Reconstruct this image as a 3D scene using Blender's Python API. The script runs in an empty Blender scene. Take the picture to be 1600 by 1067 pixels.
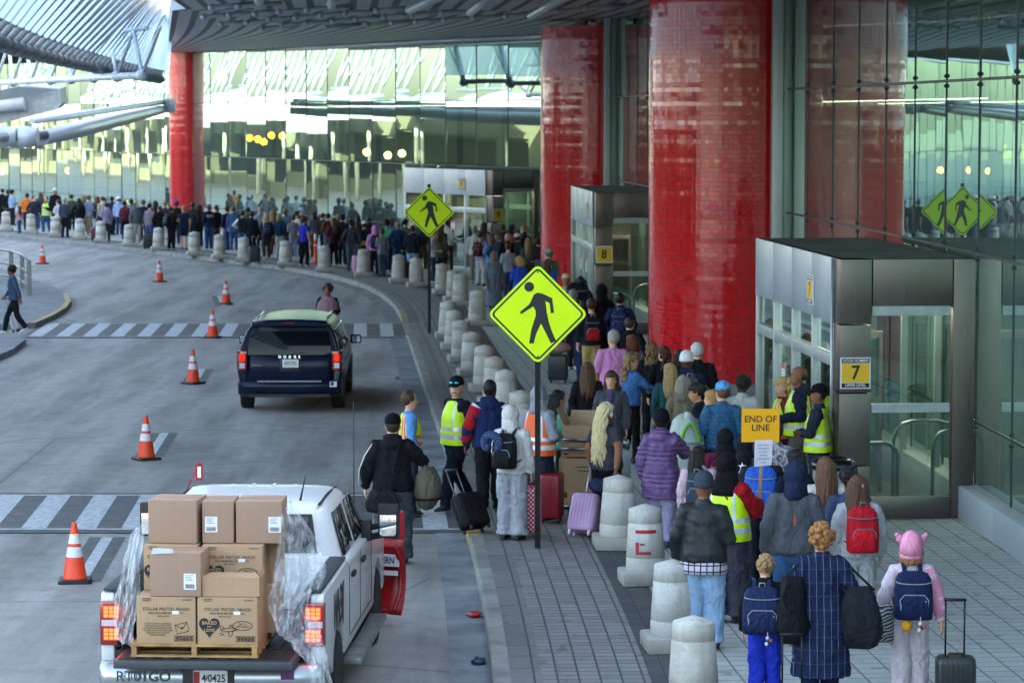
import bpy, bmesh, math, random
from mathutils import Vector, Matrix, noise
from mathutils.bvhtree import BVHTree
R=math.radians; PI=math.pi; V=Vector
random.seed(7)
SC=bpy.context.scene
COL=SC.collection
# ---------------------------------------------------------------- camera geometry
FPX=4444.0; CAMZ=5.6; YH=177.0
TILT=math.atan((533.5-YH)/FPX)
def P(px,py,z=0.0):
    """point of the plane z=const seen at a place of the photograph"""
    f=V((0,math.cos(TILT),-math.sin(TILT))); u=V((0,math.sin(TILT),math.cos(TILT)))
    d=f*FPX+V((1,0,0))*(px-800)+u*(533.5-py)
    t=(z-CAMZ)/d.z
    return V((d.x*t,d.y*t,z))
def PY(px,py,y):
    f=V((0,math.cos(TILT),-math.sin(TILT))); u=V((0,math.sin(TILT),math.cos(TILT)))
    d=f*FPX+V((1,0,0))*(px-800)+u*(533.5-py)
    t=y/d.y
    return V((d.x*t,y,CAMZ+d.z*t))
# ---------------------------------------------------------------- materials
def lin(c): return c/12.92 if c<=.04045 else ((c+.055)/1.055)**2.4
def rgb(h,k=1.0):
    h=h.lstrip('#'); return tuple(min(1,lin(int(h[i:i+2],16)/255)*k) for i in (0,2,4))+(1,)
_mc={}
class NT:
    def __init__(s,name):
        s.m=bpy.data.materials.new(name); s.m.use_nodes=True; s.t=s.m.node_tree; s.t.nodes.clear()
        s.out=s.n('ShaderNodeOutputMaterial')
    def n(s,ty,**k):
        nd=s.t.nodes.new(ty)
        for a,b in k.items():
            if a in('operation','blend_type','data_type','wave_type','bands_direction','feature','noise_dimensions','distance','rings_direction','wave_profile','vector_type','offset_frequency','squash_frequency','offset','squash'): setattr(nd,a,b)
            else: s.set(nd,a,b)
        return nd
    def set(s,nd,a,b):
        i=nd.inputs[int(a[1:])] if a[0]=='i' and a[1:].isdigit() else nd.inputs[a.replace('_',' ')]
        if hasattr(b,'is_output') or isinstance(b,bpy.types.NodeSocket): s.t.links.new(b,i)
        else: i.default_value=b
    def coord(s,kind='Object',scale=(1,1,1)):
        c=s.n('ShaderNodeTexCoord'); mp=s.n('ShaderNodeMapping'); s.t.links.new(c.outputs[kind],mp.inputs[0]); mp.inputs['Scale'].default_value=scale
        return mp.outputs[0]
    def noise(s,vec,scale,detail=4,rough=.55):
        n=s.n('ShaderNodeTexNoise'); n.inputs['Scale'].default_value=scale; n.inputs['Detail'].default_value=detail; n.inputs['Roughness'].default_value=rough
        s.t.links.new(vec,n.inputs['Vector']); return n.outputs['Fac']
    def ramp(s,fac,stops):
        r=s.n('ShaderNodeValToRGB'); s.t.links.new(fac,r.inputs[0]); e=r.color_ramp.elements
        while len(e)<len(stops): e.new(.5)
        for el,(p,c) in zip(e,stops): el.position=p; el.color=c if not isinstance(c,(int,float)) else (c,c,c,1)
        return r.outputs[0]
    def mix(s,fac,a,b,mode='MIX'):
        m=s.n('ShaderNodeMix',data_type='RGBA',blend_type=mode)
        for i,x in ((0,fac),(6,a),(7,b)):
            if isinstance(x,bpy.types.NodeSocket): s.t.links.new(x,m.inputs[i])
            else: m.inputs[i].default_value=x
        return m.outputs[2]
    def math(s,op,a,b=0.0,c=0.0):
        m=s.n('ShaderNodeMath',operation=op)
        for i,x in enumerate((a,b,c)):
            if isinstance(x,bpy.types.NodeSocket): s.t.links.new(x,m.inputs[i])
            else: m.inputs[i].default_value=x
        return m.outputs[0]
    def bump(s,h,strength=.4,dist=.01):
        b=s.n('ShaderNodeBump'); b.inputs['Strength'].default_value=strength; b.inputs['Distance'].default_value=dist
        s.t.links.new(h,b.inputs['Height']); return b.outputs[0]
    def bsdf(s,color,rough=.6,metal=0,bump=None,spec=.5,**k):
        p=s.n('ShaderNodeBsdfPrincipled')
        for a,x in (('Base Color',color),('Roughness',rough),('Metallic',metal),('Specular IOR Level',spec)):
            if isinstance(x,bpy.types.NodeSocket): s.t.links.new(x,p.inputs[a])
            else: p.inputs[a].default_value=x
        if bump is not None: s.t.links.new(bump,p.inputs['Normal'])
        for a,x in k.items():
            i=p.inputs[a.replace('_',' ')]
            if isinstance(x,bpy.types.NodeSocket): s.t.links.new(x,i)
            else: i.default_value=x
        s.t.links.new(p.outputs[0],s.out.inputs[0]); return s.m
def M(hex_,rough=.6,metal=0,var=.12,scale=6,bump=0,bscale=30,spec=.5,k=1.0,**kw):
    key=('M',hex_,rough,metal,var,scale,bump,bscale,spec,k,tuple(sorted(kw.items())))
    if key in _mc: return _mc[key]
    t=NT('surface_'+hex_.lstrip('#')); c=rgb(hex_,k); vec=t.coord()
    n=t.noise(vec,scale)
    dk=tuple(x*(1-var*1.6) for x in c[:3])+(1,); lt=tuple(min(1,x*(1+var)) for x in c[:3])+(1,)
    col=t.mix(t.ramp(n,[(.3,0),(.7,1)]),dk,lt)
    b=t.bump(t.noise(vec,bscale),bump,.01) if bump else None
    _mc[key]=t.bsdf(col,rough,metal,b,spec,**kw); return _mc[key]
def cloth(hex_,rough=.85,fold=.55,kind='plain',k=1.0,spec=.15):
    key=('C',hex_,rough,fold,kind,k)
    if key in _mc: return _mc[key]
    t=NT('cloth_'+hex_.lstrip('#')); c=rgb(hex_,k); vec=t.coord()
    n=t.noise(t.coord(scale=(1,1,.55)),7,5); w=t.noise(vec,160,2)
    col=t.mix(t.ramp(n,[(.25,0),(.75,1)]),tuple(x*.72 for x in c[:3])+(1,),tuple(min(1,x*1.15) for x in c[:3])+(1,))
    if kind=='plaid':
        sep=t.n('ShaderNodeSeparateXYZ'); t.t.links.new(vec,sep.inputs[0]); 
        a=t.math('FRACT',t.math('MULTIPLY',sep.outputs[0],15)); bb=t.math('FRACT',t.math('MULTIPLY',sep.outputs[2],8))
        l1=t.math('LESS_THAN',a,.06); l2=t.math('MULTIPLY',t.math('LESS_THAN',bb,.05),.2)
        col=t.mix(t.math('MULTIPLY',t.math('MAXIMUM',l1,l2),.45),col,rgb('a9b4cc'))
    if kind=='shirtplaid':
        sep=t.n('ShaderNodeSeparateXYZ'); t.t.links.new(vec,sep.inputs[0])
        a=t.math('FRACT',t.math('MULTIPLY',sep.outputs[0],16)); bb=t.math('FRACT',t.math('MULTIPLY',sep.outputs[2],16))
        col=t.mix(t.math('LESS_THAN',a,.2),rgb('c9c6cb'),rgb('4a2236')); col=t.mix(t.math('LESS_THAN',bb,.2),col,rgb('3b2f45'))
    if kind=='camo':
        col=t.ramp(t.noise(vec,14,2),[(.38,rgb('23291f')),(.45,rgb('4b5440')),(.55,rgb('2b3a2c')),(.65,rgb('5d5c49'))])
    if kind=='floral':
        col=t.ramp(t.noise(vec,30,2),[(.4,rgb('51525c')),(.5,rgb('8d8a90')),(.6,rgb('b0a8a8'))])
    if kind=='denim':
        col=t.mix(t.ramp(t.noise(vec,7,3),[(.35,0),(.75,.6)]),col,tuple(min(1,x*1.35) for x in c[:3])+(1,))
    if kind=='puffer':
        sep=t.n('ShaderNodeSeparateXYZ'); t.t.links.new(vec,sep.inputs[0]); wz=t.math('ADD',sep.outputs[2],t.math('MULTIPLY',n,.03)); a=t.math('ABSOLUTE',t.math('SINE',t.math('MULTIPLY',wz,PI/.058)))
        col=t.mix(t.ramp(a,[(.0,.4),(.25,0)]),col,tuple(x*.5 for x in c[:3])+(1,)); col=t.mix(t.ramp(a,[(.6,0),(1,.05)]),col,tuple(min(1,x*1.5) for x in c[:3])+(1,))  # dark stitch lines, plus a faint highlight painted on each quilted ridge
        _mc[key]=t.bsdf(col,.45,0,t.bump(t.math('ADD',t.math('POWER',a,.5),t.math('MULTIPLY',n,.5)),.45,.02),.3); return _mc[key]
    if kind=='quilt':
        sep=t.n('ShaderNodeSeparateXYZ'); t.t.links.new(vec,sep.inputs[0]); 
        a=t.math('ABSOLUTE',t.math('SINE',t.math('MULTIPLY',t.math('ADD',sep.outputs[0],sep.outputs[2]),60))); bb=t.math('ABSOLUTE',t.math('SINE',t.math('MULTIPLY',sep.outputs[2],55)))
        h=t.math('POWER',t.math('MULTIPLY',a,bb),.4); b0=t.bump(h,.6,.02)
        _mc[key]=t.bsdf(col,.5,0,b0,.4); return _mc[key]
    dn=t.n('ShaderNodeTexNoise'); dn.inputs['Scale'].default_value=5; dn.inputs['Detail'].default_value=3; dn.inputs['Distortion'].default_value=2.2; t.t.links.new(t.coord(scale=(1,1,.6)),dn.inputs['Vector'])
    h=t.math('ADD',t.math('ADD',t.math('MULTIPLY',n,.6),dn.outputs['Fac']),t.math('MULTIPLY',w,.10))
    b=t.bump(h,min(1,fold*1.7),.05)
    _mc[key]=t.bsdf(col,rough,0,b,spec); return _mc[key]
def hairm(hex_):
    key=('H',hex_)
    if key in _mc: return _mc[key]
    t=NT('hair_'+hex_.lstrip('#')); c=rgb(hex_); vec=t.coord(scale=(60,60,5))
    n=t.noise(vec,1.6,6,.7)
    col=t.mix(t.ramp(n,[(.3,0),(.7,1)]),tuple(x*.45 for x in c[:3])+(1,),tuple(min(1,x*1.6) for x in c[:3])+(1,))
    _mc[key]=t.bsdf(col,.5,0,t.bump(n,.9,.012),.35); return _mc[key]
def skinm(hex_): 
    key=('S',hex_)
    if key in _mc: return _mc[key]
    t=NT('skin_'+hex_.lstrip('#')); c=rgb(hex_); n=t.noise(t.coord(),18,3)
    col=t.mix(n,tuple(x*.85 for x in c[:3])+(1,),(min(1,c[0]*1.12),c[1]*1.02,c[2]*1.0,1))
    _mc[key]=t.bsdf(col,.55,0,None,.35,Subsurface_Weight=.08,Subsurface_Radius=(.01,.004,.002)); return _mc[key]
def emis(hex_,s):
    key=('E',hex_,s)
    if key in _mc: return _mc[key]
    t=NT('lamp_'+hex_.lstrip('#')); e=t.n('ShaderNodeEmission'); e.inputs[0].default_value=rgb(hex_); e.inputs[1].default_value=s
    t.t.links.new(e.outputs[0],t.out.inputs[0]); _mc[key]=t.m; return t.m
def glassm(name,tint,rlo,rhi,refl=(.93,1,.97,1),rough=.0,wob=0.0,wsc=.5,haze_or_dirt=0):
    t=NT(name); tr=t.n('ShaderNodeBsdfTransparent'); tr.inputs[0].default_value=tint
    gl=t.n('ShaderNodeBsdfGlossy'); gl.inputs['Color'].default_value=refl; gl.inputs['Roughness'].default_value=rough
    if wob: t.t.links.new(t.bump(t.noise(t.coord(),wsc,2),1.0,wob),gl.inputs['Normal'])
    lw=t.n('ShaderNodeLayerWeight'); lw.inputs[0].default_value=.5
    f=t.math('ADD',t.math('MULTIPLY',t.math('POWER',lw.outputs['Facing'],1.6),rhi-rlo),rlo)
    mx=t.n('ShaderNodeMixShader'); t.t.links.new(f,mx.inputs[0]); t.t.links.new(tr.outputs[0],mx.inputs[1]); t.t.links.new(gl.outputs[0],mx.inputs[2])
    last=mx
    if haze_or_dirt:
        df=t.n('ShaderNodeBsdfDiffuse'); df.inputs[0].default_value=(.50,.66,.60,1)  # pale teal diffuse veil standing in for haze over the panes
        m2=t.n('ShaderNodeMixShader'); m2.inputs[0].default_value=haze_or_dirt; t.t.links.new(mx.outputs[0],m2.inputs[1]); t.t.links.new(df.outputs[0],m2.inputs[2]); last=m2
    t.t.links.new(last.outputs[0],t.out.inputs[0]); return t.m
# ---------------------------------------------------------------- mesh builder
class MB:
    def __init__(s): s.v=[];s.f=[];s.m=[];s.s=[];s.uv={}; s.X=Matrix()
    def add(s,vs,fs,mat=0,smooth=False):
        o=len(s.v); s.v+=[s.X@V(p) for p in vs]
        for f in fs: s.f.append([i+o for i in f]); s.m.append(mat); s.s.append(smooth)
        return o
    def box(s,c,d,rz=0,mat=0,taper=1.0,M4=None):
        x,y,z=d[0]/2,d[1]/2,d[2]/2; q=M4 if M4 else Matrix.Rotation(rz,4,'Z'); c=V(c)
        vs=[]
        for k in(-1,1):
            t=taper if k>0 else 1
            vs+=[c+q@V((a*x*t,b*y*t,k*z)) for a,b in((-1,-1),(1,-1),(1,1),(-1,1))]
        s.add(vs,[(3,2,1,0),(4,5,6,7),(0,1,5,4),(1,2,6,5),(2,3,7,6),(3,0,4,7)],mat)
    def rings(s,rs,mat=0,smooth=True,cap=True,closed=False,mats=None):
        n=len(rs[0]); vs=[p for r in rs for p in r]; fs=[];ms=[]
        for i in range(len(rs)-(0 if closed else 1)):
            j=(i+1)%len(rs)
            for k in range(n):
                l=(k+1)%n; fs.append((i*n+k,i*n+l,j*n+l,j*n+k)); ms.append(mats(i,k) if mats else mat)
        o=s.add(vs,fs,mat,smooth)
        if mats: s.m[-len(fs):]=ms
        if cap and not closed:
            s.f.append([o+k for k in range(n)][::-1]); s.m.append(mats(0,0) if mats else mat); s.s.append(False)
            q=o+(len(rs)-1)*n; s.f.append([q+k for k in range(n)]); s.m.append(mats(len(rs)-2,0) if mats else mat); s.s.append(False)
    def lathe(s,prof,c=(0,0,0),n=20,mat=0,smooth=True,mats=None,axis=None):
        q=axis if axis else Matrix(); c=V(c)
        rs=[[c+q@V((r*math.cos(2*PI*k/n),r*math.sin(2*PI*k/n),z)) for k in range(n)] for r,z in prof]
        s.rings(rs,mat,smooth,True,False,mats)
    def tube(s,pts,r,n=8,mat=0,flat=1.0,closed=False):
        pts=[V(p) for p in pts]; N=len(pts); rr=r if isinstance(r,(list,tuple)) else [r]*N
        rs=[];up=None
        for i,p in enumerate(pts):
            if closed: d=pts[(i+1)%N]-pts[i-1]
            else: d=pts[min(i+1,N-1)]-pts[max(i-1,0)]
            d.normalize()
            if up is None: up=V((0,0,1)) if abs(d.z)<.9 else V((0,1,0))
            a=d.cross(up)
            if a.length<1e-4: a=d.cross(V((1,0,0)))
            a.normalize(); b=a.cross(d).normalized(); up=b
            rs.append([p+a*(rr[i]*math.cos(2*PI*k/n))+b*(rr[i]*flat*math.sin(2*PI*k/n)) for k in range(n)])
        s.rings(rs,mat,True,True,closed)
    def ell(s,c,rad,seg=12,ring=8,mat=0,fn=None):
        c=V(c); rs=[]
        for i in range(ring+1):
            t=PI*(i/ring); t=min(max(t,.02),PI-.02)
            r=[]
            for k in range(seg):
                a=2*PI*k/seg; d=V((math.sin(t)*math.cos(a),math.sin(t)*math.sin(a),-math.cos(t)))
                q=V((d.x*rad[0],d.y*rad[1],d.z*rad[2]))
                if fn: q=fn(q,d)
                r.append(c+q)
            rs.append(r)
        s.rings(rs,mat)
    def plate(s,poly,th,M4,mat=0,side=None):
        """polygon in local xy, thickness along -z"""
        n=len(poly); vs=[M4@V((x,y,0)) for x,y in poly]+[M4@V((x,y,-th)) for x,y in poly]
        s.add(vs,[tuple(range(n))],mat); o=len(s.v)-2*n
        s.f.append([o+n+k for k in range(n)][::-1]); s.m.append(mat if side is None else side); s.s.append(False)
        for k in range(n):
            l=(k+1)%n; s.f.append([o+k,o+n+k,o+n+l,o+l]); s.m.append(mat if side is None else side); s.s.append(False)
    def mesh(s,name,mats,bevel=0,seg=2,weld=False,fixn=True):
        me=bpy.data.meshes.new(name); me.from_pydata([tuple(p) for p in s.v],[],s.f)
        for m in (mats if isinstance(mats,(list,tuple)) else [mats]): me.materials.append(m)
        me.polygons.foreach_set('material_index',s.m); me.polygons.foreach_set('use_smooth',s.s)
        if fixn or bevel:
            bm=bmesh.new(); bm.from_mesh(me)
            if weld: bmesh.ops.remove_doubles(bm,verts=bm.verts,dist=1e-4)
            if fixn: bmesh.ops.recalc_face_normals(bm,faces=bm.faces)
            if bevel:
                es=[e for e in bm.edges if len(e.link_faces)==2 and e.calc_face_angle(0)>.5]
                bmesh.ops.bevel(bm,geom=es,offset=bevel,segments=seg,affect='EDGES',profile=.6,clamp_overlap=True)
                for f in bm.faces: f.smooth=True
                bm.to_mesh(me); bm.free(); me.set_sharp_from_angle(angle=R(40)); return me
            bm.to_mesh(me); bm.free()
        me.update(); return me
    def build(s,name,mats,parent=None,bevel=0,seg=2,weld=False,label=None,fixn=True):
        o=bpy.data.objects.new(name,s.mesh(name,mats,bevel,seg,weld,fixn)); COL.objects.link(o)
        if parent is not None: o.parent=parent
        if label: o['label']=label
        return o
def tag(o,label,cat,group=None,kind=None):
    if label: o['label']=label
    if cat: o['category']=cat
    if group: o['group']=group
    if kind: o['kind']=kind
    return o
def thing(name,label,cat,loc=(0,0,0),rz=0,group=None):
    o=bpy.data.objects.new(name,None); COL.objects.link(o); o.location=loc; o.rotation_euler=(0,0,rz); o.empty_display_size=.1
    return tag(o,label,cat,group)
def struct(o): o['kind']='structure'; return o
def copy_tree(o,parent=None):
    c=o.copy(); COL.objects.link(c)
    if parent is not None: c.parent=parent
    for ch in [x for x in KIDS.get(o.name,[])]: copy_tree(ch,c)
    return c
KIDS={}
def index_kids(root):
    for o in list(COL.objects):
        if o.parent is not None:
            l=KIDS.setdefault(o.parent.name,[])
            if o not in l: l.append(o)
def txt(s,size,mat,parent,M4,name='lettering',bold=.0,ext=.0012,align='CENTER',sx=1.0,space=1.0,line=1.0,shear=0):
    cu=bpy.data.curves.new('t','FONT'); cu.body=s; cu.size=size; cu.extrude=ext; cu.align_x=align; cu.align_y='CENTER'; cu.offset=bold*size; cu.space_character=space; cu.space_line=line; cu.resolution_u=3; cu.shear=shear
    ob=bpy.data.objects.new('t',cu); COL.objects.link(ob)
    dg=bpy.context.evaluated_depsgraph_get(); me=bpy.data.meshes.new_from_object(ob.evaluated_get(dg))
    bpy.data.objects.remove(ob); bpy.data.curves.remove(cu)
    me.transform(M4@Matrix.Diagonal((sx,1,1,1))); me.materials.clear(); me.materials.append(mat); me.name=name
    o=bpy.data.objects.new(name,me); COL.objects.link(o); o.parent=parent; return o
def face_m(o,right,up):
    """frame with origin o, x=right, y=up, z=out"""
    r=V(right).normalized(); u=V(up).normalized(); n=r.cross(u)
    return Matrix(((r.x,u.x,n.x,o[0]),(r.y,u.y,n.y,o[1]),(r.z,u.z,n.z,o[2]),(0,0,0,1)))
def rrect(w,h,r,n=4):
    out=[]
    for cx,cy,a0 in((w/2-r,h/2-r,0),(-w/2+r,h/2-r,90),(-w/2+r,-h/2+r,180),(w/2-r,-h/2+r,270)):
        for k in range(n+1):
            a=R(a0+90*k/n); out.append((cx+r*math.cos(a),cy+r*math.sin(a)))
    return out
def circ(cx,cy,r,n=20): return [(cx+r*math.cos(2*PI*k/n),cy+r*math.sin(2*PI*k/n)) for k in range(n)]
def resample(pts,step):
    pts=[V(p) for p in pts]; dense=[]
    for i in range(len(pts)-1):
        p0=pts[max(i-1,0)];p1=pts[i];p2=pts[i+1];p3=pts[min(i+2,len(pts)-1)]
        for k in range(12):
            t=k/12; dense.append(.5*((2*p1)+(p2-p0)*t+(2*p0-5*p1+4*p2-p3)*t*t+(3*p1-p0-3*p2+p3)*t**3))
    dense.append(pts[-1]); out=[dense[0]]; acc=0
    for a,b in zip(dense,dense[1:]):
        L=(b-a).length; pos=0
        while acc+L-pos>=step:
            pos+=step-acc; out.append(a.lerp(b,pos/L)); acc=0
        acc+=L-pos
    return out
def offs(pts,d):
    out=[]
    for i,p in enumerate(pts):
        t=(pts[min(i+1,len(pts)-1)]-pts[max(i-1,0)]); t.z=0; t.normalize()
        out.append(p+V((t.y,-t.x,0))*d)
    return out
# ---------------------------------------------------------------- people
SK=['d9a88c','c58e70','8a5a40','5b3a2a','e2b79e','a8755a']
def limb(mb,pts,radii,mat,n=12):
    pts=[V(p) for p in pts]; rs=[]
    for i,p in enumerate(pts):
        d=(pts[min(i+1,len(pts)-1)]-pts[max(i-1,0)]).normalized()
        a=d.cross(V((0,1,0)) if abs(d.y)<.8 else V((0,0,1))).normalized(); b=a.cross(d).normalized()
        r=radii[i]; rx,ry=r if isinstance(r,tuple) else (r,r)
        rs.append([p+a*rx*math.cos(2*PI*k/n)+b*ry*math.sin(2*PI*k/n) for k in range(n)])
    mb.rings(rs,mat)
def oval(z,rx,ry,yc=0,xc=0,n=20,e=2.4):
    out=[]
    for k in range(n):
        a=2*PI*k/n; c,s=math.cos(a),math.sin(a)
        out.append(V((xc+rx*math.copysign(abs(c)**(2/e),c),yc+ry*math.copysign(abs(s)**(2/e),s),z)))
    return out
ARMS={ # elbow, wrist for the right side (x mirrored for left), at 1.75 m
 'down':((.245,-.03,1.14),(.25,.05,.90)),'loose':((.275,-.05,1.15),(.30,.04,.92)),
 'bent':((.245,-.04,1.13),(.15,.22,1.10)),'phone':((.235,.02,1.12),(.07,.26,1.24)),
 'cross':((.265,.06,1.12),(-.07,.21,1.12)),'pull':((.26,-.12,1.17),(.29,-.22,.93)),
 'hip':((.36,-.10,1.17),(.20,.06,1.02)),'pocket':((.31,-.10,1.15),(.21,.06,.95)),
 'sign':((.27,.10,1.16),(.20,.33,1.22)),'strap':((.25,.06,1.15),(.12,.15,1.36)),
 'reach':((.25,.16,1.24),(.20,.40,1.16)),'swing':((.25,.08,1.15),(.25,.24,.98)),'back':((.25,-.12,1.16),(.27,-.16,.93)),
 'carry':((.30,-.02,1.16),(.26,.20,1.06)),'behind':((.26,-.14,1.16),(.06,-.20,1.02)),'shoulder':((.33,.04,1.22),(.17,.10,1.38))}
def hand(mb,wr,el,side,mat):
    d=(V(wr)-V(el)).normalized(); inw=V((-side,.25,0)); inw=(inw-d*inw.dot(d)).normalized(); w=d.cross(inw).normalized()
    o=V(wr)
    if w.y<0 and abs(d.z)>.5: w=-w
    mb.rings([[o+d*t+w*a*c+inw*b*s for c,s in [(math.cos(2*PI*k/8),math.sin(2*PI*k/8)) for k in range(8)]] for t,a,b in((-.02,.026,.02),(.02,.034,.017),(.07,.043,.016),(.095,.038,.012))],mat)
    for j,(u,L) in enumerate(((.031,.066),(.011,.078),(-.010,.074),(-.030,.058))):
        b0=o+d*.088+w*u; cu=.35+.12*j
        p1=b0+d*L*.5+inw*L*.12; p2=p1+d*L*.3*(1-cu*.4)+inw*L*.3*cu; p3=p2+d*L*.12+inw*L*.3
        mb.tube([b0,p1,p2,p3],[.0095,.009,.0085,.006],6,mat)
    b0=o+d*.03+w*.034
    mb.tube([b0,b0+d*.03+w*.022+inw*.008,b0+d*.06+w*.022+inw*.02],[.012,.011,.008],6,mat)
_bodies={}
def body(arms=('down','down'),stride=0,fat=0.0,bulk=.012,hem=.90,flare=0.0,sleeve='long',pw=.012,yaw=0,hood=False,shorts=False,fem=False,puff=0,vox=.03,hs=1.09,lean=0,tights=False,wrk=1.0,scarf=False):
    key=(arms,stride,fat,bulk,hem,flare,sleeve,pw,yaw,hood,shorts,fem,puff,vox,hs,lean,tights,wrk,scarf)
    if key in _bodies: return _bodies[key]
    mb=MB(); b=bulk; sw=.93 if fem else 1.0
    # slots 0 skin 1 top 2 bottom 3 shoes 4 eye 5 lip
    mb.rings([oval(z,(rx+fat*.8)*1.0,ry+fat*.9,yc) for z,rx,ry,yc in((.79,.11,.08,0),(.84,.155,.108,-.005),(.92,.168+(.01 if fem else 0),.12,-.012),(1.0,.155,.108,-.004),(1.06,.145,.10,0))],2)
    tor=[(1.485,.058,.058,-.014),(1.462,.095,.070,-.016),(1.435,.150*sw,.086,-.014),(1.39,.172*sw,.100,-.010),(1.32,.176*sw,.114,.002),(1.24,.168*sw,.116+(.012 if fem else 0),.010),(1.15,.157*sw,.109,.008),(1.06,.155*sw,.108,.004),(.98,.166,.116,-.004)]
    rr=[]
    for z,rx,ry,yc in tor:
        if z>=hem-.0001:
            k=max(0,min(1,(1.4-z)/.35)); rr.append((z,rx+b*(.5+.5*k)+fat*k*.9,ry+b*(.4+.6*k)+fat*1.1*k,yc))
    if hem<.975:
        z=.92
        while z>hem+.03:
            g=(.98-z); rr.append((z,.172+b+fat*.9+flare*g,.124+b+fat*1.05+flare*g,-.004)); z-=.09
    lz=rr[-1][0]; g=max(0,.98-hem)
    rr.append((hem,.174+b+fat*.9+flare*g if hem<.98 else rr[-1][1]*1.0,.126+b+fat*1.05+flare*g if hem<.98 else rr[-1][2],-.004))
    mb.rings([oval(*r) for r in rr],1)
    for s,an in((-1,arms[0]),(1,arms[1])):
        e,w=ARMS[an]; k=sw
        sh=V((s*.168*k,-.012,1.405)); el=V((s*(e[0]+fat*.5),e[1],e[2])); wr=V((s*(w[0]+(fat*.6 if w[0]>.2 else 0)),w[1]+(fat*.6 if w[1]>.1 else 0),w[2]))
        if abs(w[0])<.2 and w[1]>.05: wr=V((s*w[0],w[1]+fat*.8+b*.5,w[2]))
        a=b*.8+fat*.25
        m1=1; m2=1 if sleeve=='long' else 0
        mid=sh.lerp(el,.45); 
        limb(mb,[V((s*.10*k,-.012,1.40)),sh,mid,sh.lerp(el,.62)],[.055+a,.066+a,.056+a,.052+a],m1)
        a2=a if sleeve=='long' else fat*.25
        limb(mb,[sh.lerp(el,.55),el,el.lerp(wr,.4),wr],[.047+a2,.045+a2,.041+a2,(.030+a2*.6)],m2)
        if m2==1 and b>.015: limb(mb,[el.lerp(wr,.8),el.lerp(wr,.97)],[.038+a2*.6,.035+a2*.7],1)
        limb(mb,[el.lerp(wr,.8),wr+(wr-el).normalized()*.02],[.03,.026],0)
    for s in(-1,1):
        f=stride*s
        hip=V((s*(.085+fat*.3),-.004,.86)); fy=f*.30; lift=.0
        if stride and f<0: lift=.09*abs(stride)
        kn=V((s*(.092+fat*.2),fy*.5+.02+.05*abs(stride),.475)); an=V((s*.098,fy-.01,.09+lift))
        p=pw+fat*.2; sl=.86 if tights else 1
        lm=2
        limb(mb,[hip+V((0,0,.03)),hip.lerp(kn,.3),hip.lerp(kn,.75)],[.082+fat*.45+p*.5,.084+fat*.4+p*.6,.066*sl+fat*.3+p],2)
        if shorts:
            limb(mb,[hip.lerp(kn,.6),kn,kn.lerp(an,.35),an],[.055,.05,.055,.036],0)
        else:
            limb(mb,[hip.lerp(kn,.7),kn,kn.lerp(an,.35),kn.lerp(an,.85),kn.lerp(an,1.02)],[.066*sl+fat*.3+p,.058*sl+fat*.2+p,.058*sl+fat*.15+p*1.1,.046*sl+p*1.35,.048*sl+p*1.5],2)
        q=Matrix.Rotation(-.5*lift/.09 if lift else 0,4,'X'); base=V((an.x,an.y,lift))
        sr=[]
        for y,hw,h in((-.085,.024,.05),(-.07,.036,.085),(-.02,.04,.10),(.05,.043,.085),(.12,.046,.062),(.165,.04,.05),(.185,.02,.03)):
            sr.append([base+q@V((hw*math.cos(2*PI*k/10)+s*.012*max(0,y)*5,y,max(.002,h/2+h/2*math.sin(2*PI*k/10)))) for k in range(10)])
        mb.rings(sr,3)
    # neck + head
    hd0=len(mb.v)
    limb(mb,[(0,-.02,1.43),(0,-.012,1.50),(0,0,1.57)],[.062,.053,.055],0)
    H=lambda z:1.515+(z-1.515)*hs
    mb.rings([oval(H(z),rx*hs,ry*hs,yc,e=2.1,n=16) for z,rx,yc,ry in((1.512,.030,.040,.028),(1.53,.046,.034,.055),(1.56,.060,.022,.078),(1.60,.069,.010,.088),(1.64,.075,.0,.096),(1.68,.077,-.006,.097),(1.715,.069,-.008,.086),(1.738,.048,-.008,.06),(1.75,.02,-.008,.026))],0)
    mb.ell((0,.102*hs,H(1.603)),(.013,.020,.024),8,6,0)
    for s in(-1,1): mb.ell((s*.078*hs,-.008,H(1.622)),(.010,.02,.03),8,6,0)
    if hood:
        mb.rings([[V((rx*math.cos(2*PI*k/14),-.065+ry*math.sin(2*PI*k/14),z)) for k in range(14)] for z,rx,ry in((1.30,.03,.02),(1.35,.09,.045),(1.41,.125,.075),(1.47,.128,.09),(1.525,.112,.08),(1.545,.085,.055))],1)
    if scarf or (bulk>.018 and not hood): limb(mb,[(0,-.012,1.45),(0,-.008,1.52)],[(.085,.08),(.074,.072)],1)
    def bend(p):
        if yaw and p.z>1.46:
            k=min(1,(p.z-1.46)/.06); p=Matrix.Rotation(R(yaw)*k,3,'Z')@p
        if lean and p.z>.95:
            k=min(1,(p.z-.95)/.1); p=Matrix.Rotation(R(-lean)*k,3,'X')@(p-V((0,0,.95)))+V((0,0,.95))
        return p
    mb.v=[bend(p) for p in mb.v]
    me=mb.mesh('src',[skinm(SK[0])]); ob=bpy.data.objects.new('tmp',me); COL.objects.link(ob)
    md=ob.modifiers.new('r','REMESH'); md.mode='VOXEL'; md.voxel_size=vox; md.adaptivity=0
    sm=ob.modifiers.new('s','SMOOTH'); sm.factor=.5; sm.iterations=2
    dg=bpy.context.evaluated_depsgraph_get(); out=bpy.data.meshes.new_from_object(ob.evaluated_get(dg)); bpy.data.objects.remove(ob)
    tree=BVHTree.FromPolygons([p.copy() for p in mb.v],mb.f); n=len(out.polygons)
    vm=[0]*len(out.vertices); mi=[0]*n
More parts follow.
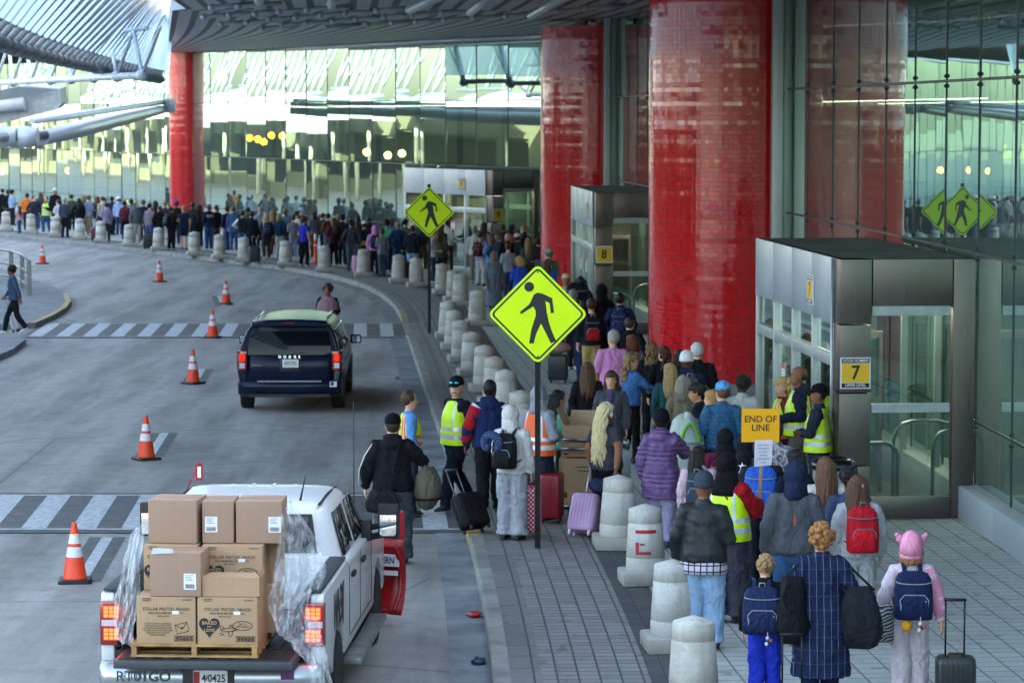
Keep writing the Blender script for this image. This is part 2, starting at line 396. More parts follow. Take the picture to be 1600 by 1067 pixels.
    for i,po in enumerate(out.polygons):
        loc,no,ix,di=tree.find_nearest(po.center); m=mb.m[ix]; mi[i]=m
        for q in po.vertices: vm[q]=max(vm[q],m)
    co=[]
    for i,vt in enumerate(out.vertices):
        p=vt.co.copy()
        if vm[i] in(1,2):
            amp=(.019 if b>.014 else .0125)*wrk
            rz_=noise.noise(p*4)*1.6; rg=1-2.4*abs(noise.noise(V((p.x*6+rz_,p.y*6,p.z*(12 if vm[i]==2 else 8)+rz_+p.x*6)))); q=V((p.x,p.y,p.z*.7)); dsp=amp*.55*rg+.75*amp*(noise.noise(q*9+V((stride*3,fat*40,bulk*90)))+.6*noise.noise(q*21))
            if puff and vm[i]==1: dsp+=.020*(abs(math.sin(p.z*PI/.070))**.5-.6)
            p+=vt.normal*dsp
        co.append(p)
    # extra, unfused features: hands, eyes, lips
    ex=MB()
    for s,an in((-1,arms[0]),(1,arms[1])):
        if an in('pocket',): continue
        e,w=ARMS[an]; el=V((s*(e[0]+fat*.5),e[1],e[2])); wr=V((s*(w[0]+(fat*.6 if w[0]>.2 else 0)),w[1]+(fat*.6 if w[1]>.1 else 0),w[2]))
        if abs(w[0])<.2 and w[1]>.05: wr=V((s*w[0],w[1]+fat*.8+b*.5,w[2]))
        hand(ex,wr,el,s,0)
    for s in(-1,1):
        ex.ell((s*.031*hs,.0835*hs,H(1.637)),(.014,.009,.0075),8,6,6); ex.ell((s*.031*hs,.0895*hs,H(1.637)),(.0065,.0045,.0065),8,6,4); ex.tube([(s*.016*hs,.096*hs,H(1.655)),(s*.032*hs,.092*hs,H(1.661)),(s*.05*hs,.079*hs,H(1.654))],.0042,5,4)
    ex.ell((0,.0925*hs,H(1.562)),(.021,.007,.0065),8,6,5)
    ex.v=[bend(p) for p in ex.v]
    fin=bpy.data.meshes.new('person_body')
    fin.from_pydata([tuple(p) for p in co]+[tuple(p) for p in ex.v],[],[list(p.vertices) for p in out.polygons]+[[i+len(co) for i in f] for f in ex.f])
    for k in range(7): fin.materials.append(skinm(SK[0]))
    fin.polygons.foreach_set('material_index',mi+ex.m); fin.polygons.foreach_set('use_smooth',[True]*(n+len(ex.f))); fin.update()
    bpy.data.meshes.remove(out); bpy.data.meshes.remove(me)
    _bodies[key]=fin; return fin
_hair={}
def hairmesh(kind,hs=1.0):
    if (kind,hs) in _hair: return _hair[(kind,hs)]
    mb=MB(); rnd=random.Random(hash(kind)%999 if False else sum(map(ord,kind)))
    def lump(c,r,amp,fr,seg=20,ring=14,fn2=None):
        sd=V((rnd.random()*9,rnd.random()*9,rnd.random()*9))
        def fn(q,d):
            p=q*(1+amp*noise.noise(d*fr+sd)+amp*.5*noise.noise(d*fr*2.3+sd))
            return fn2(p,d) if fn2 else p
        mb.ell(c,r,seg,ring,0,fn)
    def sheet(rows,cnt=11,amp=.006,thick=.03):
        # hanging hair: rows (z,halfwidth,y,bulge)
        for z,hw,y,bg in rows: pass
        rs=[]
        for z,hw,y,bg in rows:
            ring=[]
            for k in range(18):
                a=2*PI*k/18; x=hw*math.cos(a); yy=y-(bg*math.sin(a) if math.sin(a)>0 else thick*.6*math.sin(a))
                j=1+amp*14*noise.noise(V((math.cos(a)*3,math.sin(a)*3,z*2.0)))
                ring.append(V((x*j,y+(yy-y)*j,z)))
            rs.append(ring)
        mb.rings(rs,0)
    if kind in('short','buzz','long','pony','bun','bob','longclip','braids','curlylong','updo'):
        g=.004 if kind=='buzz' else .011
        lump((0,-.020,1.660),(.078+g,.090+g,.095+g),.07 if kind!='updo' else .1,6)
        lump((0,-.045,1.625),(.066+g,.05+g,.062),.06,6)
    if kind in('long','longclip','bob','curlylong','pony','braids'): lump((0,.004,1.695),(.083,.098,.062),.05,5)
    if kind in('long','longclip','bob'):
        for k in range(46):
            a=PI*1.0+PI*((k+.5)/46)+rnd.uniform(-.05,.05); zend=(1.19+rnd.uniform(-.02,.09)+.05*abs(math.cos(a))) if kind!='bob' else 1.48+rnd.uniform(-.02,.03); x0=math.cos(a); y0=math.sin(a); ph=rnd.uniform(0,6); pts=[]
            for j in range(9):
                t=j/8; z=1.70+(zend-1.70)*t; rx=.082+.022*min(1,t*2)-.02*max(0,t-.6); ry=.078+.0*t; pts.append((x0*rx+.006*math.sin(5*t+ph),-.03+y0*(ry+.02*(1-abs(x0)))-.05*t*(kind!='bob')+.006*math.cos(6*t+ph),z))
            mb.tube(pts,[.012]+[.0145]*6+[.011,.003],5,0)
    if kind in('long','longclip'): sheet([(1.71,.06,-.05,.05),(1.66,.088,-.045,.07),(1.58,.094,-.04,.075),(1.50,.098,-.05,.075),(1.42,.10,-.065,.075),(1.33,.095,-.075,.065),(1.25,.08,-.08,.05),(1.19,.045,-.085,.02)])
    if kind=='bob': sheet([(1.71,.06,-.04,.05),(1.66,.09,-.035,.07),(1.58,.098,-.03,.075),(1.51,.098,-.03,.07),(1.47,.085,-.03,.055)])
    if kind=='curlylong':
        for k in range(60):
            a=rnd.uniform(PI*1.0,PI*2.0); z=rnd.uniform(1.36,1.72); r=.085 if z<1.62 else .075
            lump((r*math.cos(a)*1.05,-.02+r*math.sin(a)*.95-(.03 if z<1.5 else 0),z),(.03,.03,.04),.2,3,8,6)
    if kind=='braids':
        for k in range(34):
            a=PI+PI*(k+.5)/34; x=.085*math.cos(a); y=-.015+.085*math.sin(a); pts=[]
            L=rnd.uniform(.55,.72)
            for j in range(16):
                t=j/15; w=.012*math.sin(j*1.7+k); pts.append((x*(1+.35*min(t*2,1))+w,y-.05*min(t*3,1)+w*.6-.03*t,1.70-.02*t-L*t))
            mb.tube(pts,[.014]*15+[.006],6,0)
    if kind=='pony':
        mb.tube([(0,-.11,1.67),(0,-.15,1.68),(0,-.17,1.62),(0,-.16,1.53),(0,-.15,1.44)],[.02,.03,.036,.03,.01],8,0)
    if kind=='bun': lump((0,-.125,1.70),(.045,.045,.045),.15,3,12,8)
    if kind=='updo':
        for k in range(46):
            d=V((rnd.gauss(0,1),rnd.gauss(0,1)-.5,rnd.gauss(0,1)+.4)).normalized(); lump((d.x*.095,-.03+d.y*.10,1.665+d.z*.105),(.03,.03,.03),.3,3,8,6)
    if kind=='afro' or kind=='curlyshort':
        rr=.115 if kind=='afro' else .1
        lump((0,-.028,1.672),(rr,rr,rr*.95),.08,5)
        for k in range(60):
            d=V((rnd.gauss(0,1),rnd.gauss(0,1)-.35,rnd.gauss(0,1)+.35)).normalized(); lump((d.x*rr*.95,-.028+d.y*rr*.95,1.67+d.z*rr*.9),(.022,.022,.022),.3,3,7,5)
    if kind=='ruffled':
        for k in range(70):
            d=V((rnd.gauss(0,1),rnd.gauss(0,1)-.35,rnd.gauss(0,1)+.5)).normalized(); lump((d.x*.075,-.02+d.y*.09,1.665+d.z*.085),(.022,.022,.026),.3,3,7,5)
        lump((0,-.02,1.66),(.08,.094,.095),.05,5)
    if kind=='fringe': # grey ring of hair round a bald head
        lump((0,-.03,1.63),(.082,.088,.055),.03,4)
    if hs!=1.0: mb.v=[V((p.x*hs,p.y*hs,1.515+(p.z-1.515)*hs)) for p in mb.v]
    _hair[(kind,hs)]=mb.mesh('hair',[hairm('222222')],fixn=True); return _hair[(kind,hs)]
def hatmesh(kind,hs=1.0):
    if ('h',kind,hs) in _hair: return _hair[('h',kind,hs)]
    mb=MB()
    dome=lambda z0,rx,ry,top,yc=-.012,n=18:[oval(z,rx*k,ry*k,yc,n=n,e=2.05) for z,k in((z0,1),(z0+(top-z0)*.35,.99),(z0+(top-z0)*.62,.9),(z0+(top-z0)*.82,.7),(z0+(top-z0)*.95,.4),(top,.08))]
    if kind=='cap' or kind=='capback':
        mb.rings(dome(1.665,.089,.107,1.775),0)
        s=1
        br=[]
        for y,w,z in((.07,.080,1.675),(.12,.072,1.668),(.16,.052,1.658),(.175,.02,1.652)):
            br.append([V((w*c,y*s if abs(c)<1 else y*s,z+.006*q-abs(c)*.012)) for c,q in((-1,0),(-.5,1),(0,1.6),(.5,1),(1,0),(.5,-.6),(0,0),(-.5,-.6))])
        mb.rings(br,0); mb.ell((0,-.012,1.777),(.009,.009,.006),8,4,0)
    if kind in('beanie','pompon','eared'):
        mb.rings(dome(1.655,.092,.112,1.79) if kind!='eared' else dome(1.58,.116,.136,1.815,-.018),0)
        mb.rings([oval(z,rx,ry,-.012,n=18,e=2.05) for z,rx,ry in(((1.635,.090,.108),(1.64,.096,.116),(1.685,.096,.116),(1.69,.09,.108)) if kind!='eared' else ((1.54,.10,.118),(1.55,.118,.138),(1.59,.119,.139)))],0)
        if kind=='eared':
            for s in(-1,1):
                mb.ell((s*.115,-.012,1.735),(.036,.024,.040),10,8,0,lambda q,d:q*(1+.15*noise.noise(d*3))); mb.ell((s*.14,-.012,1.765),(.024,.018,.024),8,6,0)
    if kind=='hood':
        def fn(q,d):
            q=q*(1+.05*noise.noise(d*2.5)); 
            if d.y>.45 and d.z<.65: q=q-V((0,(d.y-.45)*.16,0))
            return q
        mb.ell((0,-.022,1.645),(.108,.118,.135),20,14,0,fn)
        mb.rings([oval(z,rx,ry,-.03,n=18) for z,rx,ry in((1.43,.12,.085),(1.47,.115,.09),(1.53,.1,.095),(1.60,.098,.1))],0)
    if kind=='brim':
        mb.rings(dome(1.67,.09,.108,1.79),0); mb.rings([oval(1.665,.15,.165,-.01),oval(1.675,.155,.17,-.01),oval(1.682,.09,.108,-.012)],0)
    if kind=='headscarf':
        mb.ell((0,-.02,1.65),(.10,.115,.125),18,12,0,lambda q,d:q*(1+.06*noise.noise(d*3)))
        mb.rings([oval(z,rx,ry,-.02,n=18) for z,rx,ry in((1.36,.16,.12),(1.42,.15,.115),(1.5,.115,.1),(1.6,.09,.095))],0)
    if hs!=1.0: mb.v=[V((p.x*hs,p.y*hs,1.515+(p.z-1.515)*hs)) for p in mb.v]
    _hair[('h',kind,hs)]=mb.mesh('hat',[cloth('222222')]); return _hair[('h',kind,hs)]
def ochild(name,me,parent,mats,yaw=0,lean=0):
    o=bpy.data.objects.new(name,me); COL.objects.link(o); o.parent=parent
    for i,m in enumerate(mats): o.material_slots[i].link='OBJECT'; o.material_slots[i].material=m
    if yaw or lean:
        pv=V((0,0,.95)); q=Matrix.Translation(pv)@Matrix.Rotation(R(-lean),4,'X')@Matrix.Translation(-pv)@Matrix.Rotation(R(yaw),4,'Z'); o.matrix_local=q
    return o
def vestchild(parent,fat,bulk,cols,orange=False):
    mb=MB(); b=bulk+.014
    tor=[(1.462,.09,.072,-.016),(1.44,.142,.09,-.014),(1.40,.166,.104,-.01),(1.32,.174,.118,.002),(1.24,.17,.124,.01),(1.17,.166,.118,.008),(1.12,.166,.118,.006),(1.07,.167,.118,.004),(1.02,.169,.12,0),(.96,.174,.124,-.004),(.88,.178,.128,-.006)]
    rs=[]
    for z,rx,ry,yc in tor:
        k=max(0,min(1,(1.4-z)/.35)); rs.append(oval(z,rx+b*(.5+.5*k)+fat*k*.9,ry+b*(.5+.5*k)+fat*1.1*k,yc,n=36))
    def mats(i,k):
        if i in(6,8) : return 1
        a=k%36
        if i<6 and a in(5,12,23,30): return 1
        if orange and i<6 and a in(4,6,11,13,22,24,29,31): return 2
        if orange and i in(5,7,9): return 2 if i!=7 else 2
        return 0
    mb.rings(rs,0,True,False,False,mats)
    for p in range(len(mb.v)):
        q=mb.v[p]; mb.v[p]=q+V((q.x,q.y,0)).normalized()*.008*noise.noise(q*12)
    return mb.build('vest',cols,parent,fixn=True)
LIME=lambda:M('c8f01c',.6,0,.06,9,.5,9); SILV=lambda:M('c4cace',.35,.3,.08); ORAN=lambda:M('f4622a',.6,0,.06)
PEOPLE={}
def person(at,h,rot,label,top='333333',bot='2b3445',hair=('short','33261e'),skin=0,shoes='26262a',hat=None,vest=None,base=.15,group=None,tk='plain',bk='plain',slot4=None,push=0,key=None,hairhat=True,**kw):
    jr=random.Random(sum(map(ord,label)))
    if 'stride' not in kw: kw['stride']=jr.choice([0,.16,-.16,.22])
    if 'yaw' not in kw: kw['yaw']=jr.choice([0,0,-22,26])
    px,py=at; p=P(px,py,base+h)
    if push: d=V((p.x,p.y,0)).normalized(); p=p+d*push
    me=body(**kw)
    o=bpy.data.objects.new('person',me); COL.objects.link(o); o.location=(p.x,p.y,base); o.rotation_euler=(0,0,R(rot)); o.scale=(h/1.75,)*3
    tag(o,label,'person',group)
    mats=[skinm(SK[skin]),cloth(top,kind=tk) if tk!='leather' else M('15181b',.48,0,.04,5,.1,6,.35),cloth(bot,kind=bk),M(shoes,.6,0,.1),M('1c1512',.4),skinm('a65b50' if skin not in(2,3) else '5e322a'),M('b9b2ac',.4,0,.05)]
    for i,m in enumerate(mats): o.material_slots[i].link='OBJECT'; o.material_slots[i].material=m
    yaw=kw.get('yaw',0); hs=kw.get('hs',1.09); lean=kw.get('lean',0)
    if hair: ochild('hair',hairmesh(hair[0],hs),o,[hairm(hair[1])],yaw,lean)
    if hat:
        for hk in (hat if isinstance(hat,list) else [hat]):
            ochild({'hood':'hood','headscarf':'scarf','cap':'cap','capback':'cap'}.get(hk[0],'hat'),hatmesh(hk[0],hs),o,[cloth(hk[1]) if hk[0]!='brim' else M(hk[1])],yaw,lean)
    if vest: 
        c={'lime':[LIME(),SILV(),SILV()],'limeorange':[LIME(),SILV(),ORAN()],'orange':[ORAN(),SILV(),LIME()]}[vest]
        vestchild(o,kw.get('fat',0),kw.get('bulk',.012),c,vest=='limeorange')
    if key: PEOPLE[key]=o
    return o
QG='people queuing along the terminal front'
FT=[dict(arms=('down','bent'),vox=.03,bulk=.014),dict(arms=('pocket','pocket'),vox=.03,bulk=.022,fat=.01),dict(arms=('phone','down'),vox=.03,bulk=.014,fem=True,hem=.84),
    dict(arms=('bent','bent'),vox=.03,bulk=.025,fat=.02),dict(arms=('down','loose'),vox=.03,bulk=.02,hood=True),dict(arms=('hip','down'),vox=.03,bulk=.010,fat=.012,fem=True,tights=True),
    dict(arms=('bent','down'),vox=.03,bulk=.008,sleeve='short',fat=.01),dict(arms=('down','down'),vox=.03,bulk=.02,hem=.72,flare=.05)]
B='000000'
# px, head y, height, rot, preset, top, bottom, hair kind, hair colour, hat, label [, extras]
FAR=[
(3,297,1.72,20,7,'1b1e24','1a1c22','short','201810',None,'person in long black coat at the far left end of the queue'),
(19,299,1.70,-20,0,'8fa6c0','20242c','short','15110f',('capback','1d232c'),'person in pale blue sleeves and black cap beside the far left bollard'),
(30,324,1.22,10,2,'c58e95','3d5a80','long','3a2c22',None,'child in pink coat and jeans between the two leftmost bollards'),
(42,304,1.74,30,3,'e8792a','2b3140','short','1d1713',None,'person in bright orange jacket near the far left bollards'),
(53,308,1.70,-10,1,'2a3140','36507a','short','2b231c',None,'person in slate padded coat right beside the orange jacket'),
(86,297,1.82,170,7,'181a20','1b1d22','short','2b2019',('brim','d8d4cc'),'tall person in black coat and pale hat against the far glass'),
(91,314,1.62,25,2,'c9d2d8','6d7480','bun','2a1c14',None,'person in white sweater beside the grey haired man in navy'),
(101,311,1.74,-8,0,'353d52','15171c','short','9a9690',None,'grey haired person in navy jacket and black trousers behind third bollard'),
(124,312,1.66,15,5,'15161a','23262e','long','15100d',None,'person with long black hair and cropped black jacket over white shirt'),
(139,307,1.80,-25,0,'6f8194','8a7560','short','6b5138',None,'person in grey blue jacket and tan trousers near the left queue'),
(152,309,1.68,5,7,'1a1a1f','86a3bd','long','6b3a22',None,'person with long auburn hair down a black coat'),
(166,319,1.64,30,2,'8f87a8','2c303c','short','231a14',None,'person in lilac top between auburn hair and white hat'),
(175,309,1.72,-30,1,'22304f','1a1c22','short','1e1712',None,'person in navy jacket behind the white sun hat'),
(186,310,1.72,10,4,'a5b4d8','2b4468','short','3d2f24',('brim','ece8de'),'person in white sun hat and pale blue hoodie'),
(195,316,1.70,-5,3,'5a2029','14161b','short','1a1412',None,'person in burgundy padded jacket and black trousers'),
(213,319,1.74,12,4,'5b6068','b5b0a2',None,B,('hood','5b6068'),'person with grey hood up and light khaki trousers'),
(234,320,1.74,-15,0,'857a7e','2f5486','short','15110f',None,'person in mauve grey shirt and blue jeans'),
(249,324,1.66,20,1,'1b1d22','22252c','short','4b3526',None,'person in black jacket left of the red column foot'),
(267,326,1.70,-25,3,'16171a','17181c','short','19130f',None,'person all in black with hands up by the red column'),
(275,316,1.80,10,0,'252a26','3a4250','short','2a211a',('cap','2a4bb4'),'person in royal blue cap before the red column'),
(287,324,1.74,-10,6,'22304e','22304e','short','8a6f55',None,'person in navy shirt and navy shorts with bare legs',dict(shorts=True)),
(301,319,1.80,5,1,'262b2a','22262c','short','1c1512',None,'person in dark olive jacket at the red column edge'),
(326,322,1.76,0,3,'1a2238','2c4a78','short','55483a',None,'person in navy rugby shirt with white and red chest bands'),
(354,325,1.72,15,0,'232b42','3f648c','short','2b2320',None,'person in navy top with a red bag at the hip'),
(379,332,1.66,-40,5,'15171c','28507c','short','231a15',None,'person in black gilet with white sleeves behind a bollard'),
(393,333,1.74,10,7,'1b1f28','1a1d24','short','1d1612',None,'person in long charcoal coat beside the white sleeves'),
(407,326,1.78,-12,4,'8a98a2','2a2f38','buzz','b98f78',None,'nearly bald person in pale grey hoodie'),
(416,337,1.68,0,2,'20293a','3a352c','long','b59a6c',None,'blonde person with navy backpack and brown trousers'),
(437,337,1.66,8,5,'173a52','c6c4bf','bob','9a8058',None,'dark blond person in teal jacket and cream trousers'),
(446,329,1.76,-20,0,'4f6d88','2a2e36','short','7a5f48',None,'person in washed denim jacket by the glass'),
(458,339,1.62,25,2,'6b6a72','8f9cb4','short','3c2b22',None,'person in patterned grey blouse left of royal blue shirt',dict(tk='floral')),
(471,326,1.80,12,0,'1c2336','1b1e26','short','2b2019',('cap','a9c8e8'),'person in pale blue cap behind the royal blue shirt'),
(475,340,1.76,-6,6,'1c33a8','14151a','short','20170f',None,'person in royal blue T-shirt and black trousers'),
(521,342,1.68,14,2,'3c222c','17181d','long','4a2e20',None,'person with long brown hair and dark maroon shirt'),
(535,337,1.78,-20,1,'241c24','22262e','short','1c1613',('capback','15161a'),'person in black cap and dark jacket behind the gateside cone'),
(549,345,1.76,5,1,'3d424c','4a5868','short','15120f',('capback','16181c'),'person in charcoal jacket and slate jeans'),
(569,347,1.70,20,0,'26303f','22252d','short','30241c',('cap','dfe4ee'),'person in white cap with yellow bag at the waist'),
(585,354,1.64,-10,4,'d58ac6','2a2228',None,B,('hood','d58ac6'),'person in pink hoodie wearing a black backpack'),
(597,358,1.60,15,2,'7d828a','505a66','short','3b2c22',None,'person in grey jacket between pink and green hoodies'),
(605,345,1.78,-5,3,'3c9a68','1d2f52','short','1b1512',('capback','15171a'),'person in green hoodie and black cap'),
(622,348,1.74,10,1,'24385c','2b3a5a','short','8d8279',None,'grey haired person in blue jacket behind a bollard'),
(645,354,1.76,-8,3,'1c2029','86a6c8','short','2f241d',None,'person in black jacket and pale jeans left of the small sign'),
(676,362,1.66,20,0,'c9ccd4','3a4654','short','2b211b',None,'person in white top just right of the small sign pole'),
(690,351,1.80,-12,7,'39402f','22262a','long','5b2f1e',None,'person in long camouflage coat with auburn hair',dict(tk='camo')),
(742,355,1.80,6,0,'d2d6cf','8b877a','short','8b8580',None,'person in white jacket with sling bag and khaki trousers'),
(751,363,1.70,-8,2,'b3a3cc','cfccca','short','3a2a22',None,'person in lilac shirt wearing a burgundy backpack'),
(767,367,1.68,10,2,'5d8fbe','2c6390','bob','6d4a34',None,'person in sky blue jacket with a tan shoulder bag'),
(779,367,1.72,-15,1,'2f3a4c','22262e','short','7c6a5c',None,'person in dark slate jacket between sky blue and bald heads'),
(793,366,1.78,8,3,'15161a','1a1c20','buzz','c79c86',None,'bald person in black jacket before the red column'),
(809,367,1.76,-10,1,'262b33','1d2026','short','2b2119',('cap','e4e8ee'),'person in white cap and dark jacket beside the red column'),
(826,374,1.70,15,4,'4b5548','2a2e30','long','8a7444',('beanie','6f7d58'),'blond person in olive top and green beanie'),
(842,374,1.72,-30,3,'16171b','1b1d22','curlyshort','14100e',None,'person with thick black hair by the red column foot'),
(772,395,1.72,0,7,'6d7785','5f6874',None,B,('hood','6d7785'),'person in long grey hooded robe beside the bollards',dict(hem=.30,flare=.06)),
(794,381,1.66,10,0,'9aa2aa','3a4b6a','short','4a3226',None,'person in pale grey sweater with red and blue scarf'),
(811,402,1.64,-12,2,'2450c4','2b3550','bob','b08a5a',None,'blonde person in royal blue jacket above the large sign'),
(833,398,1.68,10,1,'2b2024','22242a','afro','2a1a16',None,'person with full dark hair right behind the large sign tip'),
(857,391,1.80,-10,3,'63716a','2f3a34','short','6a5a4c',('cap','8fa0a8'),'broad person in grey cap and sage jacket before the red column'),
(857,406,1.66,10,2,'2a4fb0','232a40','long','4b3122',None,'person with long brown hair and blue jacket right of the sign tip'),
(884,430,1.72,-10,0,'b59a94','3a3f4a','short','8a6a55',('cap','d8c48c'),'person in straw yellow cap at the right edge of the large sign'),
(907,434,1.76,8,1,'1f2634','1e2128','short','15110f',None,'person in dark navy jacket left of the bulky black pack'),
(896,454,1.70,-10,3,'3a3438','22252b','short','8f8986',None,'grey haired person close to the right corner of the large sign'),
(911,471,1.64,20,2,'272430','2d4c78','short','17120f',None,'dark haired person in black top and blue jeans by the tan case'),
(940,447,1.86,0,1,'14161a','15171b','short','100d0b',('hood','14161a'),'tall person in black hooded coat wearing a bulky black pack'),
(969,460,1.78,-4,1,'1f3058','1e2430','short','18120e',None,'person in navy jacket and navy backpack left of the large red column'),
(924,468,1.82,6,0,'1c2230','b39a62','short','3a2a20',None,'person in tan trousers wearing a black and red backpack'),
(984,497,1.76,-10,1,'15171b','1c1f24','buzz','3a2a22',None,'person in black jacket with close cropped brown hair'),
]
for i,r in enumerate(FAR):
    px,hy,h,rot,ps,top,bot,hk,hc,hat,lab=r[:11]; ex=dict(r[11]) if len(r)>11 else {}
    kw=dict(FT[ps]); tk=ex.pop('tk','plain'); kw.update(ex)
    jr=random.Random(i); rot+=jr.uniform(-38,38)+(jr.choice([120,-130,170]) if jr.random()<.13 and i not in (22,23,24,30,37,43,45) and 'pack' not in lab and 'bag' not in lab else 0)
    person((px,hy),h,rot,lab,top,bot,(hk,hc) if hk else None,skin=jr.choice([0,0,1,4,2,5]),hat=hat,group=QG,tk=tk,key='far%d'%i,shoes=jr.choice(['202024','d8d8d8','3a3230','15171b']),push=1.2 if px<470 else 0,**kw)
# second rank of the queue, mostly hidden by the first
rk=random.Random(11)
PAL=[('black','17181c'),('charcoal','2f333b'),('navy','1f2a44'),('brown','4a3a30'),('olive','4a4d3c'),('grey','6c727a'),('plum','402a3a'),('denim blue','3f5a80'),('cream','c4bfb2'),('rust','7d4630')]
used=[]
for i,px in enumerate([12,63,112,132,160,205,224,243,258,311,338,365,388,428,464,490,505,512,528,560,577,613,634,660,700,757,786,800,818,848,870,882,900,934]):
    hy=300+ (px-10)*.078 if px<700 else 352+(px-700)*.09
    n,c=PAL[(i*7)%10]; n2,c2=PAL[(i*3+4)%10]; hk=('short','long','short','bob','pony','short')[i%6]; hc=('2a1f18','5a3c28','17120f','8d6f48','3b2a20')[i%5]
    hn={'2a1f18':'dark brown','5a3c28':'chestnut','17120f':'black','8d6f48':'fair','3b2a20':'brown'}[hc]; ln={'short':'short','long':'long','bob':'bobbed','pony':'tied back'}[hk]
    person((px,hy),rk.uniform(1.62,1.8),rk.uniform(-50,50),'person with %s %s hair, %s top and %s trousers in the back rank'%(ln,hn,n,n2),c,c2,(hk,hc),skin=rk.choice([0,1,4,2]),group=QG,push=3.2 if px<650 else 4.5,**FT[(i*5)%8])
# ---- worker and pedestrians on the roadway
person((72,307),1.78,165,'road worker in lime vest and blue jeans in front of the far bollards','1a1c22','2f5580',('short','33261e'),vest='lime',base=0,arms=('phone','down'),stride=.5,bulk=.02,vox=.03)
person((512,446),1.68,185,'person in dusty pink shawl and black coat walking beyond the blue minivan','16171b','5e463a',('afro','3a2018'),skin=2,base=0,key='shawl',arms=('bent','bent'),bulk=.025,hem=.6,flare=.08,fem=True,vox=.025)
person((22,416),1.68,95,'person in denim jacket striding along the left island','3f546c','1c1f26',('curlyshort','1c1411'),skin=2,key='island',shoes='d8d8da',arms=('back','swing'),stride=.9,bulk=.018,vox=.022,lean=6,fem=True)
# ---- near part of the queue
N=dict(vox=.0155)
person((614,651),1.86,-4,'heavy set man in black hoodie and cap carrying two bags on the road','17181c','50565e',('buzz','3a2a22'),skin=4,hat=('capback','121215'),base=0,key='duffel',arms=('loose','shoulder'),stride=.6,fat=.05,bulk=.022,pw=.035,hood=True,**N)
person((640,613),1.74,-75,'worker in light blue shirt under orange edged vest behind the man in black','5a97d4','2a3140',('short','4a3226'),skin=0,vest='limeorange',base=0,key='w1',arms=('down','down'),fat=.02,bulk=.014,**N)
person((713,592),1.84,125,'officer in lime vest, dark cap and blue mirrored sunglasses on the crossing ramp','161a26','141926',('buzz','5a3c2a'),skin=0,hat=('cap','14181f'),vest='lime',base=.04,key='officer',arms=('back','pocket'),stride=-.85,fat=.035,bulk=.018,yaw=38,**N)
person((766,596),1.82,3,'man in navy jacket with red and white sleeves pulling a black case','1a2a52','15171c',('buzz','0f0d0c'),skin=3,key='navyred',arms=('loose','bent'),stride=.3,fat=.03,bulk=.03,hood=True,**N)
person((800,637),1.70,-22,'person in cream hooded sweatshirt and pale grey sweatpants with backpack','d6d4cf','a9acb2',None,hat=('hood','d6d4cf'),key='cream',arms=('strap','down'),fat=.015,bulk=.022,pw=.04,shoes='1a1a1c',**N)
person((842,607),1.78,-35,'worker in grey hoodie under an orange safety vest leaning on the boxes','8f979f','22283a',('short','14100e'),skin=3,hat=('hood','8f979f'),vest='orange',key='orangew',arms=('bent','bent'),fat=.03,bulk=.022,pw=.03,**N)
person((872,612),1.62,-60,'person with straight black hair in mint green jacket beside the boxes','6fb592','20262c',('long','17110f'),skin=1,arms=('phone','phone'),fem=True,bulk=.016,key='mint',**N)
person((948,632),1.70,-38,'woman with waist length blond braids, charcoal T-shirt and white headphones','3a3d43','14151a',('braids','d3bd8c'),skin=2,key='braids',arms=('down','pull'),sleeve='short',fat=.05,bulk=.010,fem=True,**N)
person((955,582),1.68,170,'woman facing back in grey wool coat over purple scarf','4d4f58','1a1b20',('long','4a3224'),skin=0,key='greycoat',arms=('down','down'),bulk=.026,hem=.52,flare=.05,fem=True,**N)
person((918,568),1.66,0,'person with long brown hair in black parka left of the grey coat','18181d','15161a',('long','5a3c28'),skin=0,arms=('down','bent'),bulk=.026,hem=.74,flare=.03,fem=True,**N)
person((958,518),1.82,0,'grey haired man in pink quarter zip sweater','d48ac0','3a3f4c',('short','a3a09c'),skin=0,arms=('bent','down'),fat=.04,bulk=.014,key='pink',**N)
person((986,554),1.70,-60,'woman with wavy fair hair in cornflower blue sweater pointing right','3f6ea8','14151a',('curlylong','8a7048'),skin=0,arms=('reach','reach'),bulk=.018,fem=True,hem=.95,tights=True,key='bluesw',**N)
person((987,525),1.66,0,'red haired person with a khaki backpack and print top','8a9298','2a3040',('bob','6b3420'),skin=4,arms=('strap','down'),bulk=.014,tk='floral',fem=True,key='redhair',**N)
person((1019,537),1.66,-10,'person with frizzy light brown hair in black coat','17181d','1a1b20',('curlylong','7d5f3e'),skin=0,bulk=.02,fem=True,**N)
person((1037,543),1.66,8,'person with curly dark brown hair in black coat','15151a','1a1b20',('curlylong','4a2c1e'),skin=0,bulk=.02,fem=True,**N)
person((1062,549),1.70,-20,'person with short dark hair between the curly hair and white hair','26242a','1a1b20',('bob','2a1a16'),skin=1,bulk=.02,**N)
person((1090,538),1.84,0,'white haired man in black quilted jacket before the red column','181b22','22262e',('short','d8d6d2'),skin=4,arms=('bent','bent'),fat=.03,bulk=.022,**N)
person((1073,553),1.82,6,'person in white knit beanie and navy hooded jacket with grey backpack','22304a','1f232b',None,hat=('beanie','e6e8ec'),skin=3,arms=('down','down'),fat=.02,bulk=.026,hood=True,key='beanie',**N)
person((1046,570),1.66,-8,'fair haired person in teal top left of the white beanie','1f4e52','22262e',('long','a58a5e'),skin=0,bulk=.016,fem=True,**N)
person((1068,589),1.68,-8,'person with shoulder length grey hair in olive fleece hoodie','77725e','3a3f46',('bob','8d867c'),skin=0,arms=('bent','down'),bulk=.022,fem=True,hood=True,**N)
person((1104,600),1.66,70,'woman with tied back dark hair bending forward in navy top','1c2030','17181c',('pony','2a1c18'),skin=1,arms=('bent','bent'),bulk=.014,fem=True,lean=14,**N)
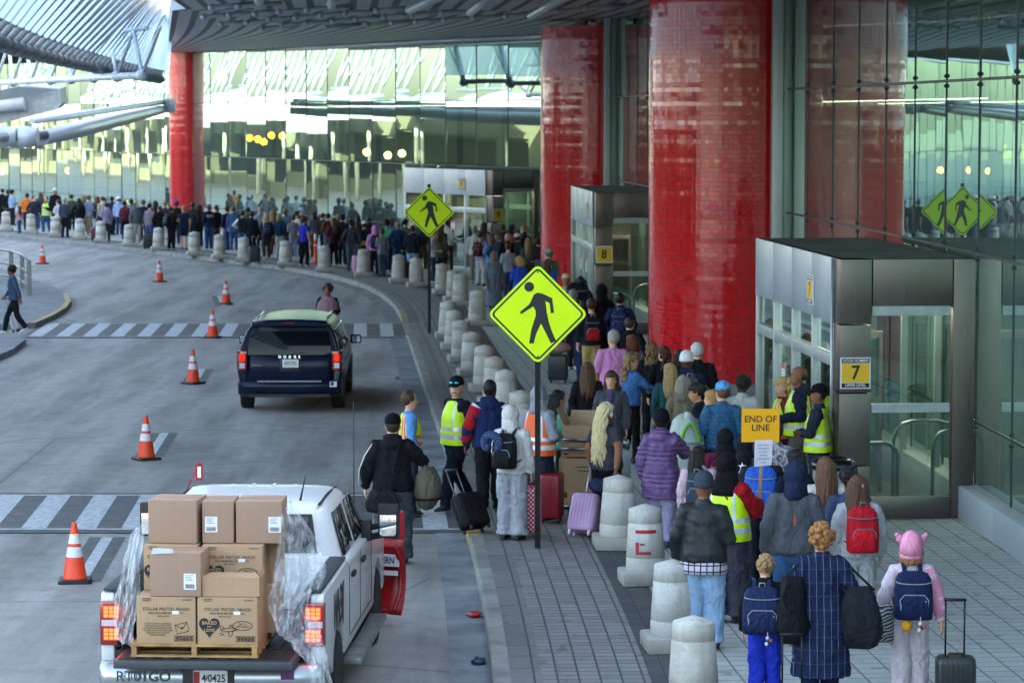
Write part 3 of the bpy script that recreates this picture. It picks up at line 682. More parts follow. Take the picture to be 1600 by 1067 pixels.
person((1112,612),1.64,60,'woman with ginger blond bob looking left beside the teal jacket','2a2d36','22252b',('bob','b98a4e'),skin=0,arms=('bent','bent'),bulk=.014,fem=True,**N)
person((1129,600),1.80,0,'man in light blue cap and teal quilted jacket','1c5a80','22304a',('short','6a4a3a'),skin=0,hat=('capback','5aa8dc'),arms=('bent','bent'),fat=.035,bulk=.024,tk='quilt',key='teal',**N)
person((1160,590),1.72,-12,'person with curly black hair in pale grey jacket with blue collar','b9bcb6','22262e',('curlyshort','15100e'),skin=3,bulk=.026,fat=.015,**N)
person((1034,645),1.70,-18,'person in purple quilted puffer jacket with hood down and lavender trousers','664a76','9a96b4',('short','15100e'),skin=3,hat=('beanie','15141a'),arms=('down','reach'),fat=.035,bulk=.03,hem=.66,flare=.05,hood=True,puff=1,tk='puffer',pw=.012,fem=True,shoes='2a2f4a',key='purple',**N)
person((1092,700),1.50,-10,'child with dark hair in pink and white hooded jacket','d3b4bf','2a3550',('long','1c1411'),skin=2,bulk=.022,hood=True,key='pinkkid',**N)
person((1132,674),1.66,-6,'person in maroon hooded coat with black head covering','6e1f38','22242a',None,hat=('headscarf','17161a'),skin=2,bulk=.03,fat=.02,**N)
person((1166,682),1.74,0,'person in black padded hood with a white star on the sleeve','17181c','1c1f24',None,hat=('hood','17181c'),bulk=.03,fat=.02,key='star',**N)
person((1190,690),1.72,-6,'person hidden behind a bright blue backpack right of the sign','22262e','22262e',('short','17120f'),skin=2,bulk=.02,key='bluepack',**N)
person((1212,662),1.70,-30,'person in mottled white winter jacket below the vest workers','b4b6ae','3a3f46',('bun','17120f'),skin=3,bulk=.03,fat=.02,tk='floral',**N)
person((1242,706),1.64,10,'person with long glossy black hair behind the navy hood','1c2236','22262e',('long','14100f'),skin=1,bulk=.018,fem=True,**N)
person((1100,744),1.78,-14,'man in black leather jacket, grey beanie, plaid shirt tail and pale jeans','20242a','8fb0cc',None,hat=('beanie','39434f'),skin=2,tk='leather',arms=('down','bent'),fat=.045,bulk=.024,hem=.90,pw=.03,wrk=.5,bk='denim',shoes='1c1a1e',key='leather',**N)
person((1137,712),1.80,-28,'worker in red top and lime vest holding up the end of line sign','9c1620','4b4854',None,hat=('headscarf','131215'),skin=3,vest='lime',arms=('down','sign'),fat=.04,bulk=.024,pw=.03,shoes='17171a',key='signer',**N)
person((1241,727),1.84,2,'man in grey fleece with orange zip tab and navy hood','54575c','2f5378',None,hat=('hood','1f2a42'),skin=0,arms=('down','down'),fat=.035,bulk=.024,key='fleece',bk='denim',**N)
person((1290,718),1.68,4,'person in white sweater with long brown hair held by a claw clip','d8d4cc','4a5060',('longclip','6b4a34'),skin=0,bulk=.022,fem=True,key='clip1',**N)
person((1328,734),1.66,0,'person with short black curls between the two claw clips','3a4a66','22262e',('curlyshort','15100e'),skin=3,bulk=.016,**N)
person((1341,746),1.68,4,'person in grey hoodie wearing a red backpack and pale sweatpants','b7b9bb','b4b3b6',('longclip','5a3d2c'),skin=0,arms=('down','down'),bulk=.028,fat=.02,fem=True,pw=.04,hood=True,shoes='b49c80',key='redpack',**N)
person((1196,871),1.40,-4,'boy in black jacket and royal blue trousers with navy backpack','131418','2440c8',('ruffled','a08058'),skin=0,arms=('down','pull'),bulk=.022,hs=1.13,pw=.03,key='boy',**N)
person((1284,824),1.70,2,'woman with ginger curled updo in long navy plaid coat','1b2744','1b2744',('updo','a06a3c'),skin=0,tk='plaid',arms=('loose','loose'),fat=.035,bulk=.03,hem=.36,flare=.07,fem=True,key='plaid',**N)
person((1424,840),1.56,-3,'girl in pink eared hat and cream and pink sweatsuit','e3cdd6','d8cacf',('bob','a8794c'),skin=0,hat=('eared','f09ab4'),arms=('loose','pull'),bulk=.03,hs=1.06,pw=.04,fem=True,shoes='d8d4d2',key='girl',**N)
person((1222,592),1.68,100,'worker with wavy blond hair in orange edged vest by the doors','6d2f24','3a3532',('curlylong','c2a068'),skin=0,vest='limeorange',arms=('bent','bent'),bulk=.014,fem=True,yaw=18,**N)
person((1248,575),1.88,85,'tall bald worker in lime vest looking left','1d2438','6f675e',('fringe','2a1f1a'),skin=2,vest='lime',arms=('bent','pocket'),fat=.035,bulk=.02,hood=True,yaw=12,**N)
person((1279,604),1.76,72,'worker in black cap and lime vest with arms crossed','2c303c','2c303c',('buzz','1a1412'),skin=2,hat=('cap','15151a'),vest='lime',arms=('cross','cross'),fat=.03,bulk=.02,yaw=16,**N)
# ---------------------------------------------------------------- ground, kerb and paving
def road_mat():
    t=NT('roadway'); vec=t.coord(); a=t.noise(vec,.35,5,.6); b=t.noise(vec,60,3,.7); st=t.noise(t.coord(scale=(1.2,.12,1)),1.0,4,.6); w=t.noise(vec,2.6,6,.7)
    c=t.mix(t.ramp(a,[(.35,0),(.65,1)]),rgb('645f58'),rgb('857f77'))
    c=t.mix(t.ramp(st,[(.40,0),(.62,1)]),c,rgb('9c9892')); c=t.mix(t.ramp(w,[(.50,0),(.72,.5)]),c,rgb('55534f'))
    c=t.mix(t.ramp(b,[(.42,0),(.75,.7)]),c,rgb('a9aeb0')); c=t.mix(t.ramp(t.noise(vec,95,1),[(.64,0),(.7,1)]),c,rgb('3f4448'))
    cr=t.n('ShaderNodeTexVoronoi',feature='DISTANCE_TO_EDGE'); cr.inputs['Scale'].default_value=.16; t.t.links.new(t.mix(.12,vec,t.n('ShaderNodeTexNoise').outputs['Color']),cr.inputs['Vector'])
    c=t.mix(t.ramp(cr.outputs['Distance'],[(.0,.55),(.004,0)]),c,rgb('3a3e42'))
    return t.bsdf(c,t.ramp(w,[(.3,.62),(.7,.85)]),0,t.bump(b,.35,.006),.3)
def paver(name,c1,c2,mortar,bw,bh,off,ms=.02,k=1,rough=.75):
    t=NT(name); vec=t.coord('UV'); br=t.n('ShaderNodeTexBrick',offset=off,squash=1.0)
    t.t.links.new(vec,br.inputs['Vector'])
    for a,b in(('Color1',rgb(c1)),('Color2',rgb(c2)),('Mortar',rgb(mortar)),('Scale',1.0),('Mortar Size',ms),('Brick Width',bw),('Row Height',bh),('Bias',0.0)): br.inputs[a].default_value=b
    n=t.noise(t.coord(),1.3,6,.65); c=t.mix(t.ramp(n,[(.3,.0),(.7,.4)]),br.outputs['Color'],rgb(c2,.75)); f=t.noise(t.coord(),70,2)
    c=t.mix(t.ramp(f,[(.4,0),(.8,.35)]),c,rgb('3a3f42')); s=t.noise(t.coord(),5,3); c=t.mix(t.ramp(s,[(.62,0),(.68,.5)]),c,rgb(mortar))
    h=t.math('ADD',t.math('MULTIPLY',br.outputs['Fac'],-.8),t.math('MULTIPLY',f,.25))
    return t.bsdf(c,rough,0,t.bump(h,.6,.006),.35)
rd=MB(); N_=60
rd.add([(x,y,0) for y in(-60,420) for x in(-160,120)],[(0,1,3,2)]); struct(rd.build('road',road_mat()))
gd=MB(); gd.add([(x,y,-.06) for y in(-400,1500) for x in(-1200,1200)],[(0,1,3,2)]); struct(gd.build('ground',M('6b7064',.9,0,.2,.2)))
CPX=[(790,1500),(778,1200),(770,1067),(760,985),(750,930),(737,870),(720,800),(704,740),(689,690),(672,640),(656,590),(641,545),(630,510),(621,490),(606,473),(583,458),(553,446),(500,433),(440,423),(380,415),(300,405),(200,393),(100,382),(0,371),(-120,358)]
CURB=resample([P(x,y,0) for x,y in CPX],1.0)
d0=(CURB[0]-CURB[3]).normalized(); CURB=[CURB[0]+d0*k for k in range(70,0,-1)]+CURB
def smooth(l,n=3):
    for _ in range(n): l=[l[0]]+[(a+b*2+c)/4 for a,b,c in zip(l,l[1:],l[2:])]+[l[-1]]
    return l
CURB=smooth(CURB,4)
X1A,X1B=P(735,829,0).y,P(720,774,0).y; X2A,X2B=P(640,527,0).y,P(630,506,0).y
def dip(y):
    for a,b in((X1A,X1B),(X2A,X2B)):
        k=min((y-(a-1.0))/1.0,((b+1.0)-y)/1.0)
        if k>0: return min(1,k)*.135
    return 0
def strip(name,a,b,dz,mat,lab=None,nz=1):
    A=offs(CURB,a); Bp=offs(CURB,b); mb=MB(); L=0; uv=[]
    for i in range(len(CURB)):
        if i: L+=(CURB[i]-CURB[i-1]).length
        for q,d in((A[i],a),(Bp[i],b)):
            z=.15-dip(CURB[i].y)*max(0,1-d/1.5)+dz; mb.v.append(V((q.x,q.y,z))); uv.append((L,d))
    for i in range(len(CURB)-1): mb.f.append([2*i,2*i+1,2*i+3,2*i+2]); mb.m.append(0); mb.s.append(False)
    o=mb.build(name,mat,fixn=False); ul=o.data.uv_layers.new(name='UV')
    for lp in o.data.loops: ul.data[lp.index].uv=uv[lp.vertex_index]
    return struct(o)
conc=M('8d8a84',.8,0,.22,2.5,.35,40)
# kerb stone (real step) 
kb=MB()
ks=[(-.42,.006),(-.005,.012),(0,.14),(.02,.152),(.17,.152)]
cl=[offs(CURB,a) for a,_ in ks]
for i in range(len(CURB)):
    for (a,z),q in zip(ks,cl):
        zz=z if z<.05 else max(.022,z-dip(CURB[i].y)); kb.v.append(V((q[i].x,q[i].y,zz)))
n5=len(ks)
for i in range(len(CURB)-1):
    for k in range(n5-1): kb.f.append([i*n5+k,i*n5+k+1,(i+1)*n5+k+1,(i+1)*n5+k]); kb.m.append(0 if k else 1); kb.s.append(False)
struct(kb.build('kerb',[conc,M('777d80',.85,0,.3,1.4,.3,30)],fixn=False))
strip('pavement_edge',.17,.48,0.0,paver('edge_stone','86837e','75726e','4e4c4a',1.2,.4,.0,.012))
strip('pavement_pavers',.48,1.52,0,paver('grey_pavers','96938e','827f7b','494846',.19,.208,.0,.011))
strip('pavement_band',1.52,1.95,0,paver('dark_pavers','5a5957','4e4d4c','3c3c3b',.19,.21,.5,.008))
FAC=[V(p+(0,)) for p in((11.4,-34),(6.3,37),(4.95,55.5),(2.9,83),(1.9,92),(1.0,98),(-2.4,103.3),(-13,125.5),(-23.5,147),(-34,168))]
# tiled pavement between the band and the glass front, and on into the hall
tl=MB(); A=offs(CURB,1.95); uv=[]
vdir=V((-.073,1,0)).normalized(); hdir=V((1,.073,0)).normalized()
for q in A:
    e=q+V((30,10,0))
    for w in(q,e): tl.v.append(V((w.x,w.y,.15))); uv.append((w.dot(hdir),w.dot(vdir)))
for i in range(len(A)-1): tl.f.append([2*i,2*i+1,2*i+3,2*i+2]); tl.m.append(0); tl.s.append(False)
def tile_mat():
    m=paver('pale_tiles','bcbfb6','aeb2a9','5c6060',.30,.24,.0,.010); return m
to=tl.build('pavement_tiles',tile_mat(),fixn=False); ul=to.data.uv_layers.new(name='UV')
for lp in to.data.loops: ul.data[lp.index].uv=uv[lp.vertex_index]
struct(to)
# far pavement side road marks -------------------------------------------------
def mark(mb,quad,z,mat=0):
    mb.add([(p.x,p.y,z) for p in quad],[(0,1,2,3)],mat)
def paint_mat(hex_):
    t=NT('road_paint_'+hex_); vec=t.coord(); n=t.noise(vec,9,6,.75); c=t.mix(t.ramp(n,[(.38,0),(.64,.8)]),rgb(hex_),rgb('80868a'))
    c=t.mix(t.ramp(t.noise(vec,70,2),[(.55,0),(.75,.5)]),c,rgb('70767a')); return t.bsdf(c,.7,0,None,.3)
white=paint_mat('c9cdce'); blk=M('555656',.75,0,.25,5)
def crosswalk(ya,yb,x0,edge=.12):
    mb=MB(); x1=min((p.x for p in CURB if ya-1<p.y<yb+1))+.22
    def q(xa,xb,y0,y1,z,m): 
        sh=lambda y:-.052*(y-ya)
        mark(mb,[V((xa+sh(y0),y0,0)),V((xb+sh(y0),y0,0)),V((xb+sh(y1),y1,0)),V((xa+sh(y1),y1,0))],z,m)
    q(x0,x1+.1,ya-.25,yb+.2,.0135,1)
    q(x0,x1+.1,ya,ya+edge,.0175,0); q(x0,x1,yb-edge,yb,.0175,0)
    x=x1-.2;k=0
    while x>x0:
        q(x-.34,x,ya+edge+.001,yb-edge-.001,.0175,0); x-=.68
    return mb.build('crosswalk',[white,blk],fixn=False)
for a,b,x0,lab in((X1A,X1B,-12.,'near'),(X2A,X2B,P(58,516,0).x,'far')):
    struct(crosswalk(a,b,x0))
lm=MB()
for px,py,L in((148,872,3.6),(246,694,3.4),(309,588,3.4),(346,470,4.5),(160,500,0)):
    if not L: continue
    c=P(px,py,0); d=V((-.05 if py>500 else -.13,1,0)).normalized(); w=V((d.y,-d.x,0))
    mark(lm,[c-d*L/2-w*.24,c-d*L/2+w*.24,c+d*L/2+w*.24,c+d*L/2-w*.24],.003,1)
    mark(lm,[c-d*(L/2-.05)-w*.075,c-d*(L/2-.05)+w*.075,c+d*(L/2-.05)+w*.075,c+d*(L/2-.05)-w*.075],.007,0)
struct(lm.build('lane_marks',[white,blk],fixn=False))
yel=paint_mat('c9a13c')
ym=MB()
for y0,y1 in((X1A-2.2,X1A-.4),(X1B+.2,X1B+2.4),(X2A-1.5,X2A-.5),(X2B+.4,X2B+1.6)):
    for i in range(len(CURB)-1):
        p,q=CURB[i],CURB[i+1]
        if y0<=p.y<=y1:
            tt=(q-p).normalized(); w=V((tt.y,-tt.x,0)); z=.158-dip(p.y); z2=.158-dip(q.y)
            ym.add([V((p.x,p.y,.01))-w*.008,V((q.x,q.y,.01))-w*.008,V((q.x,q.y,z2))-w*.008,V((p.x,p.y,z))-w*.008,V((q.x,q.y,z2))+w*.17,V((p.x,p.y,z))+w*.17],[(0,1,2,3),(3,2,4,5)])
struct(ym.build('kerb_paint',[yel],fixn=False))
# worn tactile ramp plates at the two crossings
tp=MB()
for (ya,yb) in((X1A,X1B),(X2A,X2B)):
    cx=[p for p in CURB if ya<p.y<yb]
    for p in cx[:-1:1]:
        for k in range(5):
            w=.55+.12*k; tp.box((p.x+w,p.y+.4,.15-dip(p.y)*max(0,1-w/1.5)+.006),(.05,.9,.008))
struct(tp.build('tactile_ribs',M('5b6064',.8)))
# left island
isl=MB()
def slab(poly,z): 
    n=len(poly); isl.add([(p.x,p.y,z) for p in poly]+[(p.x,p.y,0) for p in poly],[tuple(range(n))]+[(k,(k+1)%n,n+(k+1)%n,n+k) for k in range(n)])
slab([P(x,y,.15) for x,y in((-160,512),(56,504),(84,492),(104,480),(112,469),(106,458),(80,446),(40,432),(0,418),(-160,395))][::-1],.15)
slab([P(x,y,.15) for x,y in((-160,600),(-20,562),(20,545),(40,530),(38,525),(-160,527))],.15)
struct(isl.build('island',[M('7d8183',.85,0,.2,1.5,.3,30)]))
iy=MB()
for a,b in(((56,504),(84,492)),((84,492),(104,480)),((104,480),(111,470)),((111,470),(106,458))):
    p,q=P(*a,.15),P(*b,.15); d=(q-p).normalized(); w=V((-d.y,d.x,0))*.16
    iy.add([V((p.x,p.y,.156)),V((q.x,q.y,.156)),V((q.x+w.x,q.y+w.y,.156)),V((p.x+w.x,p.y+w.y,.156))],[(0,1,2,3)])
struct(iy.build('island_paint',[yel]))
# litter and puddle shine on the road by the kerb
for (px,py,L) in((636,590,'small pale puddle beside the kerb near the minivan'),(660,680,'small shiny puddle at the drain near the orange edged vest')):
    c=P(px,py,0); mb=MB(); n=16; mb.add([(c.x+.28*math.cos(2*PI*k/n)*(1+.25*math.sin(k*2.1)),c.y+.55*math.sin(2*PI*k/n)*(1+.2*math.cos(k*1.7)),.0035) for k in range(n)],[tuple(range(n))])
    struct(mb.build('puddle',[M('50585c',.02,0,.05,3,0,30,1.0)]))
for px,py,hx,L in((741,962,'b3242c','crumpled red wrapper in the gutter'),(748,1035,'2a3350','dark blue crumpled wrapper in the gutter')):
    c=P(px,py,.02); mb=MB(); mb.ell((0,0,.03),(.08,.11,.035),10,7,0,lambda q,d:q*(1+.5*noise.noise(d*2.2+V((px,0,0)))))
    o=mb.build('wrapper',[M(hx,.35,0,.3)]); o.location=(c.x,c.y,.01); tag(o,L,'litter')
# ---------------------------------------------------------------- terminal front
steel=M('8d949a',.28,.85,.12,3,.08,6); dark=M('28383a',.4,.3,.1); alu=M('a9b4b4',.4,.5,.06,2); white_metal=M('c9cfd2',.35,.15,.06)
G1=glassm('curtain_glass',(.30,.47,.42,1),.36,.92,(.60,.84,.76,1),0,.0010,.5,.065)
G2=glassm('door_glass',(.62,.74,.70,1),.10,.75,(.9,1,.96,1))
def facade(seg,label,z1=8.25,jit=.009):
    root=None; r_=random.Random(len(label)); 
    a0=seg[0]; root=thing('glass_curtain_wall',label,'glass wall',(a0.x,a0.y,.15)); inv=-V((a0.x,a0.y,.15))
    for a,b in zip(seg,seg[1:]):
        L=(b-a).length; n=max(1,round(L/2.2)); d=(b-a)/L; nrm=V((-d.y,d.x,0)); 
        ROW=[.60,1.46,3.72,6.05,z1]
        for i in range(n):
            p=a+d*(L*i/n); q=a+d*(L*(i+1)/n); mb=MB()
            for z0,zz in zip(ROW,ROW[1:]):
                t1,t2,t3=[r_.gauss(0,jit) for _ in range(3)]
                e=.02
                vs=[p+d*e+V((0,0,z0+e))+nrm*t1,q-d*e+V((0,0,z0+e))+nrm*t2,q-d*e+V((0,0,zz-e))+nrm*t3,p+d*e+V((0,0,zz-e))+nrm*(t1+t3-t2)]
                vs=[v+inv for v in vs]; vs+=[v-nrm*.018 for v in vs]
                mb.add(vs[:4],[(0,1,2,3)])
            mb.build('glass_panel',[G1],root,fixn=False)
            mm=MB(); mm.box(p+inv+V((0,0,(.6+z1)/2))+nrm*.006,(.026,.016,z1-.6),rz=math.atan2(d.y,d.x))
            for z0 in ROW[1:-1]:
                for zo in(-.07,.07): mm.ell(p+inv+V((0,0,z0+zo))+nrm*.015,(.03,.03,.03),6,4)
                mm.box((p+q)/2+inv+V((0,0,z0))+nrm*.004,(L/n,.02,.03),rz=math.atan2(d.y,d.x))
            mm.build('mullion',[dark],root)
        bs=MB(); bs.box((a+b)/2+inv+V((0,0,.375))+nrm*.06,(L,.34,.45),rz=math.atan2(d.y,d.x)); bs.build('base_wall',[M('a4aaac',.7,0,.1,30,.3,60)],root,bevel=.02)
    return root
fx=lambda y:6.3-.046*(y-37)-.0011*(y-37)**2 if y>27 else 6.65-.01*(y-27)
facade([V((fx(-34),-34,0))]+[V((fx(y),y,0)) for y in (27,29.25,31.5,33.7,35.9,38.1,40.3,42.55,44.8,47.1,49.4,51.8,54.2)],'glass wall nearest the camera on the right above the first doors',jit=.0015)
facade([V((4.60,58,0)),V((2.84,82.0,0))],'glass wall behind the large red column towards the second one')
facade([V((2.75,84.6,0)),FAC[4],FAC[5],FAC[6],V((-14.2,126.9,0))],'wide bright glass wall facing the road beyond the second red column')
facade([V((-14.95,128.6,0)),FAC[8],FAC[9],V((-60,222,0))],'farthest glass wall at the left beyond the slim red column')
# red tiled columns
def redtile():
    t=NT('red_tiles'); vec=t.coord('UV'); br=t.n('ShaderNodeTexBrick',offset=0.0,squash=1.0); t.t.links.new(vec,br.inputs['Vector'])
    for a,b in(('Color1',rgb('e0161e')),('Color2',rgb('c41019')),('Mortar',rgb('84242a')),('Scale',1.0),('Mortar Size',.005),('Brick Width',.09),('Row Height',.09),('Bias',0.0)): br.inputs[a].default_value=b
    sep=t.n('ShaderNodeSeparateXYZ'); t.t.links.new(vec,sep.inputs[0])
    fu=t.math('FLOOR',t.math('DIVIDE',sep.outputs[0],.09)); fv=t.math('FLOOR',t.math('DIVIDE',sep.outputs[1],.09)); cb=t.n('ShaderNodeCombineXYZ'); t.t.links.new(fu,cb.inputs[0]); t.t.links.new(fv,cb.inputs[1])
    wn=t.n('ShaderNodeTexWhiteNoise',noise_dimensions='2D'); t.t.links.new(cb.outputs[0],wn.inputs['Vector'])
    # every tile tilts a little: offset the normal per tile
    ge=t.n('ShaderNodeNewGeometry'); vm=t.n('ShaderNodeVectorMath',operation='SUBTRACT'); t.t.links.new(wn.outputs['Color'],vm.inputs[0]); vm.inputs[1].default_value=(.5,.5,.5)
    sc=t.n('ShaderNodeVectorMath',operation='SCALE'); t.t.links.new(vm.outputs[0],sc.inputs[0]); sc.inputs['Scale'].default_value=.024
    ad=t.n('ShaderNodeVectorMath',operation='ADD'); t.t.links.new(sc.outputs[0],ad.inputs[1])
    bp=t.n('ShaderNodeBump'); bp.inputs['Strength'].default_value=.35; bp.inputs['Distance'].default_value=.01; t.t.links.new(t.math('SUBTRACT',1.0,br.outputs['Fac']),bp.inputs['Height'])
    w2=t.n('ShaderNodeTexWhiteNoise',noise_dimensions='1D'); t.t.links.new(fv,w2.inputs['W']); cz=t.n('ShaderNodeCombineXYZ'); t.t.links.new(t.math('MULTIPLY',t.math('SUBTRACT',w2.outputs['Value'],.5),.05),cz.inputs[2]); a3=t.n('ShaderNodeVectorMath',operation='ADD'); t.t.links.new(bp.outputs[0],a3.inputs[0]); t.t.links.new(cz.outputs[0],a3.inputs[1]); t.t.links.new(a3.outputs[0],ad.inputs[0]); nm=t.n('ShaderNodeVectorMath',operation='NORMALIZE'); t.t.links.new(ad.outputs[0],nm.inputs[0])
    c=t.mix(t.ramp(wn.outputs['Value'],[(0,0),(1,.3)]),br.outputs['Color'],rgb('ea2a2a'))
    return t.bsdf(c,.10,0,nm.outputs[0],.8)
RT=redtile()
def redcol(x,y,r,z1,label):
    root=thing('red_column',label,'column',(x,y,.15)); mb=MB(); n=64; zs=[0.28,z1-.15]; uv={}
    for j,z in enumerate(zs):
        for k in range(n+1): mb.v.append(V((r*math.cos(2*PI*k/n),r*math.sin(2*PI*k/n),z))); uv[j*(n+1)+k]=(2*PI*r*k/n,z)
    for k in range(n): mb.f.append([k,k+1,n+2+k,n+1+k]); mb.m.append(0); mb.s.append(True)
    o=mb.build('tiled_shaft',[RT],root,fixn=False); ul=o.data.uv_layers.new(name='UV')
    for lp in o.data.loops: ul.data[lp.index].uv=uv[lp.vertex_index]
    mb=MB(); mb.lathe([(r+.015,0),(r+.015,.28),(r-.1,.281)],n=64,mat=0); mb.build('plinth',[M('8c8f90',.7,0,.1,6)],root)
    return root
redcol(4.38,55.9,1.70,8.2,'large red tiled column standing nearest beside the first doors')
redcol(2.45,83.2,1.62,8.1,'red tiled column beyond the large one, beside the second doors')
redcol(-14.55,127.6,.78,8.3,'distant slim looking red tiled column among the far glass')
cp=MB()
for x,y in((2.0,82.3),(2.6,82.2)): cp.lathe([(.19,0),(.19,.5)],(x,y,8.1),12)
tag(cp.build('column_cap_post',[M('b5b0a4',.6)]),'two short posts on top of the second red column','post')
# aluminium fins beside the columns
for x,y,w,z1,lab in((5.12,53.95,.40,8.1,'pale aluminium fin right of the large red column'),(2.80,81.3,.36,8.2,'pale aluminium fin right of the second red column')):
    rt=thing('facade_fin',lab,'fin',(x,y,.15)); mb=MB(); mb.box((-w*.27,0,z1/2),(w*.5,.4,z1)); mb.build('front_fin',[alu],rt,bevel=.012); mb=MB(); mb.box((w*.23,.06,z1/2),(w*.44,.3,z1)); mb.build('rear_fin',[M('93a59f',.4,.4,.06,2)],rt,bevel=.012)
# hall behind the glass
hall=MB(); HB=offs(FAC[:-1]+[V((-60,222,0))],16)
back=MB()
for a,b in zip(HB,HB[1:]):
    back.add([(a.x,a.y,.15),(b.x,b.y,.15),(b.x,b.y,8.9),(a.x,a.y,8.9)],[(0,1,2,3)])
def hallmat():
    t=NT('hall_panels'); sep=t.n('ShaderNodeSeparateXYZ'); t.t.links.new(t.coord(),sep.inputs[0]); z=sep.outputs[2]; s=t.math('FRACT',t.math('MULTIPLY',sep.outputs[1],.22))
    c=t.mix(t.math('GREATER_THAN',s,.86),rgb('b8b49a'),rgb('5e6a66')); c=t.mix(t.math('LESS_THAN',z,3.1),c,t.mix(t.math('GREATER_THAN',s,.55),rgb('4a5350'),rgb('7d7a66'))); c=t.mix(t.math('GREATER_THAN',z,6.3),c,rgb('56625f'))
    return t.bsdf(c,.8)
tag(back.build('hall_back_wall',[hallmat()],fixn=False),'cream and grey inner wall seen through the terminal glass','wall')
fr=MB(); A2=offs(FAC[:-1]+[V((-60,222,0))],.25); 
for i in range(len(HB)-1):
    a,b,c,d=A2[i],A2[i+1],HB[i+1],HB[i]; fr.add([(q.x,q.y,.158) for q in(a,b,c,d)],[(0,1,2,3)])
struct(fr.build('hall_floor',[M('3d4646',.35,0,.12,.8)],fixn=False))
rl=random.Random(5)
for i in range(16):
    t=rl.random(); k=rl.choice([1,2,2,5,6,7,7]); a,b=FAC[k],FAC[min(k+1,9)]; p=a.lerp(b,t); d=(b-a).normalized(); p=p+V((d.y,-d.x,0))*rl.uniform(4,13)
    rt=thing('check_in_counter','check-in counter standing inside the hall behind the glass','counter',(p.x,p.y,.16),math.atan2(d.y,d.x),'check-in counters inside the hall'); mb=MB(); mb.box((0,0,.55),(2.6,.8,1.1)); mb.build('counter_body',[M(('5b6a6e','8a8571','39434a')[i%3],.5)],rt,bevel=.03); mb=MB(); mb.box((.6,0,1.5),(.5,.06,.4)); mb.box((.6,0,1.2),(.06,.06,.25)); mb.build('monitor',[M('15181c',.2)],rt)
for i,(px,py,y,hx) in enumerate(((390,216,128,'ffb030'),(403,218,128,'ffb030'),(412,222,128,'ffb030'),(424,212,129,'ffb030'),(441,213,130,'ffa020'),(2,268,150,'ffb84a'),(628,240,118,'ffd27a'),(606,243,118,'ffd27a'),(573,238,118,'ffd27a'))):
    p=PY(px,py,y); rt=thing('pendant_lamp','small glowing amber pendant lamp inside the hall','lamp',p,0,'amber pendant lamps inside the hall'); mb=MB(); mb.ell((0,0,0),(.16,.16,.16),12,8); mb.build('bulb',[emis(hx,4)],rt); mb=MB(); mb.tube([(0,0,.15),(0,0,max(.3,9.3-p.z))],.012,6); mb.build('cord',[dark],rt)
# ---------------------------------------------------------------- soffit over the pavement and kerb lane
def stx(y):
    if y<75: return None
    return -8.9-(y-75)*(5.2/42) if y<117 else -14.1-(y-117)*.14
ST=[V((stx(q.y) if q.y>=75 else q.x,q.y,0)) for q in offs(CURB,-5.6)]
ST=[V((q.x if c_.y<70 else stx(c_.y) if c_.y>=75 else q.x,c_.y if c_.y>=75 else q.y,0)) for q,c_ in zip(ST,CURB)]
def soffmat():
    t=NT('ribbed_soffit'); vec=t.coord('UV'); sep=t.n('ShaderNodeSeparateXYZ'); t.t.links.new(vec,sep.inputs[0]); f=t.math('FRACT',t.math('MULTIPLY',sep.outputs[1],1.9))
    c=t.mix(t.math('LESS_THAN',f,.34),rgb('b9c0c5'),rgb('3a4248')); return t.bsdf(c,.45,.3,None,.4)
sf=MB(); uv=[]; cand=[i for i,p in enumerate(CURB) if 31<p.y<127]
FO=offs(CURB,9.2)
prof=[(0,8.62),(.25,8.45),(1,8.45)]
for i in cand:
    a=ST[i]; b=FO[i]
    for q,z,d in((a,8.9,-.6),(a,8.28,0.01),(b,8.28,14.8),(b,8.9,15)): sf.v.append(V((q.x,q.y,z))); uv.append((i*1.0,d))
for k in range(len(cand)-1):
    for j in range(4): l=(j+1)%4; sf.f.append([k*4+j,k*4+l,k*4+4+l,k*4+4+j]); sf.m.append(0); sf.s.append(False)
SOF=thing('canopy_soffit','grey ribbed metal canopy soffit over the pavement and kerb lane','canopy',(0,60,8.2)); 
def ploc(o,root): o.location=-root.location; return o
o=ploc(sf.build('ribbed_deck',[soffmat()],SOF,fixn=True),SOF); ul=o.data.uv_layers.new(name='UV')
for lp in o.data.loops: ul.data[lp.index].uv=uv[lp.vertex_index]
pipe=M('c3cad0',.4,.2,.1)
cnt=0
for px,py in [(330,12),(372,11),(318,27),(358,24),(398,22),(436,19),(480,16),(500,25),(540,22),(588,17),(420,31),(462,28),(440,40),(478,37),(520,34),(556,31),(600,27),(644,24),(690,22),(345,38),(385,36),(410,45),(510,43),(574,39),(612,37),(650,35),(694,32),(740,29),(790,26),(870,18),(915,14)]:
    z=8.1; p=P(px,py,z) if py<170 else None
    mb=MB(); d=V((.9,.45,.1)); q=p+d*1.1; mb.tube([p,q],.055,8); mb.ell(p,(.085,.085,.085),8,6); mb.tube([q,q+V((0,0,.25))],.03,6); ploc(mb.build('soffit_strut',[pipe],SOF),SOF)
for a,b in(((640,16),(702,-12)),((735,20),(770,-8)),((518,8),(524,-12)),((405,2),(408,-12)),((830,25),(885,-6))):
    p=P(*a,8.0); q=P(b[0],b[1],8.0); mb=MB(); mb.tube([p,p.lerp(q,1.0)],.11,10); ploc(mb.build('soffit_tube',[M('b3bac0',.4,.3)],SOF),SOF)
# edge beam where soffit meets glass
eb=MB(); pts=[q+V((0,0,8.2)) for q in resample(FAC[3:9],2)]; eb.tube([p+V((-.2,0,0)) for p in pts],.09,8); tag(eb.build('eave_pipe',[pipe]),'long grey pipe where the soffit meets the glass wall','pipe')

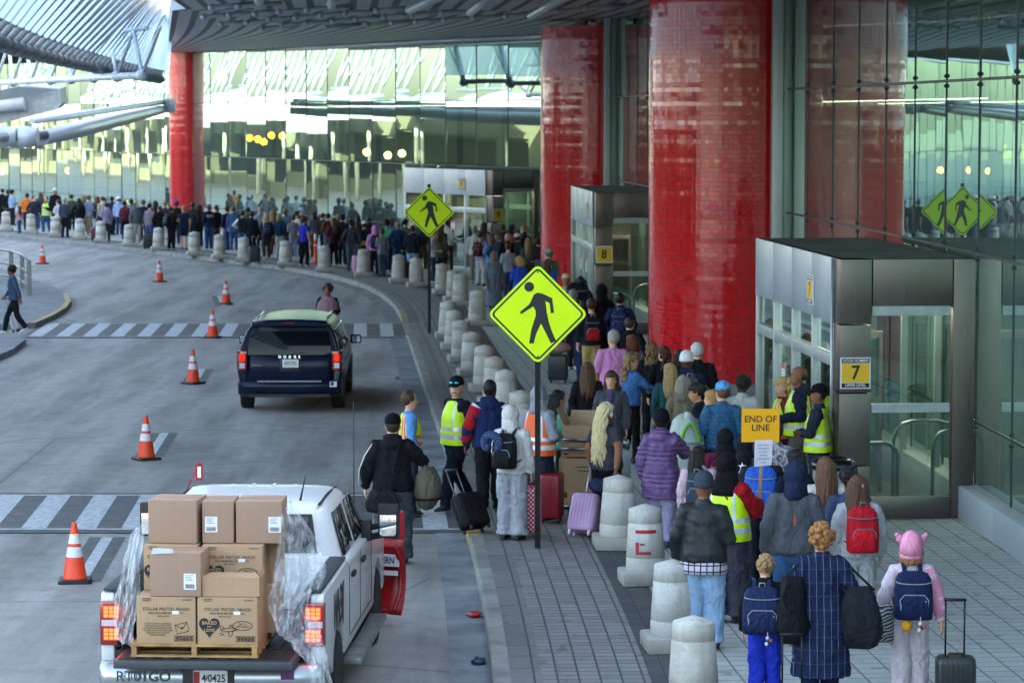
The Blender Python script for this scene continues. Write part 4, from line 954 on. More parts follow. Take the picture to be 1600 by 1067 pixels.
rfm=MB(); RA=FAC[:-1]+[V((-60,222,0)),V((-150,406,0))]; RI=offs(RA,18); RO=offs(RA,-1.2)
for p,q in zip(RO,RI): rfm.v+=[V((p.x,p.y,8.95)),V((q.x,q.y,8.95)),V((q.x,q.y,9.6)),V((p.x,p.y,9.6))]
for i in range(len(RA)-1):
    for k in range(4): l=(k+1)%4; rfm.f.append([4*i+k,4*i+l,4*i+4+l,4*i+4+k]); rfm.m.append(0); rfm.s.append(False)
tag(rfm.build('sun_block_roof',[M('8b8f90',.8,0,.1,.3)],fixn=True),'flat grey roof slab added over the hall to block the sun','roof')  # slab added to stop sun reaching the pavement through the glass
for i,(a,b) in enumerate(((2,3),(3,4),(6,7),(7,8),(1,2))):
    for o_ in (5,10):
        p,q=offs(FAC,o_)[a],offs(FAC,o_)[b]; c=(p+q)/2; L=(q-p).length*.8; rt=thing('ceiling_light','long white ceiling light strip inside the hall','lamp',(c.x,c.y,5.9),math.atan2((q-p).y,(q-p).x),'ceiling light strips inside the hall'); mb=MB(); mb.box((0,0,.04),(L,.30,.06)); mb.build('housing',[white_metal],rt); mb=MB(); mb.box((0,0,0),(L*.98,.22,.02)); mb.build('diffuser',[emis('fff1d8',2.2)],rt); mb=MB(); mb.tube([(L*.3,0,.06),(L*.3,0,3.0)],.012,5); mb.tube([(-L*.3,0,.06),(-L*.3,0,3.0)],.012,5); mb.build('hanger',[dark],rt)

ub=MB(); UA,UB=offs(RA,9),offs(RA,18)
for p,q in zip(UA,UB): ub.v+=[V((p.x,p.y,9.62)),V((q.x,q.y,9.62)),V((q.x,q.y,16.8)),V((p.x,p.y,16.8))]
for i in range(len(RA)-1):
    for k in range(4): l=(k+1)%4; ub.f.append([4*i+k,4*i+l,4*i+4+l,4*i+4+k]); ub.m.append(0); ub.s.append(False)
tag(ub.build('shade_block',[M('93a09c',.6,0,.1,.3)],fixn=True),'pale grey block added above the hall roof to shade the far side','building')  # block added above the hall to cast shade across the road
ew=MB(); ew.box((-10,-80,6),(90,1,12)); tag(ew.build('sky_block_wall',[M('5d6263',.8,0,.15,.3)]),'unseen grey wall added behind the viewpoint to block the low sky','building')  # unseen wall added to keep bright horizon sky out of reflections
# ---------------------------------------------------------------- entrance vestibules
YEL=M('e8b92e',.5,0,.04); INK=M('16181b',.5,0,.05); WHT=M('e4e6e6',.5,0,.04); SIGNW=M('dfe3e4',.5,0,.04)
def panel_sign(root,M4,num,w,h,full,name='number_sign'):
    mb=MB(); mb.plate(rrect(w,h,.01),.02,M4,0)
    s=mb.build(name,[WHT],root); e=lambda z:M4@Matrix.Translation((0,0,z))
    mb=MB()
    if full:
        mb.plate([(-w*.46,-h*.30),(w*.46,-h*.30),(w*.46,h*.30),(-w*.46,h*.30)],.002,e(.004),0)
        mb.plate([(-w*.46,h*.32),(w*.46,h*.32),(w*.46,h*.465),(-w*.46,h*.465)],.002,e(.004),1); mb.plate([(-w*.46,-h*.465),(w*.46,-h*.465),(w*.46,-h*.32),(-w*.46,-h*.32)],.002,e(.004),1)
        mb.build('sign_panel',[YEL,INK],s)
        txt('DOOR NUMBER',h*.125,WHT,s,e(.0055)@Matrix.Translation((0,h*.392,0)),bold=.012,sx=.92); txt('UPPER LEVEL',h*.125,WHT,s,e(.0055)@Matrix.Translation((0,-h*.392,0)),bold=.012,sx=.95)
        txt(num,h*.62,INK,s,e(.0055),bold=.02,sx=.9)
    else:
        mb.plate([(-w*.46,-h*.44),(w*.46,-h*.44),(w*.46,h*.44),(-w*.46,h*.44)],.002,e(.004),0); mb.build('sign_panel',[YEL],s)
        txt(num,h*.72,INK,s,e(.0055),bold=.025,sx=.9)
    return s
def brushed(hex_,metal=.9,rough=.22):
    t=NT('brushed_steel_'+hex_); vec=t.coord(scale=(18,18,.6)); n=t.noise(vec,2.5,4); c=t.mix(n,rgb(hex_,.8),rgb(hex_,1.1))
    return t.bsdf(c,t.ramp(n,[(.3,rough*.8),(.7,rough*1.4)]),metal,t.bump(t.noise(t.coord(),.9,2),.25,.02))
STB=brushed('6f6760',.85,.33); STL=M('a9b6c0',.35,.4,.08,1.5); roofm=M('4f544c',.9,0,.4,2.2,.6,14)
def vestibule(Apt,Bpt,D,H,num,label,pale=False):
    A,Bq=V(Apt),V(Bpt); u=(Bq-A); L=u.length; u/=L; rz=math.atan2(-u.x,u.y)
    root=thing('entrance_vestibule',label,'vestibule',(A.x,A.y,.15),rz)
    P1=.44; Fz=2.88
    roof=MB(); roof.box((D/2,L/2,H-.03),(D-.06,L-.06,.06)); roof.build('roof',[roofm],root)
    # camera-facing end: pilaster in stacked plates, fascia, glass with a rail, sill
    mb=MB(); 
    for z0,z1 in((0,.72),(.735,1.70),(1.715,2.62),(2.635,H)): mb.box((P1/2,.22,(z0+z1)/2),(P1-.012,.43,z1-z0))
    mb.build('pilaster',[STB],root,bevel=.008)
    mb=MB(); mb.box((P1+(D-P1-.32)/2,.06,(Fz+H)/2),(D-P1-.34,.12,H-Fz)); mb.box((D-.16,.08,H/2),(.30,.16,H)); mb.build('end_fascia',[STB],root,bevel=.006)
    W=D-P1-.33; xc=P1+W/2
    mb=MB(); mb.box((xc,.05,.15),(W,.10,.30)); mb.build('sill',[STB],root,bevel=.006)
    mb=MB(); mb.box((xc,.06,Fz-.07),(W-.02,.06,.13)); mb.build('transom_bar',[M('a7b4b0',.4,.4)],root); mb=MB(); mb.box((xc,.06,1.50),(W-.02,.05,.12)); mb.build('mid_rail',[M('a7b4b0',.4,.4)],root)
    mb=MB(); mb.box((xc,.075,(.30+Fz)/2),(W,.012,Fz-.31)); mb.build('end_glass',[G2],root)
    # road side: fascia in plates, transom lights, door frames, sliding doors
    mb=MB(); n=max(3,round(L/1.6))
    for i in range(n): mb.box((.05,.45+(L-.45)*(i+.5)/n,(2.62+H)/2),(.10,(L-.45)/n-.012,H-2.62))
    mb.build('front_fascia',[STL if not pale else M('c4cbcf',.4,.2,.05)],root,bevel=.004)
    mb=MB()
    for i in range(n+1): mb.box((.07,.47+(L-.5)*i/n,1.31),(.12,.09,2.61))
    mb.box((.07,L/2+.2,2.10),(.11,L-.5,.16)); mb.box((.07,L/2+.2,.06),(.11,L-.5,.12)); mb.build('door_frame',[alu if not pale else white_metal],root,bevel=.004)
    for i in range(n):
        y0=.47+(L-.5)*i/n+.05; y1=.47+(L-.5)*(i+1)/n-.05
        mb=MB(); mb.box((.08,(y0+y1)/2,1.07),(.014,y1-y0,1.9)); d=mb.build('door_glass',[G2],root); mb=MB(); mb.box((.08,(y0+y1)/2,2.40),(.014,y1-y0,.42)); mb.build('transom_glass',[G2],root)
        if i in(1,2): 
            mb=MB(); mb.plate(rrect(.26,.34,.01),.004,face_m((.062,(y0+y1)/2+.2,1.55),(0,-1,0),(0,0,1))); nn=mb.build('notice',[WHT],root); mb=MB(); mb.plate([(-.13,.09),(.13,.09),(.13,.17),(-.13,.17)],.002,face_m((.058,(y0+y1)/2+.2,1.55),(0,-1,0),(0,0,1)))
            for k in range(4): mb.plate([(-.10,.05-.05*k),(.10-.03*(k%2),.05-.05*k),(.10-.03*(k%2),.06-.05*k),(-.10,.06-.05*k)],.002,face_m((.058,(y0+y1)/2+.2,1.55),(0,-1,0),(0,0,1)))
            mb.build('printed_lines',[M('cf4a6a',.6)],nn)
    mb=MB(); mb.tube([(-.02,.43,0),(-.02,.43,H)],.018,6); mb.build('corner_trim',[alu],root)
    panel_sign(root,face_m((-.025,2.0,2.98),(0,-1,0),(0,0,1)),num,.42,.42,True,'front_sign')
    panel_sign(root,face_m((P1*.5,-.012,1.98),(1,0,0),(0,0,1)),num,.41,.42,num=='7')
    mb=MB(); mb.box((D/2,L/2,2.86),(D-.5,L-.6,.03)); mb.build('ceiling',[white_metal],root)
    for k in (.25,.6):
        mb=MB(); mb.box((D/2+.1,L*k,2.84),(.9,.5,.02)); mb.build('ceiling_fill_panel',[emis('fff4e2',5.0)],root)  # added fill panel, no such source seen; brightens the vestibule inside
    mb=MB(); mb.box((D/2,L/2,.012),(D-.1,L-.1,.02)); mb.build('floor_mat',[M('474b4d',.9,0,.25,3,.3,60)],root)
    mb=MB(); mb.box((D*.5,L-.06,1.42),(D-.1,.06,2.8)); pt=mb.build('rear_partition',[M('a6aaa0',.6,0,.1,2)],root)
    mb=MB(); mb.box((D*.62,L-.11,1.1),(.9,.03,2.1)); mb.build('partition_door',[M('5b6260',.4,0,.1,2)],pt)
    mb=MB(); mb.box((D*.30,L-.11,1.7),(.5,.02,.7)); mb.build('partition_poster',[M('c8ccd0',.5,0,.3,3)],pt)
    for k in (.3,.62,.95):
        mb=MB(); mb.box((D-.05,L*k,1.4),(.09,.09,2.78)); mb.build('inner_post',[alu],root)
    return root,rz,L
def vz(py,Z): return CAMZ-(py-YH)*Z/FPX
A7=P(1309,812,.15); Z7=4444*1.955/195
V7,rz7,L7=vestibule((A7.x,A7.y,0),((1181-800)/4444*Z7,Z7,0),1.86,3.50,'7','steel and glass entrance vestibule of door 7, nearest the camera')
V8,rz8,L8=vestibule((2.05,70,0),(1.59,76.9,0),1.85,3.50,'8','steel entrance vestibule of door 8 between the two large red columns')
V9,rz9,L9=vestibule((-.66,97.2,0),(-3.88,102.3,0),2.0,3.50,'9','pale entrance vestibule of door 9 beyond the second red column',True)
def vpt(root,x,y,z): return (root.matrix_basis@V((x,y,z)))
for vr,L,dn in((V7,L7,'the nearest vestibule'),(V8,L8,'the vestibule between the columns')):
    vr_m=Matrix.Translation(vr.location)@Matrix.Rotation(vr.rotation_euler.z,4,'Z')
    for j,(x,y,w,h) in enumerate(((.62,.55,.62,.95),(1.62,1.9,.9,1.1),(1.9,1.1,.7,1.05))):
        o=vr_m@V((x,y,.02)); rt=thing('guide_rail',('curved steel guide rail just inside the glass end of %s','tall curved steel guide rail deeper inside %s','curved steel guide rail by the wall side of %s')[j]%dn,'guide rail',o,vr.rotation_euler.z)
        mb=MB(); pts=[(-w/2,0,0)]+[(-w/2+ (w*.3)*(1-math.cos(a)),0,h-w*.3+w*.3*math.sin(a)) for a in [R(k) for k in(0,30,60,90)]]+[(w/2-(w*.3)*(1-math.cos(a)),0,h-w*.3+w*.3*math.sin(a)) for a in [R(k) for k in(90,60,30,0)]]+[(w/2,0,0)]
        mb.tube(pts,.028,10); mb.build('rail',[steel],rt); mb=MB()
        for s in(-1,1): mb.lathe([(.07,0),(.07,.012),(.03,.02)],(s*w/2,0,0),14)
        mb.build('foot_plate',[steel],rt)
    o=vr_m@V((.75,2.6,.02)); rt=thing('inner_door',('inner sliding door leaf with round no entry sticker inside %s')%dn,'door',o,vr.rotation_euler.z)
    mb=MB(); mb.box((0,0,1.15),(.75,.012,2.1)); mb.build('pane',[G2],rt); mb=MB(); mb.box((-.38,0,1.15),(.05,.05,2.3)); mb.box((.38,0,1.15),(.05,.05,2.3)); mb.box((0,0,2.28),(.8,.06,.08)); mb.box((0,0,1.32),(.72,.03,.08)); mb.build('frame',[M('6e5a58',.4,.3)],rt)
    mb=MB(); mb.plate(circ(-.12,1.68,.11),.004,face_m((0,-.02,0),(1,0,0),(0,0,1))); st=mb.build('sticker',[M('b0202a',.5)],rt); mb=MB(); mb.plate([(-.2,1.66),(-.04,1.66),(-.04,1.70),(-.2,1.70)],.003,face_m((0,-.025,0),(1,0,0),(0,0,1))); mb.build('sticker_bar',[WHT],st)
# camera on vestibule 8
rt=thing('security_camera','small white security camera on the end of the door 8 vestibule','camera',V8.location+V((1.55,-.1,2.95))); mb=MB(); mb.box((0,0,.1),(.16,.16,.2)); mb.build('housing',[WHT],rt,bevel=.02); mb=MB(); mb.ell((0,-.06,-.06),(.13,.13,.12),14,8); mb.build('dome',[M('dfe3e6',.15)],rt)
# ---------------------------------------------------------------- bollards
def bollmat():
    t=NT('cast_concrete'); oi=t.n('ShaderNodeObjectInfo'); va=t.n('ShaderNodeVectorMath',operation='ADD'); t.t.links.new(t.coord(),va.inputs[0]); t.t.links.new(t.math('MULTIPLY',oi.outputs['Random'],40.0),va.inputs[1]); vec=va.outputs[0]; a=t.noise(vec,2.2,6,.65); b=t.noise(vec,55,2); st=t.noise(t.coord(scale=(9,9,.9)),1.5,4)
    c=t.mix(t.ramp(a,[(.3,0),(.7,1)]),rgb('a8a498'),rgb('d6d3c9')); c=t.mix(t.ramp(st,[(.52,0),(.8,.45)]),c,rgb('969388')); c=t.mix(t.ramp(b,[(.6,0),(.72,.6)]),c,rgb('7d7a70')); sz=t.n('ShaderNodeSeparateXYZ'); t.t.links.new(t.coord(),sz.inputs[0]); c=t.mix(t.math('MULTIPLY',t.ramp(sz.outputs[2],[(.0,.85),(.35,0)]),t.ramp(a,[(.35,.2),(.6,1)])),c,rgb('6a665c')); ch=t.noise(vec,7,2); c=t.mix(t.ramp(ch,[(.67,0),(.72,.35)]),c,rgb('8f8b82'))
    return t.bsdf(c,.85,0,t.bump(t.math('ADD',b,a),.3,.006),.2)
BM=bollmat()
def make_bollard():
    rt=thing('bollard','x','bollard')
    mb=MB(); mb.box((0,0,.08),(.60,.60,.16)); mb.build('plinth',[BM],rt,bevel=.03)
    mb=MB(); mb.lathe([(.232,.16),(.232,.165),(.228,.30),(.218,.305),(.218,.318),(.226,.323),(.200,.70),(.190,.705),(.190,.718),(.198,.723),(.190,.865),(.183,.875),(.02,.925),(.001,.926)],n=32); mb.build('shaft',[BM],rt)
    return rt
b0=make_bollard(); index_kids(b0)
GB='concrete bollards along the kerb'
BL=[((8,362),'bollard at the far left end beside the pedestrian in black'),((47,366),'bollard below the orange jacket at far left'),((85,371),'bollard just right of the far road worker'),((123,375),'bollard below the cropped black jacket and white shirt'),((156,380),'bollard below the long auburn hair'),((200,386),'bollard right of the burgundy jacket'),((246,392),'bollard above the second farthest traffic cone'),((303,400),'bollard in front of the slim distant red column'),((342,405),'bollard under the red hip bag'),((380,410),'bollard below the white sleeved gilet'),((445,417),'bollard left of the royal blue T-shirt'),((506,426),'bollard right of the orange cone on the far pavement'),((567,433),'bollard below the white cap and yellow bag'),((622,443),'bollard below the grey haired person in blue jacket'),((650,449),'bollard just left of the small sign pole'),((691,460),'bollard just right of the small sign pole'),((709,472),'bollard half hidden at the front of the bunched bollards'),((719,479),'bollard in the back row of the bunched bollards'),((745,510),'bollard set apart on the inner side by the grey robe'),((699,531),'bollard at the far crosswalk end of the close file'),((709,548),'second bollard of the close file beyond the large sign'),((721,567),'third bollard of the close file left of the large sign'),((737,589),'fourth bollard of the close file, beside the large sign edge'),((757,614),'bollard with full shaft showing above the man in navy and red'),((773,636),'bollard behind the navy and red jacket head'),((790,661),'bollard behind the cream hood'),((813,700),'bollard mostly hidden behind the grey hood and orange vest'),((966,861),'bollard right of the pale pink suitcase'),((1011,917),'bollard with red and grey tape marks on its front'),((1054,1022),'bollard behind the pale jeans, second nearest'),((1087,1130),'nearest bollard, cut off by the bottom of the picture')]
for i,((px,py),lab) in enumerate(BL):
    o=b0 if i==0 else copy_tree(b0); p=P(px,py,.15); p.y+=.3; o.location=(p.x,p.y,.15); o.rotation_euler=(R(((i*53)%7-3)*.25),R(((i*29)%7-3)*.25),R(4+(i*37)%9)); tag(o,('pale concrete '+lab) if len(lab.split())<14 else lab,'bollard',GB)
    if 'tape' in lab: TB=o
mb=MB()
def band(x0,x1,z0,z1,m):
    n=6; pr=[]
    for z in(z0,z1):
        r=.226-(z-.323)*(.026/.377)+.003
        for k in range(n+1):
            x=x0+(x1-x0)*k/n; a=math.asin(max(-1,min(1,x/r))); pr.append((r*math.sin(a),-r*math.cos(a),z))
    mb.add(pr,[(k,k+1,n+2+k,n+1+k) for k in range(n)],m)
band(-.11,.13,.605,.645,0); band(-.115,-.075,.50,.60,1); band(-.11,-.07,.36,.50,0); band(-.07,.07,.36,.395,0); band(-.06,0,.47,.49,0)
o=mb.build('tape_marks',[M('a81c24',.5,0,.15),M('b9bcc0',.5)],TB,fixn=False); o.rotation_euler.z=-TB.rotation_euler.z-R(4)
# ---------------------------------------------------------------- glazed canopy over the roadway, upper left
WP=M('c3ccd4',.35,.15,.1,3); GP=M('8b949b',.4,.4,.2,4)
CT=thing('canopy_truss','long white tubular canopy truss with ball joints over the roadway, upper left','canopy truss',(-10,60,6.9))
zr=6.9
rail=[P(x,y,zr) for x,y in((-260,-40),(-60,42),(0,64),(60,82),(130,99),(190,112),(235,120),(252,123.5))]
RL=resample(rail,1.72)
mb=MB(); mb.tube(RL,.10,10); ploc(mb.build('lower_rail',[GP],CT),CT)
top=[]
for i,p in enumerate(RL):
    k=i/(len(RL)-1); xs=min((abs(c_.y-p.y),c_.x) for c_ in ST)[1]; q=V((max(xs,p.x)+.1,p.y+.5,9.7)); q2=p.lerp(q,1.0)+V((-.5,.9,0)); top.append((q,q2))
    mb=MB(); mb.tube([p,q],[.10,.115],8); mb.tube([p+V((0,0,.05)),q2],.06,6); mb.lathe([(.10,0),(.13,.01),(.13,.07),(.10,.08)],p.lerp(q,.10),8,axis=(q-p).to_track_quat('Z','Y').to_matrix().to_4x4()); ploc(mb.build('strut',[WP],CT),CT)
    mb=MB(); mb.ell(p+V((0,0,-.03)),(.19,.19,.18),12,8); ploc(mb.build('ball_joint',[GP],CT),CT)
def frost():
    t=NT('canopy_sheet'); n=t.noise(t.coord(),.8,4); c=t.mix(n,rgb('b9d2e2'),rgb('dbe8f0')); d=t.n('ShaderNodeBsdfTranslucent'); t.t.links.new(c,d.inputs[0]); g=t.n('ShaderNodeBsdfGlossy'); g.inputs['Roughness'].default_value=.12; tr=t.n('ShaderNodeBsdfTransparent'); tr.inputs[0].default_value=(.8,.9,.95,1)
    m=t.n('ShaderNodeMixShader'); m.inputs[0].default_value=.25; t.t.links.new(d.outputs[0],m.inputs[1]); t.t.links.new(tr.outputs[0],m.inputs[2]); m2=t.n('ShaderNodeMixShader'); m2.inputs[0].default_value=.15; t.t.links.new(m.outputs[0],m2.inputs[1]); t.t.links.new(g.outputs[0],m2.inputs[2]); t.t.links.new(m2.outputs[0],t.out.inputs[0]); return t.m
FR=frost()
mb=MB()
for i,(p,(q,q2)) in enumerate(zip(RL,top)):
    mb.v+=[p+V((.25,1.0,.25)),q2+V((.3,1.2,0))]
    if i: mb.f.append([2*i-2,2*i,2*i+1,2*i-1]); mb.m.append(0); mb.s.append(False)
ploc(mb.build('glazing_sheet',[FR],CT,fixn=False),CT)
# cross truss at the far end
XT=thing('cross_truss','white tubular cross truss with diagonal webs above the far road bend','canopy truss',(-18,115,6.9))
a,b=P(-120,136,6.6),P(222,118,6.6); n=13; U=[]
mb=MB(); mb.tube([a,b],.10,10); ploc(mb.build('bottom_chord',[WP],XT),XT)
for i in range(n):
    p=a.lerp(b,i/(n-1)); q=a.lerp(b,(i+.5)/(n-1))+V((.1,.3,1.25)); q0=a.lerp(b,(i-.5)/(n-1))+V((.1,.3,1.25))
    mb=MB(); mb.tube([p,q],.055,6); mb.tube([p,q0],.055,6); mb.ell(p,(.17,.17,.16),10,7); ploc(mb.build('web',[WP],XT),XT)
mb=MB(); mb.tube([a+V((.1,.3,1.25)),b+V((.1,.3,1.25))],.06,8); ploc(mb.build('top_chord',[WP],XT),XT)
# tapered arms reaching from the slim red column
def arm(a,b,ra,rb,label,collars=0):
    rt=thing('canopy_outrigger',label,'canopy arm',a); mb=MB(); mid=a.lerp(b,.25); mb.tube([V((0,0,0)),mid-a,a.lerp(b,.6)-a,a.lerp(b,.95)-a,b-a],[ra*.8,ra,ra*.85,rb*1.1,rb],14); mb.build('tube',[M('c9ced6',.3,.1,.06)],rt)
    mb=MB(); mb.box(b-a+V((.25,0,0)),(.5,.3,.3)); mb.build('bracket',[GP],rt)
    return rt
arm(PY(66,216,92),PY(256,171,121),.30,.17,'thick tapered white arm running from the slim red column towards the left')
arm(PY(50,190,96),PY(256,160,121),.13,.10,'thin white arm above the thick tapered one at the slim red column')
rt=thing('canopy_outrigger','white pipe with two flared collars at the left edge','canopy arm',PY(-30,217,90)); a=rt.location; mb=MB(); b=PY(72,211,92); mb.tube([(0,0,0),b-a],.15,12); mb.build('tube',[GP],rt)
for px in(12,45): 
    c=PY(px,214,91)-a; mb=MB(); mb.tube([c-V((.3,0,0)),c+V((.3,0,0))],[.36,.30],12); mb.build('collar',[WP],rt)
# grey roof edge piece at the left
rt=thing('canopy_gutter','grey folded metal canopy end with a round white pipe at the left edge','canopy',PY(40,165,80)); a=rt.location
mb=MB(); q=[PY(x,y,80)-a for x,y in((-40,152),(40,134),(93,139),(96,163),(88,172),(0,194),(-40,200))]; mb.add(q+[v+V((-.6,5,.1)) for v in q],[tuple(range(7))]+[(k,7+k,7+(k+1)%7,(k+1)%7) for k in range(7)]+[tuple(range(13,6,-1))]); mb.build('metal_shell',[M('aab0b2',.4,.3,.15)],rt)
mb=MB(); c=PY(38,163,79.5)-a; mb.tube([c+V((-3,.0,-.25)),c],[.19,.19],16); mb.build('round_pipe',[M('d8dcdf',.4)],rt)
mb=MB(); q=[PY(x,y,79.4)-a for x,y in((-40,150),(30,136),(90,141),(60,147),(-40,163))]; mb.add(q+[v+V((0,.05,.02)) for v in q],[tuple(range(5)),tuple(range(9,4,-1))]+[(k,5+k,5+(k+1)%5,(k+1)%5) for k in range(5)]); mb.build('top_plate',[M('70777a',.5,.3)],rt)
# ---------------------------------------------------------------- what the glass mirrors: the garage side across the road
OP=offs(CURB,-25); OP=[p for p in OP if p.y>30]; e=(OP[-1]-OP[-6])/5; OP+= [OP[-1]+e*k*3 for k in range(1,90)]
cream=M('62644f',.8,0,.1,.3); 
GR=thing('parking_garage','long cream parking garage across the road, seen mirrored in the terminal glass','building',(OP[0].x,OP[0].y,0))
def run(pl,a,b,z0,z1,mat,name):
    A_,B_=offs(pl,a),offs(pl,b); mb=MB()
    for p,q in zip(A_,B_): mb.v+=[V((p.x,p.y,z0)),V((q.x,q.y,z0)),V((q.x,q.y,z1)),V((p.x,p.y,z1))]
    for i in range(len(A_)-1):
        for k in range(4): l=(k+1)%4; mb.f.append([4*i+k,4*i+l,4*i+4+l,4*i+4+k]); mb.m.append(0); mb.s.append(False)
    return ploc(mb.build(name,[mat],GR),GR)
run(OP,0,-.4,3.9,5.4,cream,'upper_parapet'); run(OP,0,-.4,0,1.1,cream,'lower_parapet'); run(OP,-8,-8.4,0,5.3,M('39423f',.9,0,.2,.3),'rear_wall'); run(OP,-.41,-8.3,3.7,4.0,cream,'deck')
for i in range(2,len(OP)-1,4):
    p=OP[i]; t=(OP[i+1]-OP[i-1]).normalized(); mb=MB(); mb.box((p.x,p.y,2.7),(1.1 if i%8 else 2.4,.6,5.38),rz=math.atan2(t.y,t.x)); ploc(mb.build('pier',[cream],GR),GR)
# white vaulted walkway roofs between road and garage
VP=offs(CURB,-20); VP=[p for p in VP if p.y>34]; e=(VP[-1]-VP[-6])/5; VP+=[VP[-1]+e*k for k in range(1,150)]
vaultm=M('b4bcc0',.4,0,.05)
for i in range(0,len(VP)-18,17):
    a,b=VP[i],VP[i+15]; t=(b-a); L=t.length; t/=L; rt=thing('walkway_vault','white vaulted walkway roof across the road, seen mirrored in the glass','canopy',((a+b)/2),math.atan2(t.y,t.x),'white vaulted roofs mirrored in the glass')
    mb=MB(); rs=[]
    for k in range(13):
        x=-L/2+L*k/12; h=2.0*math.sqrt(max(0,1-(x/(L/2))**4)); rs.append([V((x,2.6*math.cos(PI*j/8),5.0+h*math.sin(PI*j/8))) for j in range(9)]+[V((x,0,4.95))])
    mb.rings(rs,0); mb.build('vault_shell',[vaultm],rt); mb=MB()
    for x in(-L*.4,0,L*.4): mb.tube([(x,0,0),(x,0,5)],.13,8)
    mb.build('post',[M('c9cdb8',.6)],rt)
    mb=MB(); mb.tube([(-L/2,0,6.9),(L/2,0,6.9)],.10,6); mb.tube([(-L/2,1.5,10.2),(L/2,1.5,10.2)],.10,6)
    for k in range(10):
        x=-L/2+L*(k+.5)/10; mb.tube([(x,0,6.9),(x+.8,1.5,10.2)],.09,6); mb.tube([(x,0,6.9),(x-.8,1.5,10.2)],.09,6)
    mb.build('truss',[M('8fa4a8',.4,.2)],rt)
# left island railing
RR=thing('island_railing','grey tubular railing at the rear of the left island','railing',P(46,462,.15)); a=RR.location
pts=[P(x,y,.15)-a for x,y in((46,462),(35,450),(18,443),(-30,436),(-90,430))]
for i,p in enumerate(pts): mb=MB(); mb.box(p+V((0,0,.53)),(.12,.10,1.06)); mb.build('rail_post',[M('8b8f84',.5,.3)],RR)
for z in(1.04,.62,.22):
    mb=MB(); mb.tube([p+V((0,0,z)) for p in pts],.035,8); mb.build('rail',[M('7f8583',.4,.4)],RR)
# ---------------------------------------------------------------- vehicles
def paint(hex_,rough=.28,var=.03,haze_or_dirt=.7,coat=.35,spec=.5):
    t=NT('car_paint_'+hex_); n=t.noise(t.coord(),3,5); d=t.noise(t.coord(scale=(1,1,2)),6,5,.7)
    c=t.mix(n,rgb(hex_,1-var*2),rgb(hex_)); sep=t.n('ShaderNodeSeparateXYZ'); t.t.links.new(t.coord(),sep.inputs[0])
    low=t.math('MULTIPLY',t.ramp(d,[(.35,0),(.7,1)]),t.ramp(sep.outputs[2],[(.3,haze_or_dirt),(.95,haze_or_dirt*.08)]))
    c=t.mix(low,c,rgb('6d6a63')); return t.bsdf(c,rough,0,None,spec,Coat_Weight=coat,Coat_Roughness=.08)
BLK=M('1a1c1e',.55,0,.15,5,.15,40); RUB=M('141516',.8,0,.15,8,.3,30); CHR=M('c9ced2',.14,1,.03); WIN=None
def wing(sp=.5,ro=.03):
    t=NT('tinted_glass'); p=t.bsdf(rgb('0a0f14'),ro,0,None,sp); return p
WIN=wing()
RED=M('8e0c12',.15,0,.1,20,0,30,.8,Coat_Weight=.6); LIT=emis('ff3a22',1.5)
def wheel(rt,x,y,r,w,spokes=6):
    ax=Matrix.Rotation(R(90),4,'Y'); s=1 if x>0 else -1
    wh=MB(); wh.lathe([(r*.62,-w/2),(r*.92,-w/2),(r,-w*.38),(r,w*.38),(r*.92,w/2),(r*.62,w/2)],(0,0,0),32,axis=ax); o=wh.build('wheel',[RUB],rt); o.location=(x,y,r)
    mb=MB(); mb.lathe([(r*.62,-w*.42),(r*.60,w*.30),(r*.15,w*.36),(.001,w*.36)] if s>0 else [(r*.62,w*.42),(r*.60,-w*.30),(r*.15,-w*.36),(.001,-w*.36)],(0,0,0),24,axis=ax)
    mb.build('rim',[M('8b9094',.3,.8)],o); mb=MB()
    for k in range(spokes): a=2*PI*k/spokes; mb.box((s*w*.36,math.cos(a)*r*.36,math.sin(a)*r*.36),(.03,.09,r*.5),M4=Matrix.Rotation(-a+PI/2,4,'X') if False else Matrix.Rotation(a-PI/2,4,'X'))
    mb.build('spokes',[M('a3a8ac',.3,.8)],o)
TRZ=R(-3.0)
TRK=thing('pickup_truck','white pickup truck with tailgate down, cardboard boxes aboard and a red snow plough in front','pickup truck',(-2.67,25.05,0),TRZ)
TM=Matrix.Translation(TRK.location)@Matrix.Rotation(TRZ,4,'Z')
W_=paint('dfe2e2')
def arc(cy,r,z0,n=9): 
    a0=math.asin(min(1,max(-1,(z0-.42)/r))); return [(cy+r*math.cos(a0+(PI-2*a0)*k/n),.42+r*math.sin(a0+(PI-2*a0)*k/n)) for k in range(n+1)]
side=[(0.02,.66),(0.0,.84),(0.0,1.30),(.03,1.345),(1.95,1.355),(1.975,1.345),(2.0,1.31),(4.1,1.29),(4.5,1.25),(5.3,1.16),(5.48,1.02),(5.5,.55)]+arc(4.83,.49,.50)+arc(1.17,.49,.50)+[(.5,.60)]
